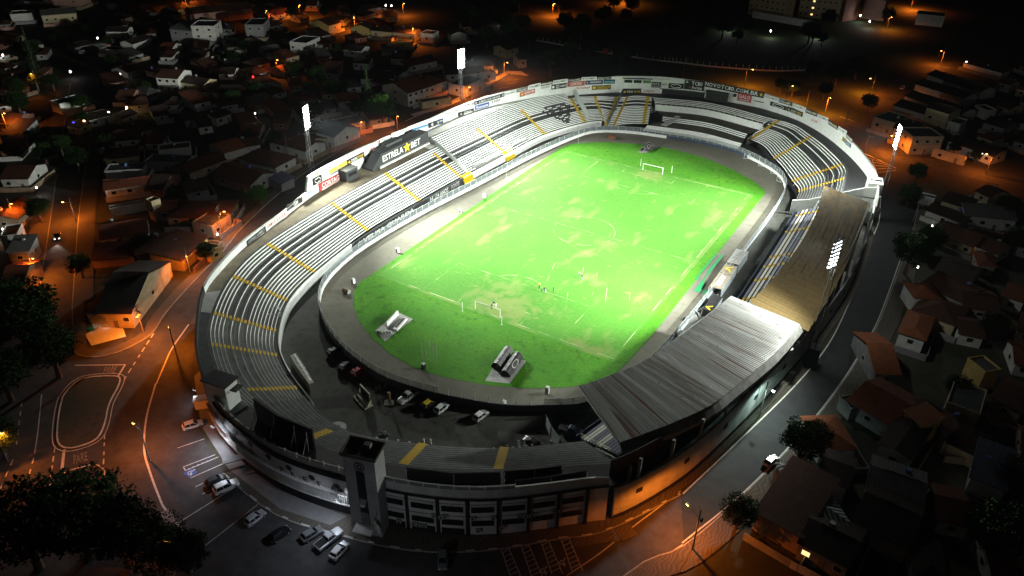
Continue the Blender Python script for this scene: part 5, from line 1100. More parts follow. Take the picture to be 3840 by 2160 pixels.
# posts and rails along the near yard edge
for k, x, y in ((('K',945,1130)),('K',1095,1150),('K',1265,1165),('K',1435,1195),('K',1650,1155),('K',1750,1160),('K',1612,1225),('K',1705,1245),('K',1803,1260),('K',2100,1290),('K',2400,1300),('L',448,1050),('L',650,1010),('L',740,1035),('L',838,1025),('L',935,1010),('L',1028,995),('L',1605,985),('L',820,935),('L',910,920),('L',1385,1040),('L',1310,930)):
    p = pt(k, x, y, 2.5); t = thing('bollard', 'short white post on the edge of the near parking yard', 'post', V3(p, 0), group='short white posts along the yard edge'); b = MB(); b.box((0,0,1.9),(.3,.3,3.8)); b.build('post', DWHITE, t, off=False); b = MB(); b.box((0,0,3.85),(.36,.36,.1)); b.build('cap', LGREY, t, off=False)
yw = thing('yard_divider', 'tall grey mesh divider fence standing across the near yard', 'fence', pt('L',1300,800)); P = [pt('L',1225,640), pt('L',1300,800), pt('L',1430,1000)]; b = MB(); b.wall(P, 0, 3.0, .1, 0, 1); b.build('mesh_panel', mat('grey_mesh', (.2,.22,.22), .7, .2, 2), yw)
for p in P: b = MB(); b.tube(V3(p,0), V3(p,3.2), .08); b.build('post', STEEL, yw)
hr = thing('handrail', 'yellowish double handrail beside the end wall of the covered stand', 'railing', pt('L',1760,750,3.5)); P = [pt('L',1765,745,4.4), pt('L',2000,870,6.4), pt('L',2215,975,8.6)]; b = MB()
for a, c in zip(P, P[1:]): b.tube(a, c, .06); b.tube(a-UPV*.5, c-UPV*.5, .05); b.tube(a, a-UPV*1.6, .06)
b.build('rail', mat('yellowed_rail', (.35,.36,.22), .6, .1, 2), hr)
vb = thing('team_banner', 'grey brown fabric banner with white lettering over the curved yard wall', 'banner', pt('I',1800,1100)); P = [pt('I',1640,940,2.4), pt('I',1760,1130,2.4), pt('I',1930,1370,2.4)]; P2 = [pt('I',1730,900,2.0), pt('I',1850,1080,2.0), pt('I',2000,1345,2.0)]; b = MB(); b.ribbon(P, P2); b.ribbon([p-UPV*2.4 for p in P], P); b.build('cloth', mat('banner_taupe', (.2,.19,.16), .8, .1, 2), vb)
bb = MB()
for k in range(26):
    f = .04+.92*k/26; i = f*2; q = P[min(int(i),1)].lerp(P[min(int(i),1)+1], i-min(int(i),1)); q2 = P2[min(int(i),1)].lerp(P2[min(int(i),1)+1], i-min(int(i),1)); c = q.lerp(q2, .62+random.uniform(-.05,.05))+UPV*.12; d = (P2[2]-P[0]).normalized(); bb.box(c, (.34, random.uniform(.3,.75), .04), math.atan2(d.y, d.x)+random.uniform(-.5,.5))
bb.build('lettering', WHITE, vb)

# ================================================================== PEOPLE
SKIN = mat('skin', (.35, .2, .13), .6, 0); HAIR = mat('hair', (.02, .015, .012), .8, 0)
def body_mesh(pose):
    J = dict(pel=(0,0,.95), ch=(0,.02,1.32), nk=(0,.02,1.5), hd=(0,.0,1.66), ls=(-.2,.02,1.42), rs=(.2,.02,1.42), lh=(-.1,0,.9), rh=(.1,0,.9))
    if pose == 0: J.update(le=(-.26,.03,1.14), lw=(-.25,-.06,.9), lf=(-.24,-.1,.8), re=(.26,.03,1.14), rw=(.25,-.06,.9), rf=(.24,-.1,.8), lk=(-.11,-.02,.5), la=(-.11,.02,.08), lt=(-.11,-.16,.04), rk=(.11,-.02,.5), ra=(.12,.02,.08), rt=(.13,-.16,.04))
    else: J.update(le=(-.27,-.04,1.16), lw=(-.18,-.24,1.05), lf=(-.12,-.3,1.03), re=(.28,.06,1.15), rw=(.3,-.02,.9), rf=(.3,-.06,.8), lk=(-.12,-.14,.52), la=(-.12,-.05,.08), lt=(-.12,-.24,.05), rk=(.12,.06,.5), ra=(.12,.22,.1), rt=(.12,.06,.04))
    R = dict(pel=.15, ch=.16, nk=.06, hd=.115, ls=.075, rs=.075, lh=.1, rh=.1, le=.045, re=.045, lw=.034, rw=.034, lf=.045, rf=.045, lk=.062, rk=.062, la=.045, ra=.045, lt=.042, rt=.042)
    E_ = [('pel','ch'),('ch','nk'),('nk','hd'),('ch','ls'),('ch','rs'),('ls','le'),('le','lw'),('lw','lf'),('rs','re'),('re','rw'),('rw','rf'),('pel','lh'),('pel','rh'),('lh','lk'),('lk','la'),('la','lt'),('rh','rk'),('rk','ra'),('ra','rt')]
    K = list(J); me = bpy.data.meshes.new('body'); me.from_pydata([J[k] for k in K], [(K.index(a), K.index(c)) for a, c in E_], [])
    o = bpy.data.objects.new('body', me); C.objects.link(o); md_ = o.modifiers.new('s', 'SKIN'); sv = me.skin_vertices[0].data if me.skin_vertices else None
    if sv is None:
        bpy.context.view_layer.objects.active = o; me.attributes  # skin layer made by the modifier on first use
    if me.skin_vertices:
        for i, k in enumerate(K): me.skin_vertices[0].data[i].radius = (R[k], R[k]*.85); me.skin_vertices[0].data[i].use_root = (k == 'pel')
    sb_ = o.modifiers.new('d', 'SUBSURF'); sb_.levels = 1; sb_.render_levels = 1
    dg = bpy.context.evaluated_depsgraph_get(); out = bpy.data.meshes.new_from_object(o.evaluated_get(dg)); C.objects.unlink(o); bpy.data.objects.remove(o)
    return out
def skin_ok():
    me = bpy.data.meshes.new('t'); me.from_pydata([(0,0,0),(0,0,1)], [(0,1)], []); return me
BODY = None
def make_bodies():
    global BODY
    BODY = []
    for pz in (0, 1):
        BODY.append(body_mesh(pz))
try: make_bodies()
except Exception as ex: print('BODY', ex)
def person(p, rz, shirt, trousers, label, pose=0, group='people standing on the pitch'):
    t = thing('person', label, 'person', p, rz, group); me = BODY[pose].copy(); me.materials.clear()
    for m in (SKIN, shirt, trousers, HAIR): me.materials.append(m)
    for f in me.polygons:
        c = f.center; z = c.z
        f.material_index = 3 if (z > 1.7 or (z > 1.6 and c.y > .04) or z < .06) else (2 if z < .98 and abs(c.x) < .2 else (1 if .98 <= z < 1.5 and abs(c.x) < .3 else 0)); f.use_smooth = True
    o = bpy.data.objects.new('body', me); C.objects.link(o); o.parent = t
    b = MB(); b.box((0,-.1,1.66),(.04,.05,.05)); b.build('nose', SKIN, t, off=False)
    return t
SH = {k: paint('cloth_'+k, c) for k, c in dict(coral=(.6,.18,.14), grey=(.25,.27,.26), black=(.02,.02,.025), navy=(.03,.05,.1), white=(.7,.7,.68), maroon=(.12,.03,.03), teal=(.05,.25,.28), denim=(.06,.1,.18)).items()}
for x, y, sh, tr, lab, pz in ((2022,1081,'coral','black','person in a coral top and dark trousers, rear of the close trio',0),(2031,1095,'grey','black','person in a grey top bending in the close trio on the pitch',1),(2041,1096,'black','denim','person in dark clothes at right of the close trio on the pitch',0),(2075,1094,'navy','navy','person in navy standing alone right of the trio on the pitch',0),(2172,1038,'grey','denim','person in grey, farther of the pair nearest the centre',1),(2182,1049,'maroon','teal','person in a maroon top and pale teal trousers, nearer of the pair',0),(1844,1160,'black','denim','dark clothed person inside the near goal, left',0),(1852,1150,'navy','white','person in navy and white in front of the near goal',1),(1860,1158,'white','white','person all in white at the near goal mouth',0)):
    person(at(x, y, .1), random.uniform(0, 6), SH[sh], SH[tr], lab, pz)
for x, y, sh, lab in ((1411,1476,'black','person in black beside the trailer in the near yard'),(1425,1468,'maroon','person in a maroon top behind the trailer in the near yard'),(1447,1462,'navy','person in navy near the track wall of the near yard')): person(at(x, y, .02), random.uniform(0,6), SH[sh], SH['black'], lab, 0, 'people in the near yard')
person(pt('G',1345,345,2.2), 1, SH['grey'], SH['black'], 'person in grey at the foot of the right corner terrace', 0, 'people on the terrace')

# ================================================================== CARS
TYRE = RUBBER; HUB = mat('wheel_rim', (.4,.4,.42), .35, 0, metal=.7); HEADL = mat('headlight_glass', (.6,.6,.6), .15, 0, spec=.6); TAIL = mat('tail_light', (.3,.01,.01), .3, 0)
def carpaint(n, c): return mat('car_paint_'+n, c, .28, .03, 1, .2, .6)
PAINTS = dict(white=carpaint('white',(.72,.73,.73)), black=carpaint('black',(.012,.012,.014)), silver=carpaint('silver',(.42,.43,.45)), grey=carpaint('grey',(.16,.17,.18)), red=carpaint('red',(.4,.015,.02)), blue=carpaint('blue',(.06,.09,.13)), yellow=carpaint('yellow',(.6,.45,.02)))
def loft(b, S, mi=0):
    rings = []
    for x, zb, zt, wb, wt in S: rings.append([Vector((x,-wb,zb)),Vector((x,-wb*1.02,zb+(zt-zb)*.45)),Vector((x,-wt,zt-.04)),Vector((x,-wt*.8,zt)),Vector((x,wt*.8,zt)),Vector((x,wt,zt-.04)),Vector((x,wb*1.02,zb+(zt-zb)*.45)),Vector((x,wb,zb))])
    for A, B in zip(rings, rings[1:]):
        for i in range(8): j = (i+1) % 8; b.face([A[i], B[i], B[j], A[j]], mi)
    b.face(rings[0], mi); b.face(list(reversed(rings[-1])), mi)
CARM = {}
def make_car(kind):
    """front is +x"""
    if kind in CARM: return CARM[kind]
    D = {}
    L = dict(hatch=1.95, suv=2.25, pickup=2.6)[kind]; W = dict(hatch=.83, suv=.92, pickup=.92)[kind]; hz = dict(hatch=.86, suv=1.02, pickup=1.0)[kind]; top = dict(hatch=1.46, suv=1.72, pickup=1.7)[kind]
    b = MB()
    if kind == 'pickup': loft(b, [(-L,.45,hz-.02,W*.94,W*.92),(-L+.15,.35,hz,W,W*.97),(-.55,.32,hz,W,W*.97),(.6,.3,hz,W,W*.96),(1.3,.3,hz,W,W*.94),(L-.35,.3,hz-.06,W*.97,W*.88),(L,.38,hz-.2,W*.85,W*.75)])
    else: loft(b, [(-L,.45,hz-.08,W*.88,W*.82),(-L+.2,.35,hz+.05,W*.98,W*.94),(-.4,.3,hz+.03,W,W*.96),(.75,.3,hz,W,W*.95),(L-.55,.3,hz-.08,W*.98,W*.88),(L-.15,.34,hz-.2,W*.92,W*.8),(L,.4,hz-.34,W*.82,W*.7)])
    D['body'] = b
    c0, c1 = dict(hatch=(-L+.25,.95), suv=(-L+.2,.95), pickup=(-.62,1.15))[kind]
    f0, f1 = dict(hatch=(-L+.62,.2), suv=(-L+.5,.3), pickup=(-.42,.55))[kind]
    g = MB(); g.hexa([Vector(p) for p in ((c0,-W*.9,hz),(c1,-W*.9,hz-.02),(c1,W*.9,hz-.02),(c0,W*.9,hz))], [Vector(p) for p in ((f0,-W*.72,top-.05),(f1,-W*.72,top-.05),(f1,W*.72,top-.05),(f0,W*.72,top-.05))]); D['windows'] = g
    r = MB(); r.hexa([Vector(p) for p in ((f0-.1,-W*.75,top-.08),(f1+.1,-W*.75,top-.08),(f1+.1,W*.75,top-.08),(f0-.1,W*.75,top-.08))], [Vector(p) for p in ((f0+.02,-W*.64,top),(f1-.05,-W*.64,top),(f1-.05,W*.64,top),(f0+.02,W*.64,top))])
    for s in (-1, 1):
        for xa, xb in ((c0,f0),(c1,f1),((c0+c1)/2,(f0+f1)/2)): r.tube((xa,s*W*.9,hz),(xb,s*W*.74,top-.06),.045,n=4)
    D['roof'] = r
    if kind == 'pickup': bd = MB(); bd.box((-1.6,0,hz+.005),(1.75,W*1.6,.02)); D['cargo_bed'] = bd
    D['_dims'] = (L, W, hz); CARM[kind] = D; D['_mesh'] = {}
    return D
def car(label, rear, front, kind, col, roofcol=None, lit=False, group='parked cars', z=.06):
    a, c = rear, front; d = c-a; p = (a+c)/2; t = thing(dict(hatch='parked_car', suv='parked_car', pickup='pickup_truck')[kind], label, 'pickup' if kind == 'pickup' else 'car', (p.x, p.y, z), math.atan2(d.y, d.x), group)
    D = make_car(kind); L, W, hz = D['_dims']; M = D['_mesh']
    for k in ('body','windows','roof','cargo_bed'):
        if k not in D: continue
        m = PAINTS[col] if k == 'body' else (GLASS if k == 'windows' else (PAINTS[roofcol or col] if k == 'roof' else RUBBER))
        if (k, col, roofcol) not in M: o = D[k].build(k, m, t, off=False, smooth=False); M[(k, col, roofcol)] = o.data
        else: o = bpy.data.objects.new(k, M[(k, col, roofcol)]); C.objects.link(o); o.parent = t
    for sx in (-.62, .64):
        for s in (-1, 1):
            if 'wheel' not in M: b = MB(); b.tube((0,-.11,0),(0,.11,0),.33,n=12); M['wheel'] = b.build('wheel', TYRE, t, off=False); o = M['wheel']; M['wheel'] = o.data; b = MB(); b.tube((0,-.125,0),(0,.125,0),.19,n=8); q = b.build('rim', HUB, o, off=False); M['rim'] = q.data
            else: o = bpy.data.objects.new('wheel', M['wheel']); C.objects.link(o); o.parent = t; q = bpy.data.objects.new('rim', M['rim']); C.objects.link(q); q.parent = o
            o.location = (L*sx, s*(W-.08), .33)
    for s in (-1, 1):
        for nm, x, m in (('headlight', L-.1, LAMPWS if lit else HEADL), ('tail_light', -L+.03, TAIL)):
            if (nm, lit) not in M: b = MB(); b.box((0,0,0),(.12,.3,.14)); M[(nm, lit)] = b.build(nm, m, t, off=False); o = M[(nm, lit)]; M[(nm, lit)] = o.data
            else: o = bpy.data.objects.new(nm, M[(nm, lit)]); C.objects.link(o); o.parent = t
            o.location = (x, s*W*.66, hz-.3 if x > 0 else hz-.12)
    return t
for lab, kd, col, rc, k, a, c in (
 ('white car with dark windows parked nose to the ticket office','hatch','white',None,'g',(1375,330),(1530,280)),
 ('black car in the marked bay beside the white roofed one','hatch','black',None,'g',(1555,765),(1700,690)),
 ('white roofed dark sided car with sunroof in the marked bays','suv','white',None,'g',(1625,810),(1785,735)),
 ('silver hatchback parked alone near the grey apron','hatch','silver',None,'g',(1855,1060),(1990,955)),
 ('black car deep in shadow in the parking row','hatch','black',None,'g',(2045,1175),(2170,1085)),
 ('dark grey car in the parking row beside the silver pickup','hatch','grey',None,'g',(2290,1165),(2415,1090)),
 ('silver pickup with ribbed bed in the parking row','pickup','silver',None,'g',(2400,1230),(2560,1105)),
 ('white car at the right end of the front parking row','hatch','white',None,'g',(2510,1310),(2610,1195)),
 ('grey car driving past the black entrance recess','hatch','grey',None,'h',(768,1260),(765,1385)),
 ('silver sedan parked at the kerb of the right hand road','hatch','silver',None,'i',(620,620),(720,535)),
 ('white pickup with open bed in the near yard','pickup','white',None,'K',(1520,350),(1300,500)),
 ('black car with a yellow roof in the near yard','hatch','black','yellow','K',(1640,600),(1810,470)),
 ('white hatchback beside the yellow roofed car in the near yard','hatch','white',None,'K',(1830,670),(2005,530)),
 ('white hatchback standing alone in the near yard','hatch','white',None,'L',(160,545),(345,395)),
 ('blue grey pickup behind the mesh divider in the near yard','pickup','blue',None,'L',(1530,680),(1720,730)),
 ('black car with dark gloss roof highest in the near yard','hatch','black',None,'I',(2180,930),(2450,800)),
 ('black car beside the red car in the near yard','hatch','black',None,'I',(2400,1150),(2560,1030)),
 ('red car lit on its flank in the near yard','hatch','red',None,'K',(560,110),(760,-20)),
 ('dark car hidden behind the entrance tower roof','hatch','black',None,'K',(900,1080),(1050,1000)),
 ('dark car at the far right of the near yard posts','hatch','black',None,'L',(1100,930),(930,820)),
 ('white car on the orange lit street at upper right','hatch','white',None,'c',(1680,645),(1640,680))):
    car(lab, pt(k, *a, .7), pt(k, *c, .7), kd, col, rc)
hc_ = car('car with lit headlights coming down the left street', pt('d', 437, 300, .7), pt('d', 427, 362, .7), 'hatch', 'grey', None, True, 'moving cars')
p = pt('d', 427, 362, .7); q = pt('d', 437, 300, .7); dd = (p-q).normalized(); lamp('SPOT', p+dd*.4+UPV*.3, 900, (1,.93,.8), p+dd*12-UPV*.8, 60, .6, .1)
# trailer shelter and signboard in the yard
tr = thing('portable_shelter', 'cream open fronted shelter box standing in the near yard', 'shelter', pt('K',740,470)); p = pt('K',745,500); r0 = -.35
b = MB(); b.box((p.x, p.y+.6, 1.5), (4.0, .25, 2.8), r0); b.build('back_panel', mat('cream_panel', (.4,.38,.28), .7, .15, 1), tr); b = MB(); b.box((p.x, p.y-.3, .2), (5, 2, .3), r0); b.build('base', mat('cream_panel', (.4,.38,.28)), tr); b = MB(); b.box((p.x, p.y+.42, 1.7), (3.4, .1, 1.9), r0); b.build('dark_window', BLACK, tr); b = MB(); b.box((p.x-.1, p.y-.2, .6), (4, .6, .5), r0); b.build('bench', DWHITE, tr)
for s in (-1, 1): b = MB(); b.hexa([Vector((p.x+s*2.3*math.cos(r0), p.y+s*2.3*math.sin(r0)+dy, .3)) for dy in (-.9, .9, .9)], [Vector((p.x+s*2.35*math.cos(r0), p.y+s*2.3*math.sin(r0)+dy, z)) for dy, z in ((-.9,.5),(.9,1.7),(.9,1.7))]); b.build('side_panel', mat('cream_panel', (.4,.38,.28)), tr)
sg = thing('sign_stand', 'small tan upright sign on a white base plate in the near yard', 'sign', pt('K',1125,530)); p = pt('K',1125,530); b = MB(); b.box((p.x, p.y, .1), (2, 1.6, .2), .6); b.build('base', DWHITE, sg); b = MB(); b.box((p.x, p.y+.1, 1.5), (.5, .35, 2.6), .6); b.build('panel', mat('tan_sign', (.4,.3,.18), .7, .1, 1), sg)

# ================================================================== STREET LAMPS AND POLES
SOD = (1, .21, .016)
def pole(label, p, h=9, lit=None, arm=None, cross=False, col=SOD, en=5200, tilt=0, cat='street lamp', name='street_lamp', group='street lamps'):
    t = thing(name, label, cat, p, 0, group); b = MB(); b.tube((0,0,0),(tilt,0,h),.16,.1,7); b.build('pole', mat('concrete_pole', (.2,.19,.17), .9, .2, 2), t, off=False)
    a = Vector(arm) if arm else Vector((1.8, 0, 0)); 
    if lit is not None:
        b = MB(); b.tube((tilt*.8,0,h*.8),(a.x,a.y,h*.84),.05,n=5); b.build('arm', STEEL, t, off=False)
        b = MB(); b.box((a.x,a.y,h*.84),(.7,.3,.16), math.atan2(a.y,a.x)); ho = b.build('lamp_head', STEEL, t, off=False); b = MB(); b.box((a.x,a.y,h*.84-.13),(.55,.3,.12), math.atan2(a.y,a.x)); b.build('bulb', (LAMPO if col == SOD else LAMPWS) if lit else GLASS, ho, off=False)
        if lit: lamp('SPOT', Vector(p)+Vector((a.x,a.y,h*.84-.3)), en*1.35, col, None, 168, .4, .25)
    if cross:
        for k, z in enumerate((h-.3, h-1.1)): b = MB(); b.box((tilt,0,z),(.12,2.2,.14), .5); b.build('crossarm', WOOD, t, off=False)
        b = MB(); b.tube((.35,.2,h-2.6),(.35,.2,h-1.6),.28,n=8); b.build('transformer', GREY, t, off=False)
    return t
LAMPS = [
 (None,dpt(448,905),9,(-2.2,1.2,0),True,5200,'leaning lamp pole by the bend left of the black wall'),
 (None,dpt(378,1160),9.5,(-2.6,.5,0),True,4600,'lamp pole on the parking kerb with a long shadow'),
 (None,dpt(362,840),8,(2,-1.5,0),True,6500,'lamp pole at the corner house with crossed guy wires'),
 (None,dpt(193,560),8,(-2,-1,0),True,7000,'lamp pole beside the dark yard on the left street'),
 (None,dpt(92,700),8,(2,0,0),True,6500,'lamp pole low on the left street behind the big tree'),
 (None,dpt(40,560),8,(1.5,0,0),True,3500,'lamp pole by the orange lit roadside tree at left edge'),
 (None,dpt(560,590),9,(1.5,1,0),True,5200,'utility lamp pole before the orange garage walls'),
 (None,dpt(480,690),8,(1.6,-1,0),True,3600,'lamp pole beside the orange fronted house on the ring road'),
 (None,dpt(725,400),9,(1.5,.8,0),False,0,'unlit pole between the roofs near the left floodlight'),
 (None,dpt(1268,195),9,(2,-.5,0),True,9000,'lamp pole at the zebra crossing'),
 (None,dpt(1172,255),8,(2,0,0),True,9000,'lamp pole at the orange lit corner house by the street'),
 (None,dpt(1000,330),8,(1.5,-1,0),True,3600,'lamp pole beside the round lush tree'),
 (None,dpt(910,345),8,(1.5,-1,0),True,3200,'lamp pole under the lush tree by orange gateposts'),
 (None,dpt(1872,220),10,(2,1.5,0),True,14000,'tall utility pole behind the middle of the far wall'),
 (None,dpt(1975,260),9,(1.2,2,0),True,14000,'short utility pole behind the far right wall'),
 (None,dpt(1718,195),10,(1,2,0),False,0,'dark utility pole behind the far wall'),
 (None,dpt(2190,240),9,(-2,0,0),True,14000,'lamp pole on the orange street at upper right'),
 (None,dpt(2365,165),9,(-1.5,-1,0),True,8000,'lamp pole with glowing tree branches at upper right'),
 (None,dpt(2075,285),9,(1,-2,0),True,12000,'lamp pole in the dark junction beyond the right wall'),
 (None,dpt(2245,390),9,(-2,-1,0),True,13000,'lamp pole over the hatched crossing by the right floodlight'),
 (None,dpt(2480,440),9,(-2,0,0),True,5000,'lamp pole at the right edge of the crossing road'),
 (None,dpt(1742,1382),9.5,(-2.5,1.5,0),True,7000,'utility lamp pole with transformer at lower right kerb'),
 (None,dpt(420,1425),8,(1.5,.5,0),True,5200,'lamp pole buried in the dark tree at bottom left'),
 (None,dpt(20,1160),9,(1.5,.5,0),True,6500,'lamp pole at the left frame edge beyond the dashed lane'),
 (None,dpt(98,230),9,(-2,0,0),True,8000,'lamp pole far up the left street by the dark conifer'),
 (None,dpt(20,330),9,(2,0,0),True,7000,'lamp pole far left beside the street bend'),
 (None,dpt(470,20),9,(1,0,0),True,14000,'distant lamp pole at top left'),
 (None,dpt(755,45),9,(1,0,0),True,12000,'distant lamp pole beside the hooded long house'),
 (None,dpt(672,60),9,(1,0,0),True,8000,'distant lamp pole in front of the glowing tree'),
 (None,dpt(893,75),9,(1,-1,0),True,12000,'distant lamp pole before the yellow gable houses'),
 (None,dpt(1040,105),9,(1,-1,0),True,12000,'distant lamp pole before the white box house'),
 (None,dpt(1015,40),9,(1,0,0),True,9000,'distant lamp pole behind the row of gable houses'),
 (None,dpt(1390,40),9,(1,0,0),True,20000,'distant lamp pole glowing beyond the dark field'),
 (None,dpt(1560,8),9,(1,0,0),True,20000,'distant lamp pole at the top beyond the field'),
 (None,dpt(2110,30),9,(1,0,0),True,9000,'distant lamp pole between the apartment blocks'),
 (None,dpt(2290,25),9,(1,0,0),True,26000,'distant lamp pole on the bright street at top right'),
 (None,dpt(2230,75),9,(1,0,0),True,9000,'distant lamp pole at the corner below the bright street'),
 (None,dpt(700,190),9,(1,0,0),True,3000,'distant lamp pole among dark roofs left of the conifer')]
for _, p, h, arm, lit, en, lab in LAMPS:
    far_ = (p-CAM).length > 330
    pole(lab, p, h, lit, arm, not far_ and ('utility' in lab or 'crossed' in lab), SOD, en)
pole('slim lamp post with a greenish white lamp on the right road verge', dpt(1911,1045), 9, True, (1.5,-.6,0), False, (.72,1,.9), 1500)
lamp('SPOT', dpt(1880,1010)+Vector((0,0,8)), 1500, (.6,1,.92), dpt(1830,1080)+Vector((0,0,3)), 120, .8, .3)  # added wash on the rear wall, no fixture stands here
for k, x, y, lab in (('c',1372,1140,'thin leaning post by the right floodlight'),('c',935,790,'thin pole behind the far right boards'),('c',1228,940,'forked thin pole at the far right junction'),('f',1735,230,'grey post at the white yard wall on the right'),('f',1690,820,'wire fence post at the roadside below the round tree'),('h',1100,0,None)):
    if lab: pole(lab, pt(k, x, y), 7, False, (1.2,.4,0), False, SOD, 0, 0, 'pole', 'thin_pole', 'dark poles along the streets')
# overhead wires
b = MB(); wt = thing('overhead_wires', 'thin overhead wires strung along the left ring road', 'wires', dpt(362,840))
W_ = [dpt(362,840)+UPV*8, dpt(480,690)+UPV*8, dpt(560,590)+UPV*9, dpt(725,400)+UPV*9, dpt(910,345)+UPV*8]
for dz in (0, -.6):
    for a, c in zip(W_, W_[1:]):
        for k in range(6):
            f0, f1 = k/6, (k+1)/6; sag = lambda f: -1.2*4*f*(1-f); b.tube(a.lerp(c, f0)+UPV*(sag(f0)+dz), a.lerp(c, f1)+UPV*(sag(f1)+dz), .025, n=3)
b.build('cable', RUBBER, wt)

# ================================================================== TREES
def leaves(b, c, r, n, s, sq=1.0):
    for _ in range(n):
        while True:
            v = Vector((random.uniform(-1,1), random.uniform(-1,1), random.uniform(-1,1)))
            if .15 < v.length < 1: break
        v = v*(.55+.45*v.length)/1.0; p = Vector(c)+Vector((v.x*r, v.y*r, v.z*r*sq)); a = Vector((random.uniform(-1,1), random.uniform(-1,1), random.uniform(-.6,.6))).normalized(); e = a.cross(Vector((random.random(), random.random(), random.random()))).normalized(); k = s*random.uniform(.6,1.3)
        b.face([p-a*k, p+e*k*.55, p+a*k, p-e*k*.55])
def broadleaf(seed, n=54, per=105):
    random.seed(seed); t = MB(); cr = MB(); t.tube((0,0,0),(.1,.05,2.2),.34,.24,8)
    for k in range(n):
        a = k*2.399; zf = 1-1.75*(k+.5)/n; rr = math.sqrt(max(0, 1-zf*zf)); rad = random.uniform(.72, 1.08)*(1 if k % 5 else .5)
        c = (2.7*rr*math.cos(a)*rad, 2.7*rr*math.sin(a)*rad, 4.5+2.2*zf*rad)
        if k % 5 == 0: t.tube((.1,.05,2.0), (c[0]*.8,c[1]*.8,c[2]-.3), .13, .05, 5)
        leaves(cr, c, random.uniform(.7,1.25), per, .17, .8)
    return t, cr
TREEP = []
def tree_kind(mk, leafm):
    t, cr = mk; r = bpy.data.objects.new('proto', None); C.objects.link(r); a = t.build('trunk', BARK, r, off=False); c = cr.build('crown', leafm, r, off=False); d = (a.data, c.data)
    for o in (a, c, r): C.objects.unlink(o); bpy.data.objects.remove(o)
    return d
TREEP = [tree_kind(broadleaf(s), LEAF) for s in (3, 8, 21)]
random.seed(5); t = MB(); cr = MB(); t.tube((0,0,0),(0,0,20),.35,.05,7)
for k in range(46):
    z = 2.5+k*.4; r = 2.1*(1-k/50)+.15; a = k*2.399; t.tube((0,0,z),(r*math.cos(a),r*math.sin(a),z-.3),.05,.02,4); leaves(cr, (r*.6*math.cos(a), r*.6*math.sin(a), z), max(.35, r*.62), 60, .17, .55)
CONIF = tree_kind((t, cr), LEAFC)
t = MB(); cr = MB(); t.tube((0,0,0),(.3,.1,6),.2,.15,7)
for k in range(16):
    a = k*2*PI/16; 
    for j in range(7):
        f = j/7; g = (j+1)/7; P0 = Vector((.3+2.4*f*math.cos(a), .1+2.4*f*math.sin(a), 6+1.2*f-2.4*f*f)); P1 = Vector((.3+2.4*g*math.cos(a), .1+2.4*g*math.sin(a), 6+1.2*g-2.4*g*g)); sd = Vector((-math.sin(a), math.cos(a), 0))*.32*(1-f*.6); cr.face([P0-sd-UPV*.15, P0, P1, P1-sd*.8-UPV*.2]); cr.face([P0, P0+sd-UPV*.15, P1+sd*.8-UPV*.2, P1])
PALM = tree_kind((t, cr), LEAF)
LITCROWN = {}
random.seed(77)
def tree(label, p, sc, kind=None, group='trees round the ground', zs=1.0, cat='tree', name='broadleaf_tree'):
    d = CONIF if kind == 'c' else PALM if kind == 'p' else TREEP[(kind or 0) % 3]; t = thing({'c':'conifer_tree','p':'palm_tree'}.get(kind, name), label, cat, p, random.uniform(0, 6), group); t.scale = (sc, sc, sc*zs)
    if 'lit green' in label or 'round green' in label: d = (d[0], LITCROWN.setdefault(d[1].name, d[1].copy())); d[1].materials.clear(); d[1].materials.append(LEAFLIT)
    for nm, me in (('trunk', d[0]), ('crown', d[1])): o = bpy.data.objects.new(nm, me); C.objects.link(o); o.parent = t
    return t
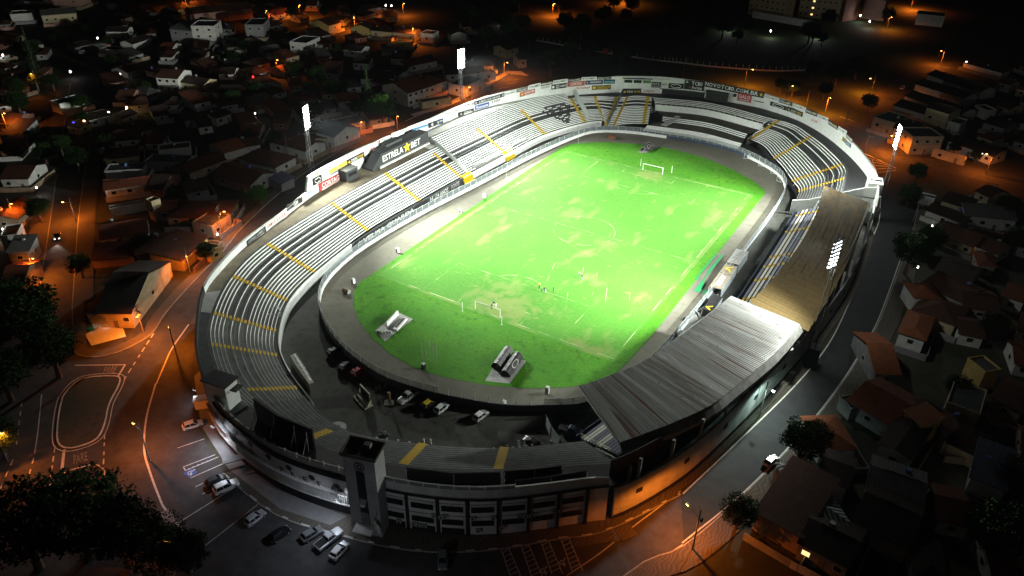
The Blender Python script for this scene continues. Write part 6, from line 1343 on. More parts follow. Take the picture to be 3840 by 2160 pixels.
for x, y, sc, kd, lab in ((930,290,1.0,'c','tall narrow conifer standing among the roofs behind the left terrace'),(965,315,1.75,0,'big lush round tree lit green beside the orange street'),(905,300,1.2,1,'darker tree joined to the left of the lush round tree'),(655,520,1.0,1,'round green tree by the left wall below the left floodlight'),
 (2275,690,1.75,0,'big dark round tree overhanging the right road'),(2330,640,1.3,2,'dark tree pressed behind the big round tree on the right'),(2280,520,1.1,1,'dark leafy tree on the right verge above the big round tree'),(2300,460,1.0,2,'dark tree at the corner of the hatched crossing'),(2180,285,1.2,0,'solitary round tree beside the upper right street'),
 (2150,200,1.6,1,'broad dark tree left of the upper right street'),(2100,215,1.5,2,'dark tree between field and orange junction'),(2040,200,1.3,0,'dark tree just behind the right rim boards'),(1990,245,1.1,1,'dark tree half hidden by the far right boards'),(2070,250,1.1,2,'low dark tree in the unlit junction'),(1960,235,1.0,0,'small dark tree behind the long black banner'),
 (1560,180,1.6,0,'dark spreading tree outside the far left rim'),(1385,190,1.8,1,'dark broad tree beyond the zebra crossing'),(1430,165,1.6,2,'dark tree right of the broad tree beyond the crossing'),(1330,125,1.3,0,'dark tree behind the house by the crossing'),(1245,165,.8,'p','palm tree with drooping fronds beside the zebra crossing'),(1480,150,1.4,1,'tree in shadow at the field edge'),
 (90,900,2.6,0,'huge black tree mass at the left edge'),(30,850,2.2,1,'dark tree merging into the huge tree at the left edge'),(150,950,1.8,2,'lower dark lobe tree beside the left traffic island'),(30,1010,1.8,0,'dark tree below the huge tree at the left frame edge'),
 (230,1400,2.4,1,'black tree mass at the bottom left corner'),(100,1430,2.3,2,'black tree at the extreme bottom left'),(330,1420,2.0,0,'tree in the bottom row left of the orange lit branches'),(420,1440,1.5,1,'tree with orange lit branches at the bottom left'),(480,1440,1.2,2,'small tree at the right end of the bottom left clump'),(15,1150,1.2,0,'leafy tree overhanging the left frame edge by the dashed lane'),
 (120,415,1.1,2,'orange glowing tree beside the left street lamp'),(105,560,1.1,0,'yellow lit tree leaning over the left street'),(665,70,1.2,1,'tree glowing orange around a distant lamp'),(55,290,1.4,2,'dark tree at the bend of the left street'),(100,210,1.2,'c','dark conifer silhouette far up the left street'),(200,430,1.2,1,'dark tree above the left street houses'),(50,250,1.3,0,'dark tree near the far left lamp'),
 (840,255,1.3,2,'faintly lit dark tree left of the tall conifer'),(800,220,1.4,1,'dark tree behind the left floodlight lamps'),(745,210,1.5,0,'dark tree in the unlit block behind the left floodlight'),(1000,200,.8,1,'small shrub tree in a garden near the far floodlight'),(1080,170,.9,0,'small dark tree beside the far floodlight'),(860,330,.7,2,'bushy tree in front of the white two storey house'),
 (2010,1160,1.3,1,'black rounded tree beside the silver sedan'),(2045,1130,.9,2,'small dark tree behind the silver sedan'),(1850,1330,1.0,0,'dark bush tree on the lower right pavement'),(2520,560,1.3,1,'dark tree behind the white house with brown shutters'),(2540,640,1.2,0,'dark tree at the right edge above the brown roofs'),(2480,860,1.1,2,'dark tree among the right hand roofs'),(2480,1400,1.6,1,'dark foliage at the bottom right'),(2540,1250,1.2,0,'dark tree at the right frame edge'),(2400,1010,.9,2,'dark garden tree between the right hand houses'),
 (2395,390,.7,1,'small round tree before the white garden wall'),(2450,410,.7,2,'second small round tree along the white garden wall'),(2360,145,.8,0,'tree whose twigs glow orange by the upper right lamp'),(2080,70,1.5,1,'dark tree before the apartment blocks'),(2230,60,1.4,0,'dark tree beside the bright top right street'),(1880,90,1.3,2,'tree at the foot of the left apartment block'),(520,660,.8,1,'dark shrub tree beside the orange fronted house'),(370,640,.9,2,'dark tree in a yard off the left street'),(210,700,1.0,0,'dark tree at the corner of the long black roofed house')):
    tree(lab, dpt(x, y), sc, kd)
random.seed(101)
for k in range(46):
    f = random.random(); x = 1180+f*900; y = 5+random.random()*120
    if 1850 < x < 2150 and y < 95: continue
    tree('unlit tree on the dark land beyond the far wall', dpt(x, y), random.uniform(1.0,1.9), k % 3, 'unlit trees beyond the far wall')
for k in range(34):
    x = random.uniform(60, 860); y = random.uniform(30, 400)
    tree('unlit garden tree between the dark roofs at upper left', dpt(x, y), random.uniform(.7,1.2), k % 3, 'unlit garden trees at upper left')

# ================================================================== HOUSES
WINM = {}
def house(label, k, x0, y0, x1, y1, depth, h, roof='gable', wall='white', rc='terra', wins=3, lit=None, group=None, cat='house', eave=.45, pitch=.32, name='house', floors=1, maxw=None):
    zz = h if k != 'D' else h
    zq = 0 if h > 7 else h
    if k == 'D0': A, B = dpt(x0, y0, zq), dpt(x1, y1, zq)
    else: A, B = pt(k, x0, y0, zq), pt(k, x1, y1, zq)
    A.z = B.z = 0; d = B-A; W = d.length
    if maxw and W > maxw: B = A+d*(maxw/W); W = maxw
    d.normalize(); n_ = Vector((-d.y, d.x, 0))
    if (A+n_-CAM).length < (A-CAM).length: n_ = -n_
    rz = math.atan2(d.y, d.x); flip = 1 if Vector((-d.y, d.x, 0)).dot(n_) > 0 else -1
    t = thing(name, label, cat, A, rz, group)
    def L(x, y, z): return Vector((x, y*flip, z))
    def hx(b, x0, x1, y0, y1, z0, z1, mi=0):
        ya, yb = sorted((y0*flip, y1*flip)); b.box(((x0+x1)/2, (ya+yb)/2, (z0+z1)/2), (x1-x0, yb-ya, z1-z0), 0, mi)
    D = depth; wm = WALLS[wall]; rm = ROOFS[rc]; b = MB(); hx(b, 0, W, 0, D, 0, h)
    ev = eave; pz = pitch
    def fc(bb, P, uv=None):
        P = [L(*p) for p in P]; uv = uv
        nrm = (P[1]-P[0]).cross(P[2]-P[0])
        if nrm.z < 0: P = P[::-1]; uv = uv[::-1] if uv else None
        bb.face(P, 0, uv)
    r = MB()
    def slope(p, q, s, u): # eave p-q, ridge s-u
        P = [Vector(v) for v in (p, q, u, s)]; e = (P[1]-P[0]).normalized(); uv = [((v-P[0]).dot(e), ((v-P[0])-e*(v-P[0]).dot(e)).length) for v in P]
        fc(r, [tuple(v) for v in P], uv); fc(r, [tuple(v-Vector((0,0,.14))) for v in P], uv)
        r.face([L(*p), L(*q), L(*(Vector(q)-Vector((0,0,.14)))), L(*(Vector(p)-Vector((0,0,.14))))])
    if roof == 'gable':
        rh = (D/2)*pz; z = h-ev*pz; slope((-ev,-ev,z),(W+ev,-ev,z),(-ev,D/2,h+rh),(W+ev,D/2,h+rh)); slope((W+ev,D+ev,z),(-ev,D+ev,z),(W+ev,D/2,h+rh),(-ev,D/2,h+rh))
        for x in (0, W): b.face([L(x,0,h), L(x,D,h), L(x,D/2,h+rh-.05)])
    elif roof == 'cross':
        rh = (W/2)*pz; z = h-ev*pz; slope((-ev,D+ev,z),(-ev,-ev,z),(W/2,D+ev,h+rh),(W/2,-ev,h+rh)); slope((W+ev,-ev,z),(W+ev,D+ev,z),(W/2,-ev,h+rh),(W/2,D+ev,h+rh))
        for y in (0, D): b.face([L(0,y,h), L(W,y,h), L(W/2,y,h+rh-.05)])
    elif roof == 'hip':
        m_ = min(W, D)/2; rh = m_*pz*1.15; z = h-ev*pz
        if W >= D: R1, R2 = (D/2, D/2), (W-D/2, D/2)
        else: R1, R2 = (W/2, W/2), (W/2, D-W/2)
        Z = h+rh
        if W >= D: slope((-ev,-ev,z),(W+ev,-ev,z),(*R1,Z),(*R2,Z)); slope((W+ev,D+ev,z),(-ev,D+ev,z),(*R2,Z),(*R1,Z)); slope((-ev,D+ev,z),(-ev,-ev,z),(*R1,Z),(*R1,Z)); slope((W+ev,-ev,z),(W+ev,D+ev,z),(*R2,Z),(*R2,Z))
        else: slope((-ev,D+ev,z),(-ev,-ev,z),(*R2,Z),(*R1,Z)); slope((W+ev,-ev,z),(W+ev,D+ev,z),(*R1,Z),(*R2,Z)); slope((-ev,-ev,z),(W+ev,-ev,z),(*R1,Z),(*R1,Z)); slope((W+ev,D+ev,z),(-ev,D+ev,z),(*R2,Z),(*R2,Z))
    elif roof == 'shed':
        rh = D*pz*.5; slope((-ev,-ev,h),(W+ev,-ev,h),(-ev,D+ev,h+rh),(W+ev,D+ev,h+rh)); b.face([L(0,D,h),L(W,D,h),L(W,D,h+rh*.95),L(0,D,h+rh*.95)])
        for x in (0, W): b.face([L(x,0,h),L(x,D,h),L(x,D,h+rh*.95)])
    else:
        q = MB()
        for (xa, xb, ya, yb) in ((-.05,W+.05,-.05,.15),(-.05,W+.05,D-.15,D+.05),(-.05,.15,.15,D-.15),(W-.15,W+.05,.15,D-.15)): hx(q, xa, xb, ya, yb, h, h+.55)
        hx(r, .15, W-.15, .15, D-.15, h+.02, h+.14); q.build('parapet', wm, t, off=False)
    b.build('wall', wm, t, off=False); rf = r.build('roof', rm, t, off=False)
    if roof in ('gable', 'hip') and W > 5:
        rr = MB(); rr.tube(L(W*.25 if roof == 'gable' else min(W,D)/2, D/2, h+(D/2 if roof == 'gable' else min(W,D)/2*1.15)*pz+.03), L(W*.95 if roof == 'gable' else max(W-D/2, W/2), D/2, h+(D/2 if roof == 'gable' else min(W,D)/2*1.15)*pz+.03), .12, n=5); rr.build('ridge', rm, rf, off=False)
    if D > 5 and W > 5 and random.random() < .45:
        q = MB(); xx, yy = W*random.uniform(.2,.8), D*random.uniform(.6,.8); zb = h+min(W,D)*.5*pz*.5 if roof in ('gable','hip','cross') else h+.1; q.tube(L(xx,yy,zb), L(xx,yy,zb+1.0), .55, .5, 9); q.build('water_tank', WALLS['blue'] if random.random() < .4 else LGREY, t, off=False)
    if D > 5 and W > 5 and random.random() < .7:
        q = MB(); e_ = random.uniform(2, 3.5); hx(q, -.2, W+1.5, -e_-.15, -e_, 0, 1.7); hx(q, W+1.5, W+1.65, -e_, D+1, 0, 1.7); q.build('yard_wall', WALLS[random.choice(('white','grey','tan','grey','pink'))], t, off=False)
    if wins:
        for fl in range(floors):
            zc = h*(fl+.55)/floors; nW = max(1, min(wins, int(W/2.2)))
            for i in range(nW):
                x = W*(i+.5)/nW
                if i == nW//2 and fl == 0 and nW > 1:
                    q = MB(); hx(q, x-.5, x+.5, -.06, .05, .02, min(2.1, h*.75)); q.build('door', WOOD, t, off=False); continue
                q = MB(); hx(q, x-.75, x+.75, -.05, .05, zc-.62, zc+.62); f = q.build('window', DWHITE, t, off=False); q = MB(); hx(q, x-.62, x+.62, -.075, 0, zc-.5, zc+.5); q.build('pane', LITWIN if lit and i in lit else GLASS, f, off=False)
            for xx, sg_ in ((0, -1), (W, 1)):
                q = MB(); y = D*.5; hx(q, xx-.05, xx+.05, y-.7, y+.7, zc-.6, zc+.6); f = q.build('window', DWHITE, t, off=False); q = MB(); hx(q, xx-.075, xx+.075, y-.58, y+.58, zc-.48, zc+.48); q.build('pane', GLASS, f, off=False)
    return t
H_ = house
# --- left: between the left street and the stadium
H_('long black roofed house at the bend with a lit white porch below it','d',720,905,980,908,24,4.5,'gable','cream','dark',3)
H_('orange tiled house with white gable above the black roofed house','d',760,355,1110,300,11,3.2,'gable','white','terra',4)
H_('wide low brown roofed house touching the orange corner','d',1260,185,1720,180,11,3.4,'hip','tan','brown',4)
H_('red roofed house with a pale parapet behind the wide brown roof','d',1195,140,1320,130,7,3.5,'gable','grey','terra',2)
H_('white garden wall block left of the orange tiled house','d',830,135,1100,85,2,2.4,'flat','white','flat',0)
H_('red roofed shed with white edge in the dark yard','d',690,510,1000,480,7,2.8,'shed','pink','terra',0)
H_('orange lit house with slanting awning facing the ring road','d',1370,510,1560,340,9,3.6,'shed','yellow','brown',3)
H_('orange lit garage box beside the utility pole','d',1585,465,1665,415,6,3,'flat','yellow','flat',1)
H_('dark roofed house between the awning house and the black roof','d',1030,470,1330,400,9,3.2,'gable','tan','brown',0)
H_('orange lit corner house with brick gateposts by the ring road','d',1600,270,1740,180,7,3.4,'flat','tan','flat',2)
H_('small pale square tank house on stilts above the dark yards','d',1145,85,1210,60,3,6,'flat','cream','flat',1)
# --- left of the left street
H_('red corrugated roof at the left edge beside the orange street','d',0,700,160,690,12,4,'gable','tan','terra',2)
H_('grey roofed annex above the red corrugated roof at the left edge','d',55,450,210,440,7,4.5,'shed','grey','grey',1)
H_('white lit house at the left edge under a bulb','d',0,345,130,330,7,3.5,'flat','white','flat',2)
H_('dark house with a pale gable at the lower left edge','d',20,860,170,770,8,3,'gable','pink','dark',1)
H_('brown roofed house with white gutter in the left column','a',0,1345,205,1345,12,4,'gable','white','brown',2)
H_('brown roofed house with orange lit wall at the head of the left street','d',130,200,270,60,8,3.5,'gable','tan','brown',1)
# --- upper left blocks
H_('white three storey apartment block with balconies','a',1470,350,1645,350,13,10,'flat','white','flat',2,floors=3)
H_('lower grey wing beside the white three storey block','a',1305,335,1470,350,11,8,'shed','grey','zinc',2,floors=2)
H_('two storey flat roofed grey block right of the white apartment block','a',1865,300,2000,300,16,7.5,'flat','grey','flat',2,floors=2)
H_('white flat roofed house with a row of dark windows at upper left','a',2185,320,2315,332,14,5,'flat','white','flat',3)
H_('white walled house with brown roof above the dark middle blocks','a',795,235,955,235,9,4.5,'gable','white','dark',2)
H_('two storey pale house with terrace left of the dark tree belt','a',1175,580,1335,590,12,6.5,'gable','white','brown',3,floors=2)
H_('dark roofed pale house right of the two storey terrace house','a',1365,615,1530,640,9,4.5,'gable','cream','dark',3)
H_('house with orange lit doorway in the middle block','a',1490,690,1620,690,8,3.2,'shed','cream','brown',2)
H_('house with a lit porch and white columns in the middle block','a',1650,690,1910,695,9,3.6,'gable','pink','dark',4)
H_('white box wall building alone in the dark','a',450,795,640,745,7,4,'flat','white','flat',0)
H_('yellow lit porch house beside a blue light','a',590,965,680,925,5,3,'shed','yellow','brown',1)
H_('white lit long house with two bright bulbs','a',670,905,835,870,6,3.2,'shed','white','dark',2)
H_('pale house beside the yellow globe lamp','a',925,890,1030,850,7,3.2,'gable','cream','dark',1)
H_('red brown hip roofed house with white front in the left block','a',745,1070,1045,1045,11,3.4,'hip','white','brown',3)
H_('pale hip roofed house with cream front wall','a',790,1200,1040,1170,10,3.4,'hip','cream','brown',2)
H_('white flat shed with blank wall in the left block','a',1195,1145,1435,1120,6,3.4,'flat','white','flat',0)
H_('long grey terrace roof with pale edge in the left block','a',790,1300,1080,1285,6,3,'flat','grey','flat',0)
H_('grey block next to the long terrace roof','a',1085,1230,1400,1240,7,3.4,'flat','grey','flat',1)
H_('long red roof with white yard walls below it','a',790,1430,1260,1365,7,3.4,'gable','white','terra',4)
H_('bright orange brown gabled roof with white bargeboards','a',1575,1085,1690,1150,8,4,'cross','white','orange',0)
H_('brown gabled roof behind the bright orange one','a',1690,1130,1960,1085,8,4,'gable','white','brown',2)
H_('brown hip roof house nearest the left floodlight','a',1800,1190,2080,1255,10,4,'hip','white','brown',2)
H_('rust brown corrugated roof beside the left ring road','a',1430,1300,1700,1200,9,3.6,'gable','tan','brown',1)
H_('long ribbed brown roof with a worn streak near the left wall','a',1600,1310,1890,1390,11,3.8,'gable','grey','brown',2)
H_('brown roofed house directly behind the left floodlight mast','a',2030,1060,2300,1135,10,4.2,'gable','white','brown',2)
H_('bluish roofed house lit by the left floodlight','a',2365,985,2520,1030,13,5,'gable','white','blue',2)
H_('white gabled house with an orange bulb right of the left mast','a',2300,1110,2460,1040,9,4,'cross','cream','brown',2)
H_('purple roofed lean to beside the left wall','a',2030,1345,2120,1385,5,3,'shed','grey','blue',0)
H_('small pale house in the dark belt, near the two bulbs','a',1395,905,1560,880,7,3.5,'gable','grey','dark',1)
H_('low white fronted house with a small orange light','a',1500,960,1600,945,6,3,'shed','white','dark',1)
H_('pale house under the dark tree left of the floodlight','a',1630,890,1745,850,7,3.5,'gable','white','dark',2)
H_('long pale building with windows at the top left corner','a',310,115,570,95,12,6,'gable','cream','grey',4)
H_('bright white shopfront at the top left corner','a',75,115,240,105,10,5,'flat','white','flat',0)
H_('blue walled warehouse on the top left edge','a',130,25,345,20,20,9,'flat','blue','flat',0)
H_('pale lit block right of the blue warehouse','a',350,60,610,70,16,8,'flat','pink','flat',3)
H_('orange lit house front under a distant lamp','a',930,105,1010,108,8,4,'shed','yellow','brown',1)
H_('long hooded house with orange wash at the top of the frame','a',1430,105,1900,60,14,6,'gable','pink','brown',3)
H_('yellowish gable house at the top beside bright orange walls','a',2330,165,2480,190,10,5,'cross','yellow','brown',1)
H_('pale house in the dark rows left, with green glow','a',770,300,870,290,7,3.5,'gable','white','dark',1)
H_('slanting pale roof house in the dark rows left','a',1000,330,1140,285,8,3.5,'gable','white','dark',0)
H_('low pale roof in the far left dark rows','a',205,355,325,335,8,3.2,'shed','white','grey',0)
H_('pale edged roof beside the small green lit one','a',560,355,690,330,8,3.2,'gable','grey','dark',0)
H_('long low white strip roof in the dark rows','a',760,375,940,390,6,3,'flat','white','flat',0)
# --- behind the far left terrace
H_('large brown roofed white two storey house with shutters','b',500,700,665,650,16,6.2,'gable','white','terra',4,floors=2)
H_('red tiled cross gabled house beside the two storey one','b',645,655,800,600,12,4.8,'hip','white','terra',2)
H_('white walled dark roofed house behind the conifer','b',145,590,390,590,10,3.6,'gable','white','dark',2)
H_('long dark roofed house under the far floodlight','b',790,560,1080,545,10,3.8,'gable','white','dark',3)
H_('flat roofed orange lit corner building on the street','b',935,660,1080,595,9,4.4,'flat','white','flat',2)
H_('grey flat shed roof right of the far floodlight','b',1060,560,1165,550,7,3.4,'flat','white','flat',1)
H_('yellow fronted gable house, leftmost of the upper row','b',70,205,215,215,10,5,'cross','yellow','brown',2)
H_('pale hip roofed house with a lit window in the upper row','b',220,225,375,240,10,4.5,'hip','cream','dark',2,lit=(1,))
H_('long roofed cream house in the middle of the upper row','b',385,240,550,255,10,4.5,'gable','cream','dark',3)
H_('white box house lit white at the end of the upper row','b',595,255,690,265,8,5,'flat','white','flat',1)
H_('orange lit garage under the upper row','b',405,320,525,325,6,3,'flat','yellow','flat',1)
H_('white gable ended house in shadow above the crossing','b',825,260,945,255,10,4.5,'cross','white','dark',0)
H_('pale house with long roof at the upper dark edge','b',920,200,1070,190,9,4,'gable','cream','dark',3)
H_('dark roofed house with a white gable beside the crossing','b',1250,375,1335,350,9,4.5,'gable','cream','dark',1)
H_('pale end house beyond the crossing','b',1340,445,1400,440,8,4.5,'gable','grey','dark',1)
H_('small white gable house left of the conifer','b',15,370,145,385,9,3.6,'gable','white','dark',1)
H_('white fronted house with two windows left of the conifer','b',90,470,205,475,8,3.6,'gable','white','dark',3)
H_('brown roofed house with white dormer right of the conifer','b',375,440,520,440,10,3.8,'hip','white','brown',2)
H_('red roofed house between conifer and far floodlight','b',490,500,720,455,10,3.8,'gable','white','terra',2)
H_('pale roof edge house behind the far floodlight','b',940,505,1145,490,9,3.6,'gable','white','zinc',1)
H_('white house with bright eaves below the upper row','b',330,520,480,540,8,3.4,'gable','white','dark',1)
H_('orange gated yard house by the round lush tree','b',0,960,180,925,9,3.2,'flat','grey','flat',2)
H_('walled yard house with orange garden wall on the street','b',610,780,830,745,5,2.6,'flat','cream','flat',1)
# --- upper right
H_('left cream apartment block with rows of small windows','c',490,105,760,150,14,22,'flat','cream','flat',7,floors=6)
H_('right cream apartment block with two lit windows','c',865,125,1195,160,14,24,'flat','cream','flat',8,floors=6,lit=(2,))
H_('dark brown flank block beside the right apartment block','c',1200,165,1310,150,12,16,'flat','brick','flat',0)
H_('blank mauve block at the bright top right corner','c',1345,130,1500,150,10,11,'flat','pink','flat',0)
H_('low white wall building at the bright top right street','c',1775,110,1980,130,12,6,'flat','white','flat',0)
H_('lit open carport strip under the left apartment block','c',530,90,960,165,3,3.4,'flat','white','flat',0)
for i, (x0, y0, x1, y1) in enumerate(((1850,560,2250,690),(1760,630,2120,740),(1680,720,2100,860),(1600,790,1900,880))):
    H_('long dark row house roof with pale edge, %s counting down from the glowing tree' % ORD[i],'c',x0,y0,x1,y1,10,3.8,'gable','white','dark',0,group='dark row house roofs at upper right')
H_('yellow corner house with a dark car port by the right floodlight','c',1440,890,1600,935,12,5,'flat','cream','flat',2)
H_('pale two storey house with green shutters by the right floodlight','c',1600,960,1760,1000,11,5.5,'gable','white','dark',3,floors=2)
H_('cream two storey house with stairs and red garage doors','c',1740,1040,1970,1040,10,6.5,'flat','cream','flat',3,floors=2)
H_('small cream upper house with balcony behind the garage house','c',1800,950,1965,1000,9,8,'gable','cream','dark',2)
H_('long white house with barred windows along the crossing road','c',2010,1060,2340,1175,9,3.6,'gable','white','dark',5)
H_('white front wall with dark gates along the crossing road','c',1890,1130,2130,1200,1.2,2.6,'flat','cream','flat',2)
H_('house with bright white lit strip at the far upper right','c',2125,470,2410,550,6,3.4,'shed','white','dark',0)
H_('pale blank garden house in the upper right rows','c',2205,800,2290,840,5,3.6,'flat','white','flat',0)
H_('white walled yard house with railings among upper right roofs','c',1890,895,2095,945,8,4,'flat','white','flat',1)
H_('dark roofed house at the right edge with a white sign panel','c',2275,920,2430,965,10,4,'gable','grey','dark',1)
# --- right side
H_('cream house with a barred window behind the round tree','f',1960,60,2160,120,9,5,'gable','cream','dark',2)
H_('white house with two brown shuttered windows','f',2140,170,2520,210,10,4.5,'gable','white','grey',4)
H_('dark roofed house over a stained white yard wall','f',1840,130,2110,230,7,3.2,'gable','white','dark',1)
H_('pale stained yard wall beside the big round tree','f',1790,35,1900,60,3,2.5,'flat','white','flat',0)
H_('brown roofed cream house with a blue window and lit porch','f',1880,290,2190,410,10,3.6,'gable','cream','brown',4,lit=(2,))
H_('low house in darkness with a pale side wall below the blue window house','f',1910,590,2170,680,10,3.4,'gable','grey','dark',0)
H_('long brown roofed house behind the stacked orange roofs','f',1820,690,2110,830,11,3.6,'gable','grey','brown',0)
H_('small stacked orange hip roof, upper of two','f',1755,790,1945,800,7,4.6,'hip','white','orange',0)
H_('dark hip roofed house with pale side below the stacked roof','f',1740,885,2055,1000,10,3.6,'hip','cream','brown',2)
H_('orange hip roofed house with a black rear slope','f',1640,1050,1830,1110,11,4,'hip','white','orange',1)
H_('big bright orange gable roof nearest the right road','f',1465,1360,1640,1370,15,4,'gable','grey','orange',1)
H_('orange roofed pale house at the right edge','f',2420,780,2576,830,9,3.8,'gable','white','terra',1)
H_('yellow walled stair turret among dark roofs on the right','f',2280,1370,2400,1350,5,5,'flat','yellow','flat',0)
H_('brown roofed house in darkness right of the orange hip roof','f',2130,860,2380,900,10,3.6,'gable','tan','brown',1)
H_('dark red corrugated long roof beside the grass plot','i',1260,120,1570,300,12,4,'gable','grey','terra',1)
H_('small tower house with orange roof and yellow wall','i',1680,205,1800,310,5,6,'shed','yellow','orange',0)
H_('white gable house under a very long dark roof','i',1490,450,1720,560,18,4.6,'cross','white','dark',1)
H_('triangular orange roofed house beside the round black tree','i',1050,490,1310,480,9,3.8,'hip','white','orange',0)
H_('white stepped parapet wall house on the lower right','i',1030,690,1240,770,8,4.4,'gable','white','dark',1)
H_('pale zinc roofed house above the two lit windows','i',990,1060,1245,1035,14,4.6,'hip','grey','zinc',0)
H_('dark house with two glowing windows at lower right','i',890,1190,1250,1370,9,4.2,'gable','grey','dark',4,lit=(0,1,3))
H_('dull red flat roofed building at the lower right kerb','i',560,960,900,1150,14,4.5,'shed','tan','brown',0)
H_('cream parapet roof terrace house on the right','i',1990,150,2240,240,9,5,'flat','cream','flat',1)
H_('orange and brown roofed house in the right hand darkness','i',1990,410,2230,440,9,4,'hip','cream','brown',1)
H_('pale wall house below the orange and brown roof','i',2010,440,2220,540,6,3.4,'shed','cream','dark',0)
H_('bluish lit roof house with a white lamp at the lower right edge','i',2180,700,2440,800,10,4,'shed','white','blue',0)
H_('black roofed house at the bottom right behind the lit windows','i',1300,1040,1700,1230,12,4,'gable','grey','dark',0)
H_('dark ribbed roof house between the white gable and the zinc roof','i',1400,780,1800,920,9,4.2,'gable','grey','grey',0)
H_('dark red roof at the right edge above the terrace house','i',2340,100,2560,200,10,4,'gable','tan','brown',1)
H_('low pale shed by the grass plot on the right','i',1180,110,1270,200,4,2.8,'flat','grey','flat',0)
# white porch of the corner house
pz_ = thing('porch', 'white lit porch terrace with a green mat below the black roofed house', 'porch', pt('d',760,1010)); b = MB(); b.face([pt('d',x,y,.12) for x, y in ((640,1075),(690,1160),(950,1090),(930,1030),(760,1010))]); b.build('floor', WHITE, pz_); b = MB(); p = pt('d',730,945,3.2); b.box(p+Vector((.5,-.3,0)), (8,3,.2), -.35); b.build('balcony', DWHITE, pz_)
b = MB(); b.face([pt('d',x,y,.16) for x, y in ((650,1030),(700,1050),(745,1025),(700,1005))]); b.build('mat', gm, pz_)
fitting('white bulb lighting the porch terrace of the corner house', pt('d',748,935,3.4), pt('d',748,1000,0), 420, 150)
# bulbs and windows glowing among the houses
BULB = mat('small_bulb', (1,1,1), .5, 0, emit=9, ecol=(1,.95,.85)); BULBY = mat('small_yellow_bulb', (1,.7,.3), .5, 0, emit=8, ecol=(1,.6,.2)); BULBB = mat('small_blue_light', (.1,.1,1), .5, 0, emit=3, ecol=(.1,.08,1)); BULBR = mat('small_red_light', (1,.05,.02), .5, 0, emit=3, ecol=(1,.04,.03))
for i, (k, x, y, m, en, c, lab) in enumerate((('a',955,812,BULBY,260,(1,.6,.2),'yellow globe light on the pale house'),('a',820,850,BULB,160,(.9,.95,1),'white bulb on the long lit house'),('a',635,915,BULBY,320,(1,.55,.2),'yellow bulb under the porch beside the blue light'),('a',530,540,BULB,60,(.9,.95,1),'lone white bulb in the dark left rows'),('a',905,560,BULB,50,(1,.9,.7),'lone warm bulb in the dark left rows'),('a',735,287,BULB,60,(.9,.95,1),'white bulb by the green glowing roof'),('a',20,415,BULB,120,(.9,1,.95),'white light on a wall at far left'),('a',1500,75,BULBY,400,(1,.6,.25),'bulb on the long hooded house'),('a',1925,855,BULB,30,(1,1,1),'tiny white bulb below the red sign'),('a',2372,1078,BULBY,150,(1,.6,.2),'orange bulb on the white gabled house'),
 ('a',555,930,BULBB,160,(.1,.08,1),'blue light at the porch'),('a',1910,580,BULBR,30,(1,.05,.03),'red light outline on a roof'),('a',185,1325,BULB,80,(1,1,1),'white bulb at the brown roofed left house'),('a',275,1415,BULB,80,(1,1,1),'white bulb at the left column yard'),('b',335,40,BULB,90,(.9,.95,1),'left of two white lights at the top'),('b',378,42,BULB,90,(.9,.95,1),'right of two white lights at the top'),('b',1205,150,BULB,60,(1,.9,.8),'bulb at the field edge'),
 ('c',362,188,BULB,500,(.9,.95,1),'white light left of the apartment blocks'),('c',665,232,BULB,400,(.9,.95,1),'white light on the apartment car park'),('c',1015,235,BULB,600,(.9,.95,1),'bright white light under the right apartment block'),('c',1340,117,BULB,500,(.9,.95,1),'white light before the mauve block'),('c',1412,160,BULB,500,(.9,.95,1),'white light beside the dark corner trees'),('c',2140,470,BULB,420,(.85,.95,1),'white lamp at the bright strip house'),('c',1590,922,BULBR,30,(1,.05,.03),'red warning light by the right floodlight head'),('c',2260,1160,BULB,15,(1,1,1),'small white bulb by the garage house'),
 ('f',1775,565,BULB,15,(1,1,1),'small white bulb under the round tree'),('f',1885,255,BULB,50,(1,1,1),'white bulb at the blue window house'),('f',2240,375,BULBY,90,(1,.5,.15),'orange porch light of the blue window house'),('i',2185,640,BULB,420,(.85,.9,1),'white lamp lighting the bluish roof'),('i',1995,355,BULBY,60,(1,.6,.25),'warm lit opening among the right roofs'),('d',1640,318,BULB,220,(.85,.95,1),'white bulb beside the orange garage'),('d',20,280,BULB,160,(1,1,.9),'white bulb on the lit house at the left edge'))):
    p = pt(k, x, y, 3.4 if k != 'c' or y > 300 else 4); t = thing('wall_lamp', lab, 'lamp', p, group='small lights among the houses'); big = 1.7 if (p-CAM).length > 330 else 1.0; b = MB(); b.tube((0,0,-.22*big),(0,0,.22*big),.25*big,.2*big,8); b.build('bulb', m, t, off=False); b = MB(); b.tube((0,0,.25*big),(0,0,.6*big),.06,n=4); b.build('bracket', STEEL, t, off=False)
    if en > 20: lamp('POINT', p+Vector((.3,-.6,-.3)), en*2, c, radius=.2)
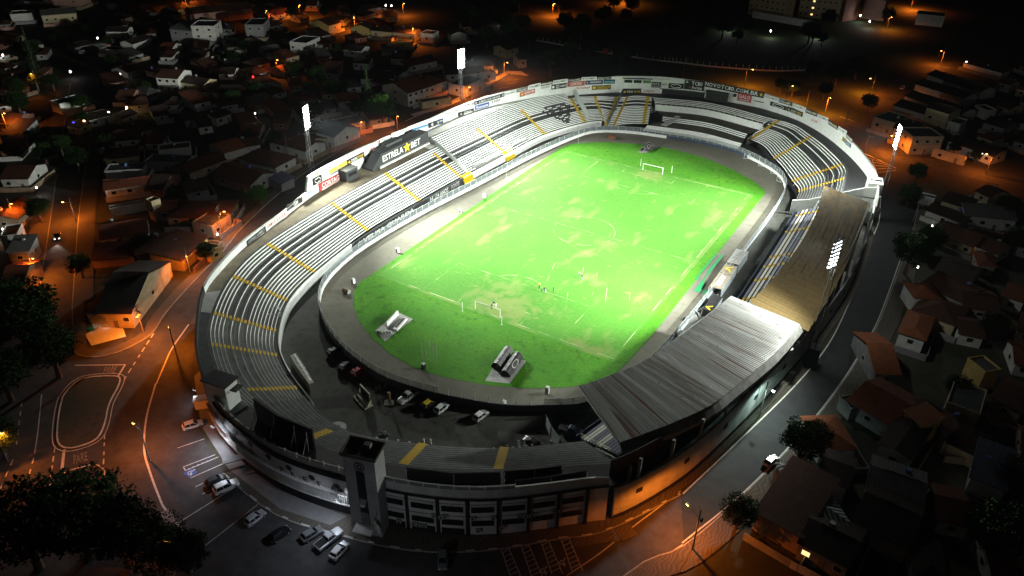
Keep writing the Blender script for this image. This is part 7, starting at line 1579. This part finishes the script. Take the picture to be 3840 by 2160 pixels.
# --- dim filler houses that nothing in the photograph tells apart
random.seed(31)
PL = [(o.location.x, o.location.y) for o in C.objects if o.name.split('.')[0] == 'house']
def inroad(p):
    a = Vector((-95,-110)); d = Vector((-165,112)).normalized(); v = Vector((p.x,p.y))-a; s = v.dot(d); off = (v-d*s).length
    if s > -10 and off < 15: return True
    return (-110 < p.x < -74 and p.y < 190) or p.x > -80
cnt = 0
for gx in range(0, 980, 40):
    for gy in range(20, 640, 24):
        x = gx+random.uniform(-12, 12); y = gy+random.uniform(-8, 8); p = dpt(x, y, 3.4)
        if inroad(p) or p.y > 330 or p.x < -420: continue
        sp_ = 11.5 if y > 200 else 14
        if any((p.x-a)**2+(p.y-c)**2 < sp_**2 for a, c in PL) or cnt >= 130: continue
        wl_, rc_, rt_ = random.choice(('white','grey','tan','grey','brick')), random.choice(('dark','brown','brown','grey','terra')), random.choice(('gable','hip','gable','hip','shed'))
        PL.append((p.x, p.y)); cnt += 1; w_ = random.uniform(7, 12); ang_ = random.choice((.03, -.5)); dx = w_*7.0*190/(p-CAM).length/1.49*1.6
        H_('dim %s walled house with %s %s roof in the unlit blocks at upper left' % (wl_, dict(dark='sooty', brown='brown', grey='grey', terra='terracotta')[rc_], dict(gable='gabled', hip='hipped', shed='sloping')[rt_]),'D0',x,y,x+dx,y+dx*random.uniform(-.3,.05),random.uniform(9,13),2.9,rt_,wl_,rc_,1,group='dim houses in the unlit upper left blocks',maxw=13)
for gx in range(2200, 2640, 52):
    for gy in range(170, 1460, 44):
        x = gx+random.uniform(-12, 12); y = gy+random.uniform(-10, 10); p = dpt(x, y, 3.4)
        if p.x < 92 or any((p.x-a)**2+(p.y-c)**2 < 10.8**2 for a, c in PL) or (95 < p.y < 135 and p.x < 135): continue
        PL.append((p.x, p.y)); dx = random.uniform(40, 70)*200/(p-CAM).length
        H_('dim roofed house lost in the unlit blocks on the right','D0',x,y,x+dx,y+dx*random.uniform(.1,.5),random.uniform(7,9),3.4,random.choice(('gable','hip','gable')),random.choice(('white','grey','tan','cream')),random.choice(('dark','brown','terra')),1,group='dim houses in the unlit blocks on the right',maxw=12)
# low fence across the dark field behind the ground
ff = thing('field_fence', 'pale low post fence running across the dark field behind the far wall', 'fence', pt('b',1500,300)); P = pl('b', (1400,300),(1560,325),(1800,370),(2100,420),(2400,462),(2560,478))+pl('c', (200,505),(450,525),(700,540),(920,535))
P = crom(P, 5); b = MB(); b.wall(P, 0, .7, .25, 0, 1); b.build('base_wall', DWHITE, ff)
for i in range(0, len(P), 1): b = MB(); b.box((P[i].x, P[i].y, 1.3), (.2,.2,2.6)); b.build('post', DWHITE, ff)
zc = thing('warning_panel', 'dull red panel standing at the edge of the dark field', 'panel', pt('b',1998,412)); b = MB(); b.box((0,0,1.5),(2.6,.2,3)); b.build('panel', RED, zc, off=False); b = MB(); b.box((0,0,.2),(2.8,.6,.4)); b.build('foot', DGREY, zc, off=False)

# ================================================================== THIN HAZE (added to imitate lens bloom round the lamps)
hz = MB(); hz.box((-300, 600, 51.4), (2460, 2460, 105)); hm = bpy.data.materials.new('bloom_haze'); hm.use_nodes = True; hn = hm.node_tree
for x in list(hn.nodes):
    if x.type != 'OUTPUT_MATERIAL': hn.nodes.remove(x)
pv = hn.nodes.new('ShaderNodeVolumePrincipled'); pv.inputs['Color'].default_value = (.9, .94, 1, 1); pv.inputs['Density'].default_value = 0.000022; pv.inputs['Anisotropy'].default_value = .3
hn.links.new(pv.outputs[0], [x for x in hn.nodes if x.type == 'OUTPUT_MATERIAL'][0].inputs['Volume'])
ho_ = hz.build('haze', hm); ho_['kind'] = 'stuff'
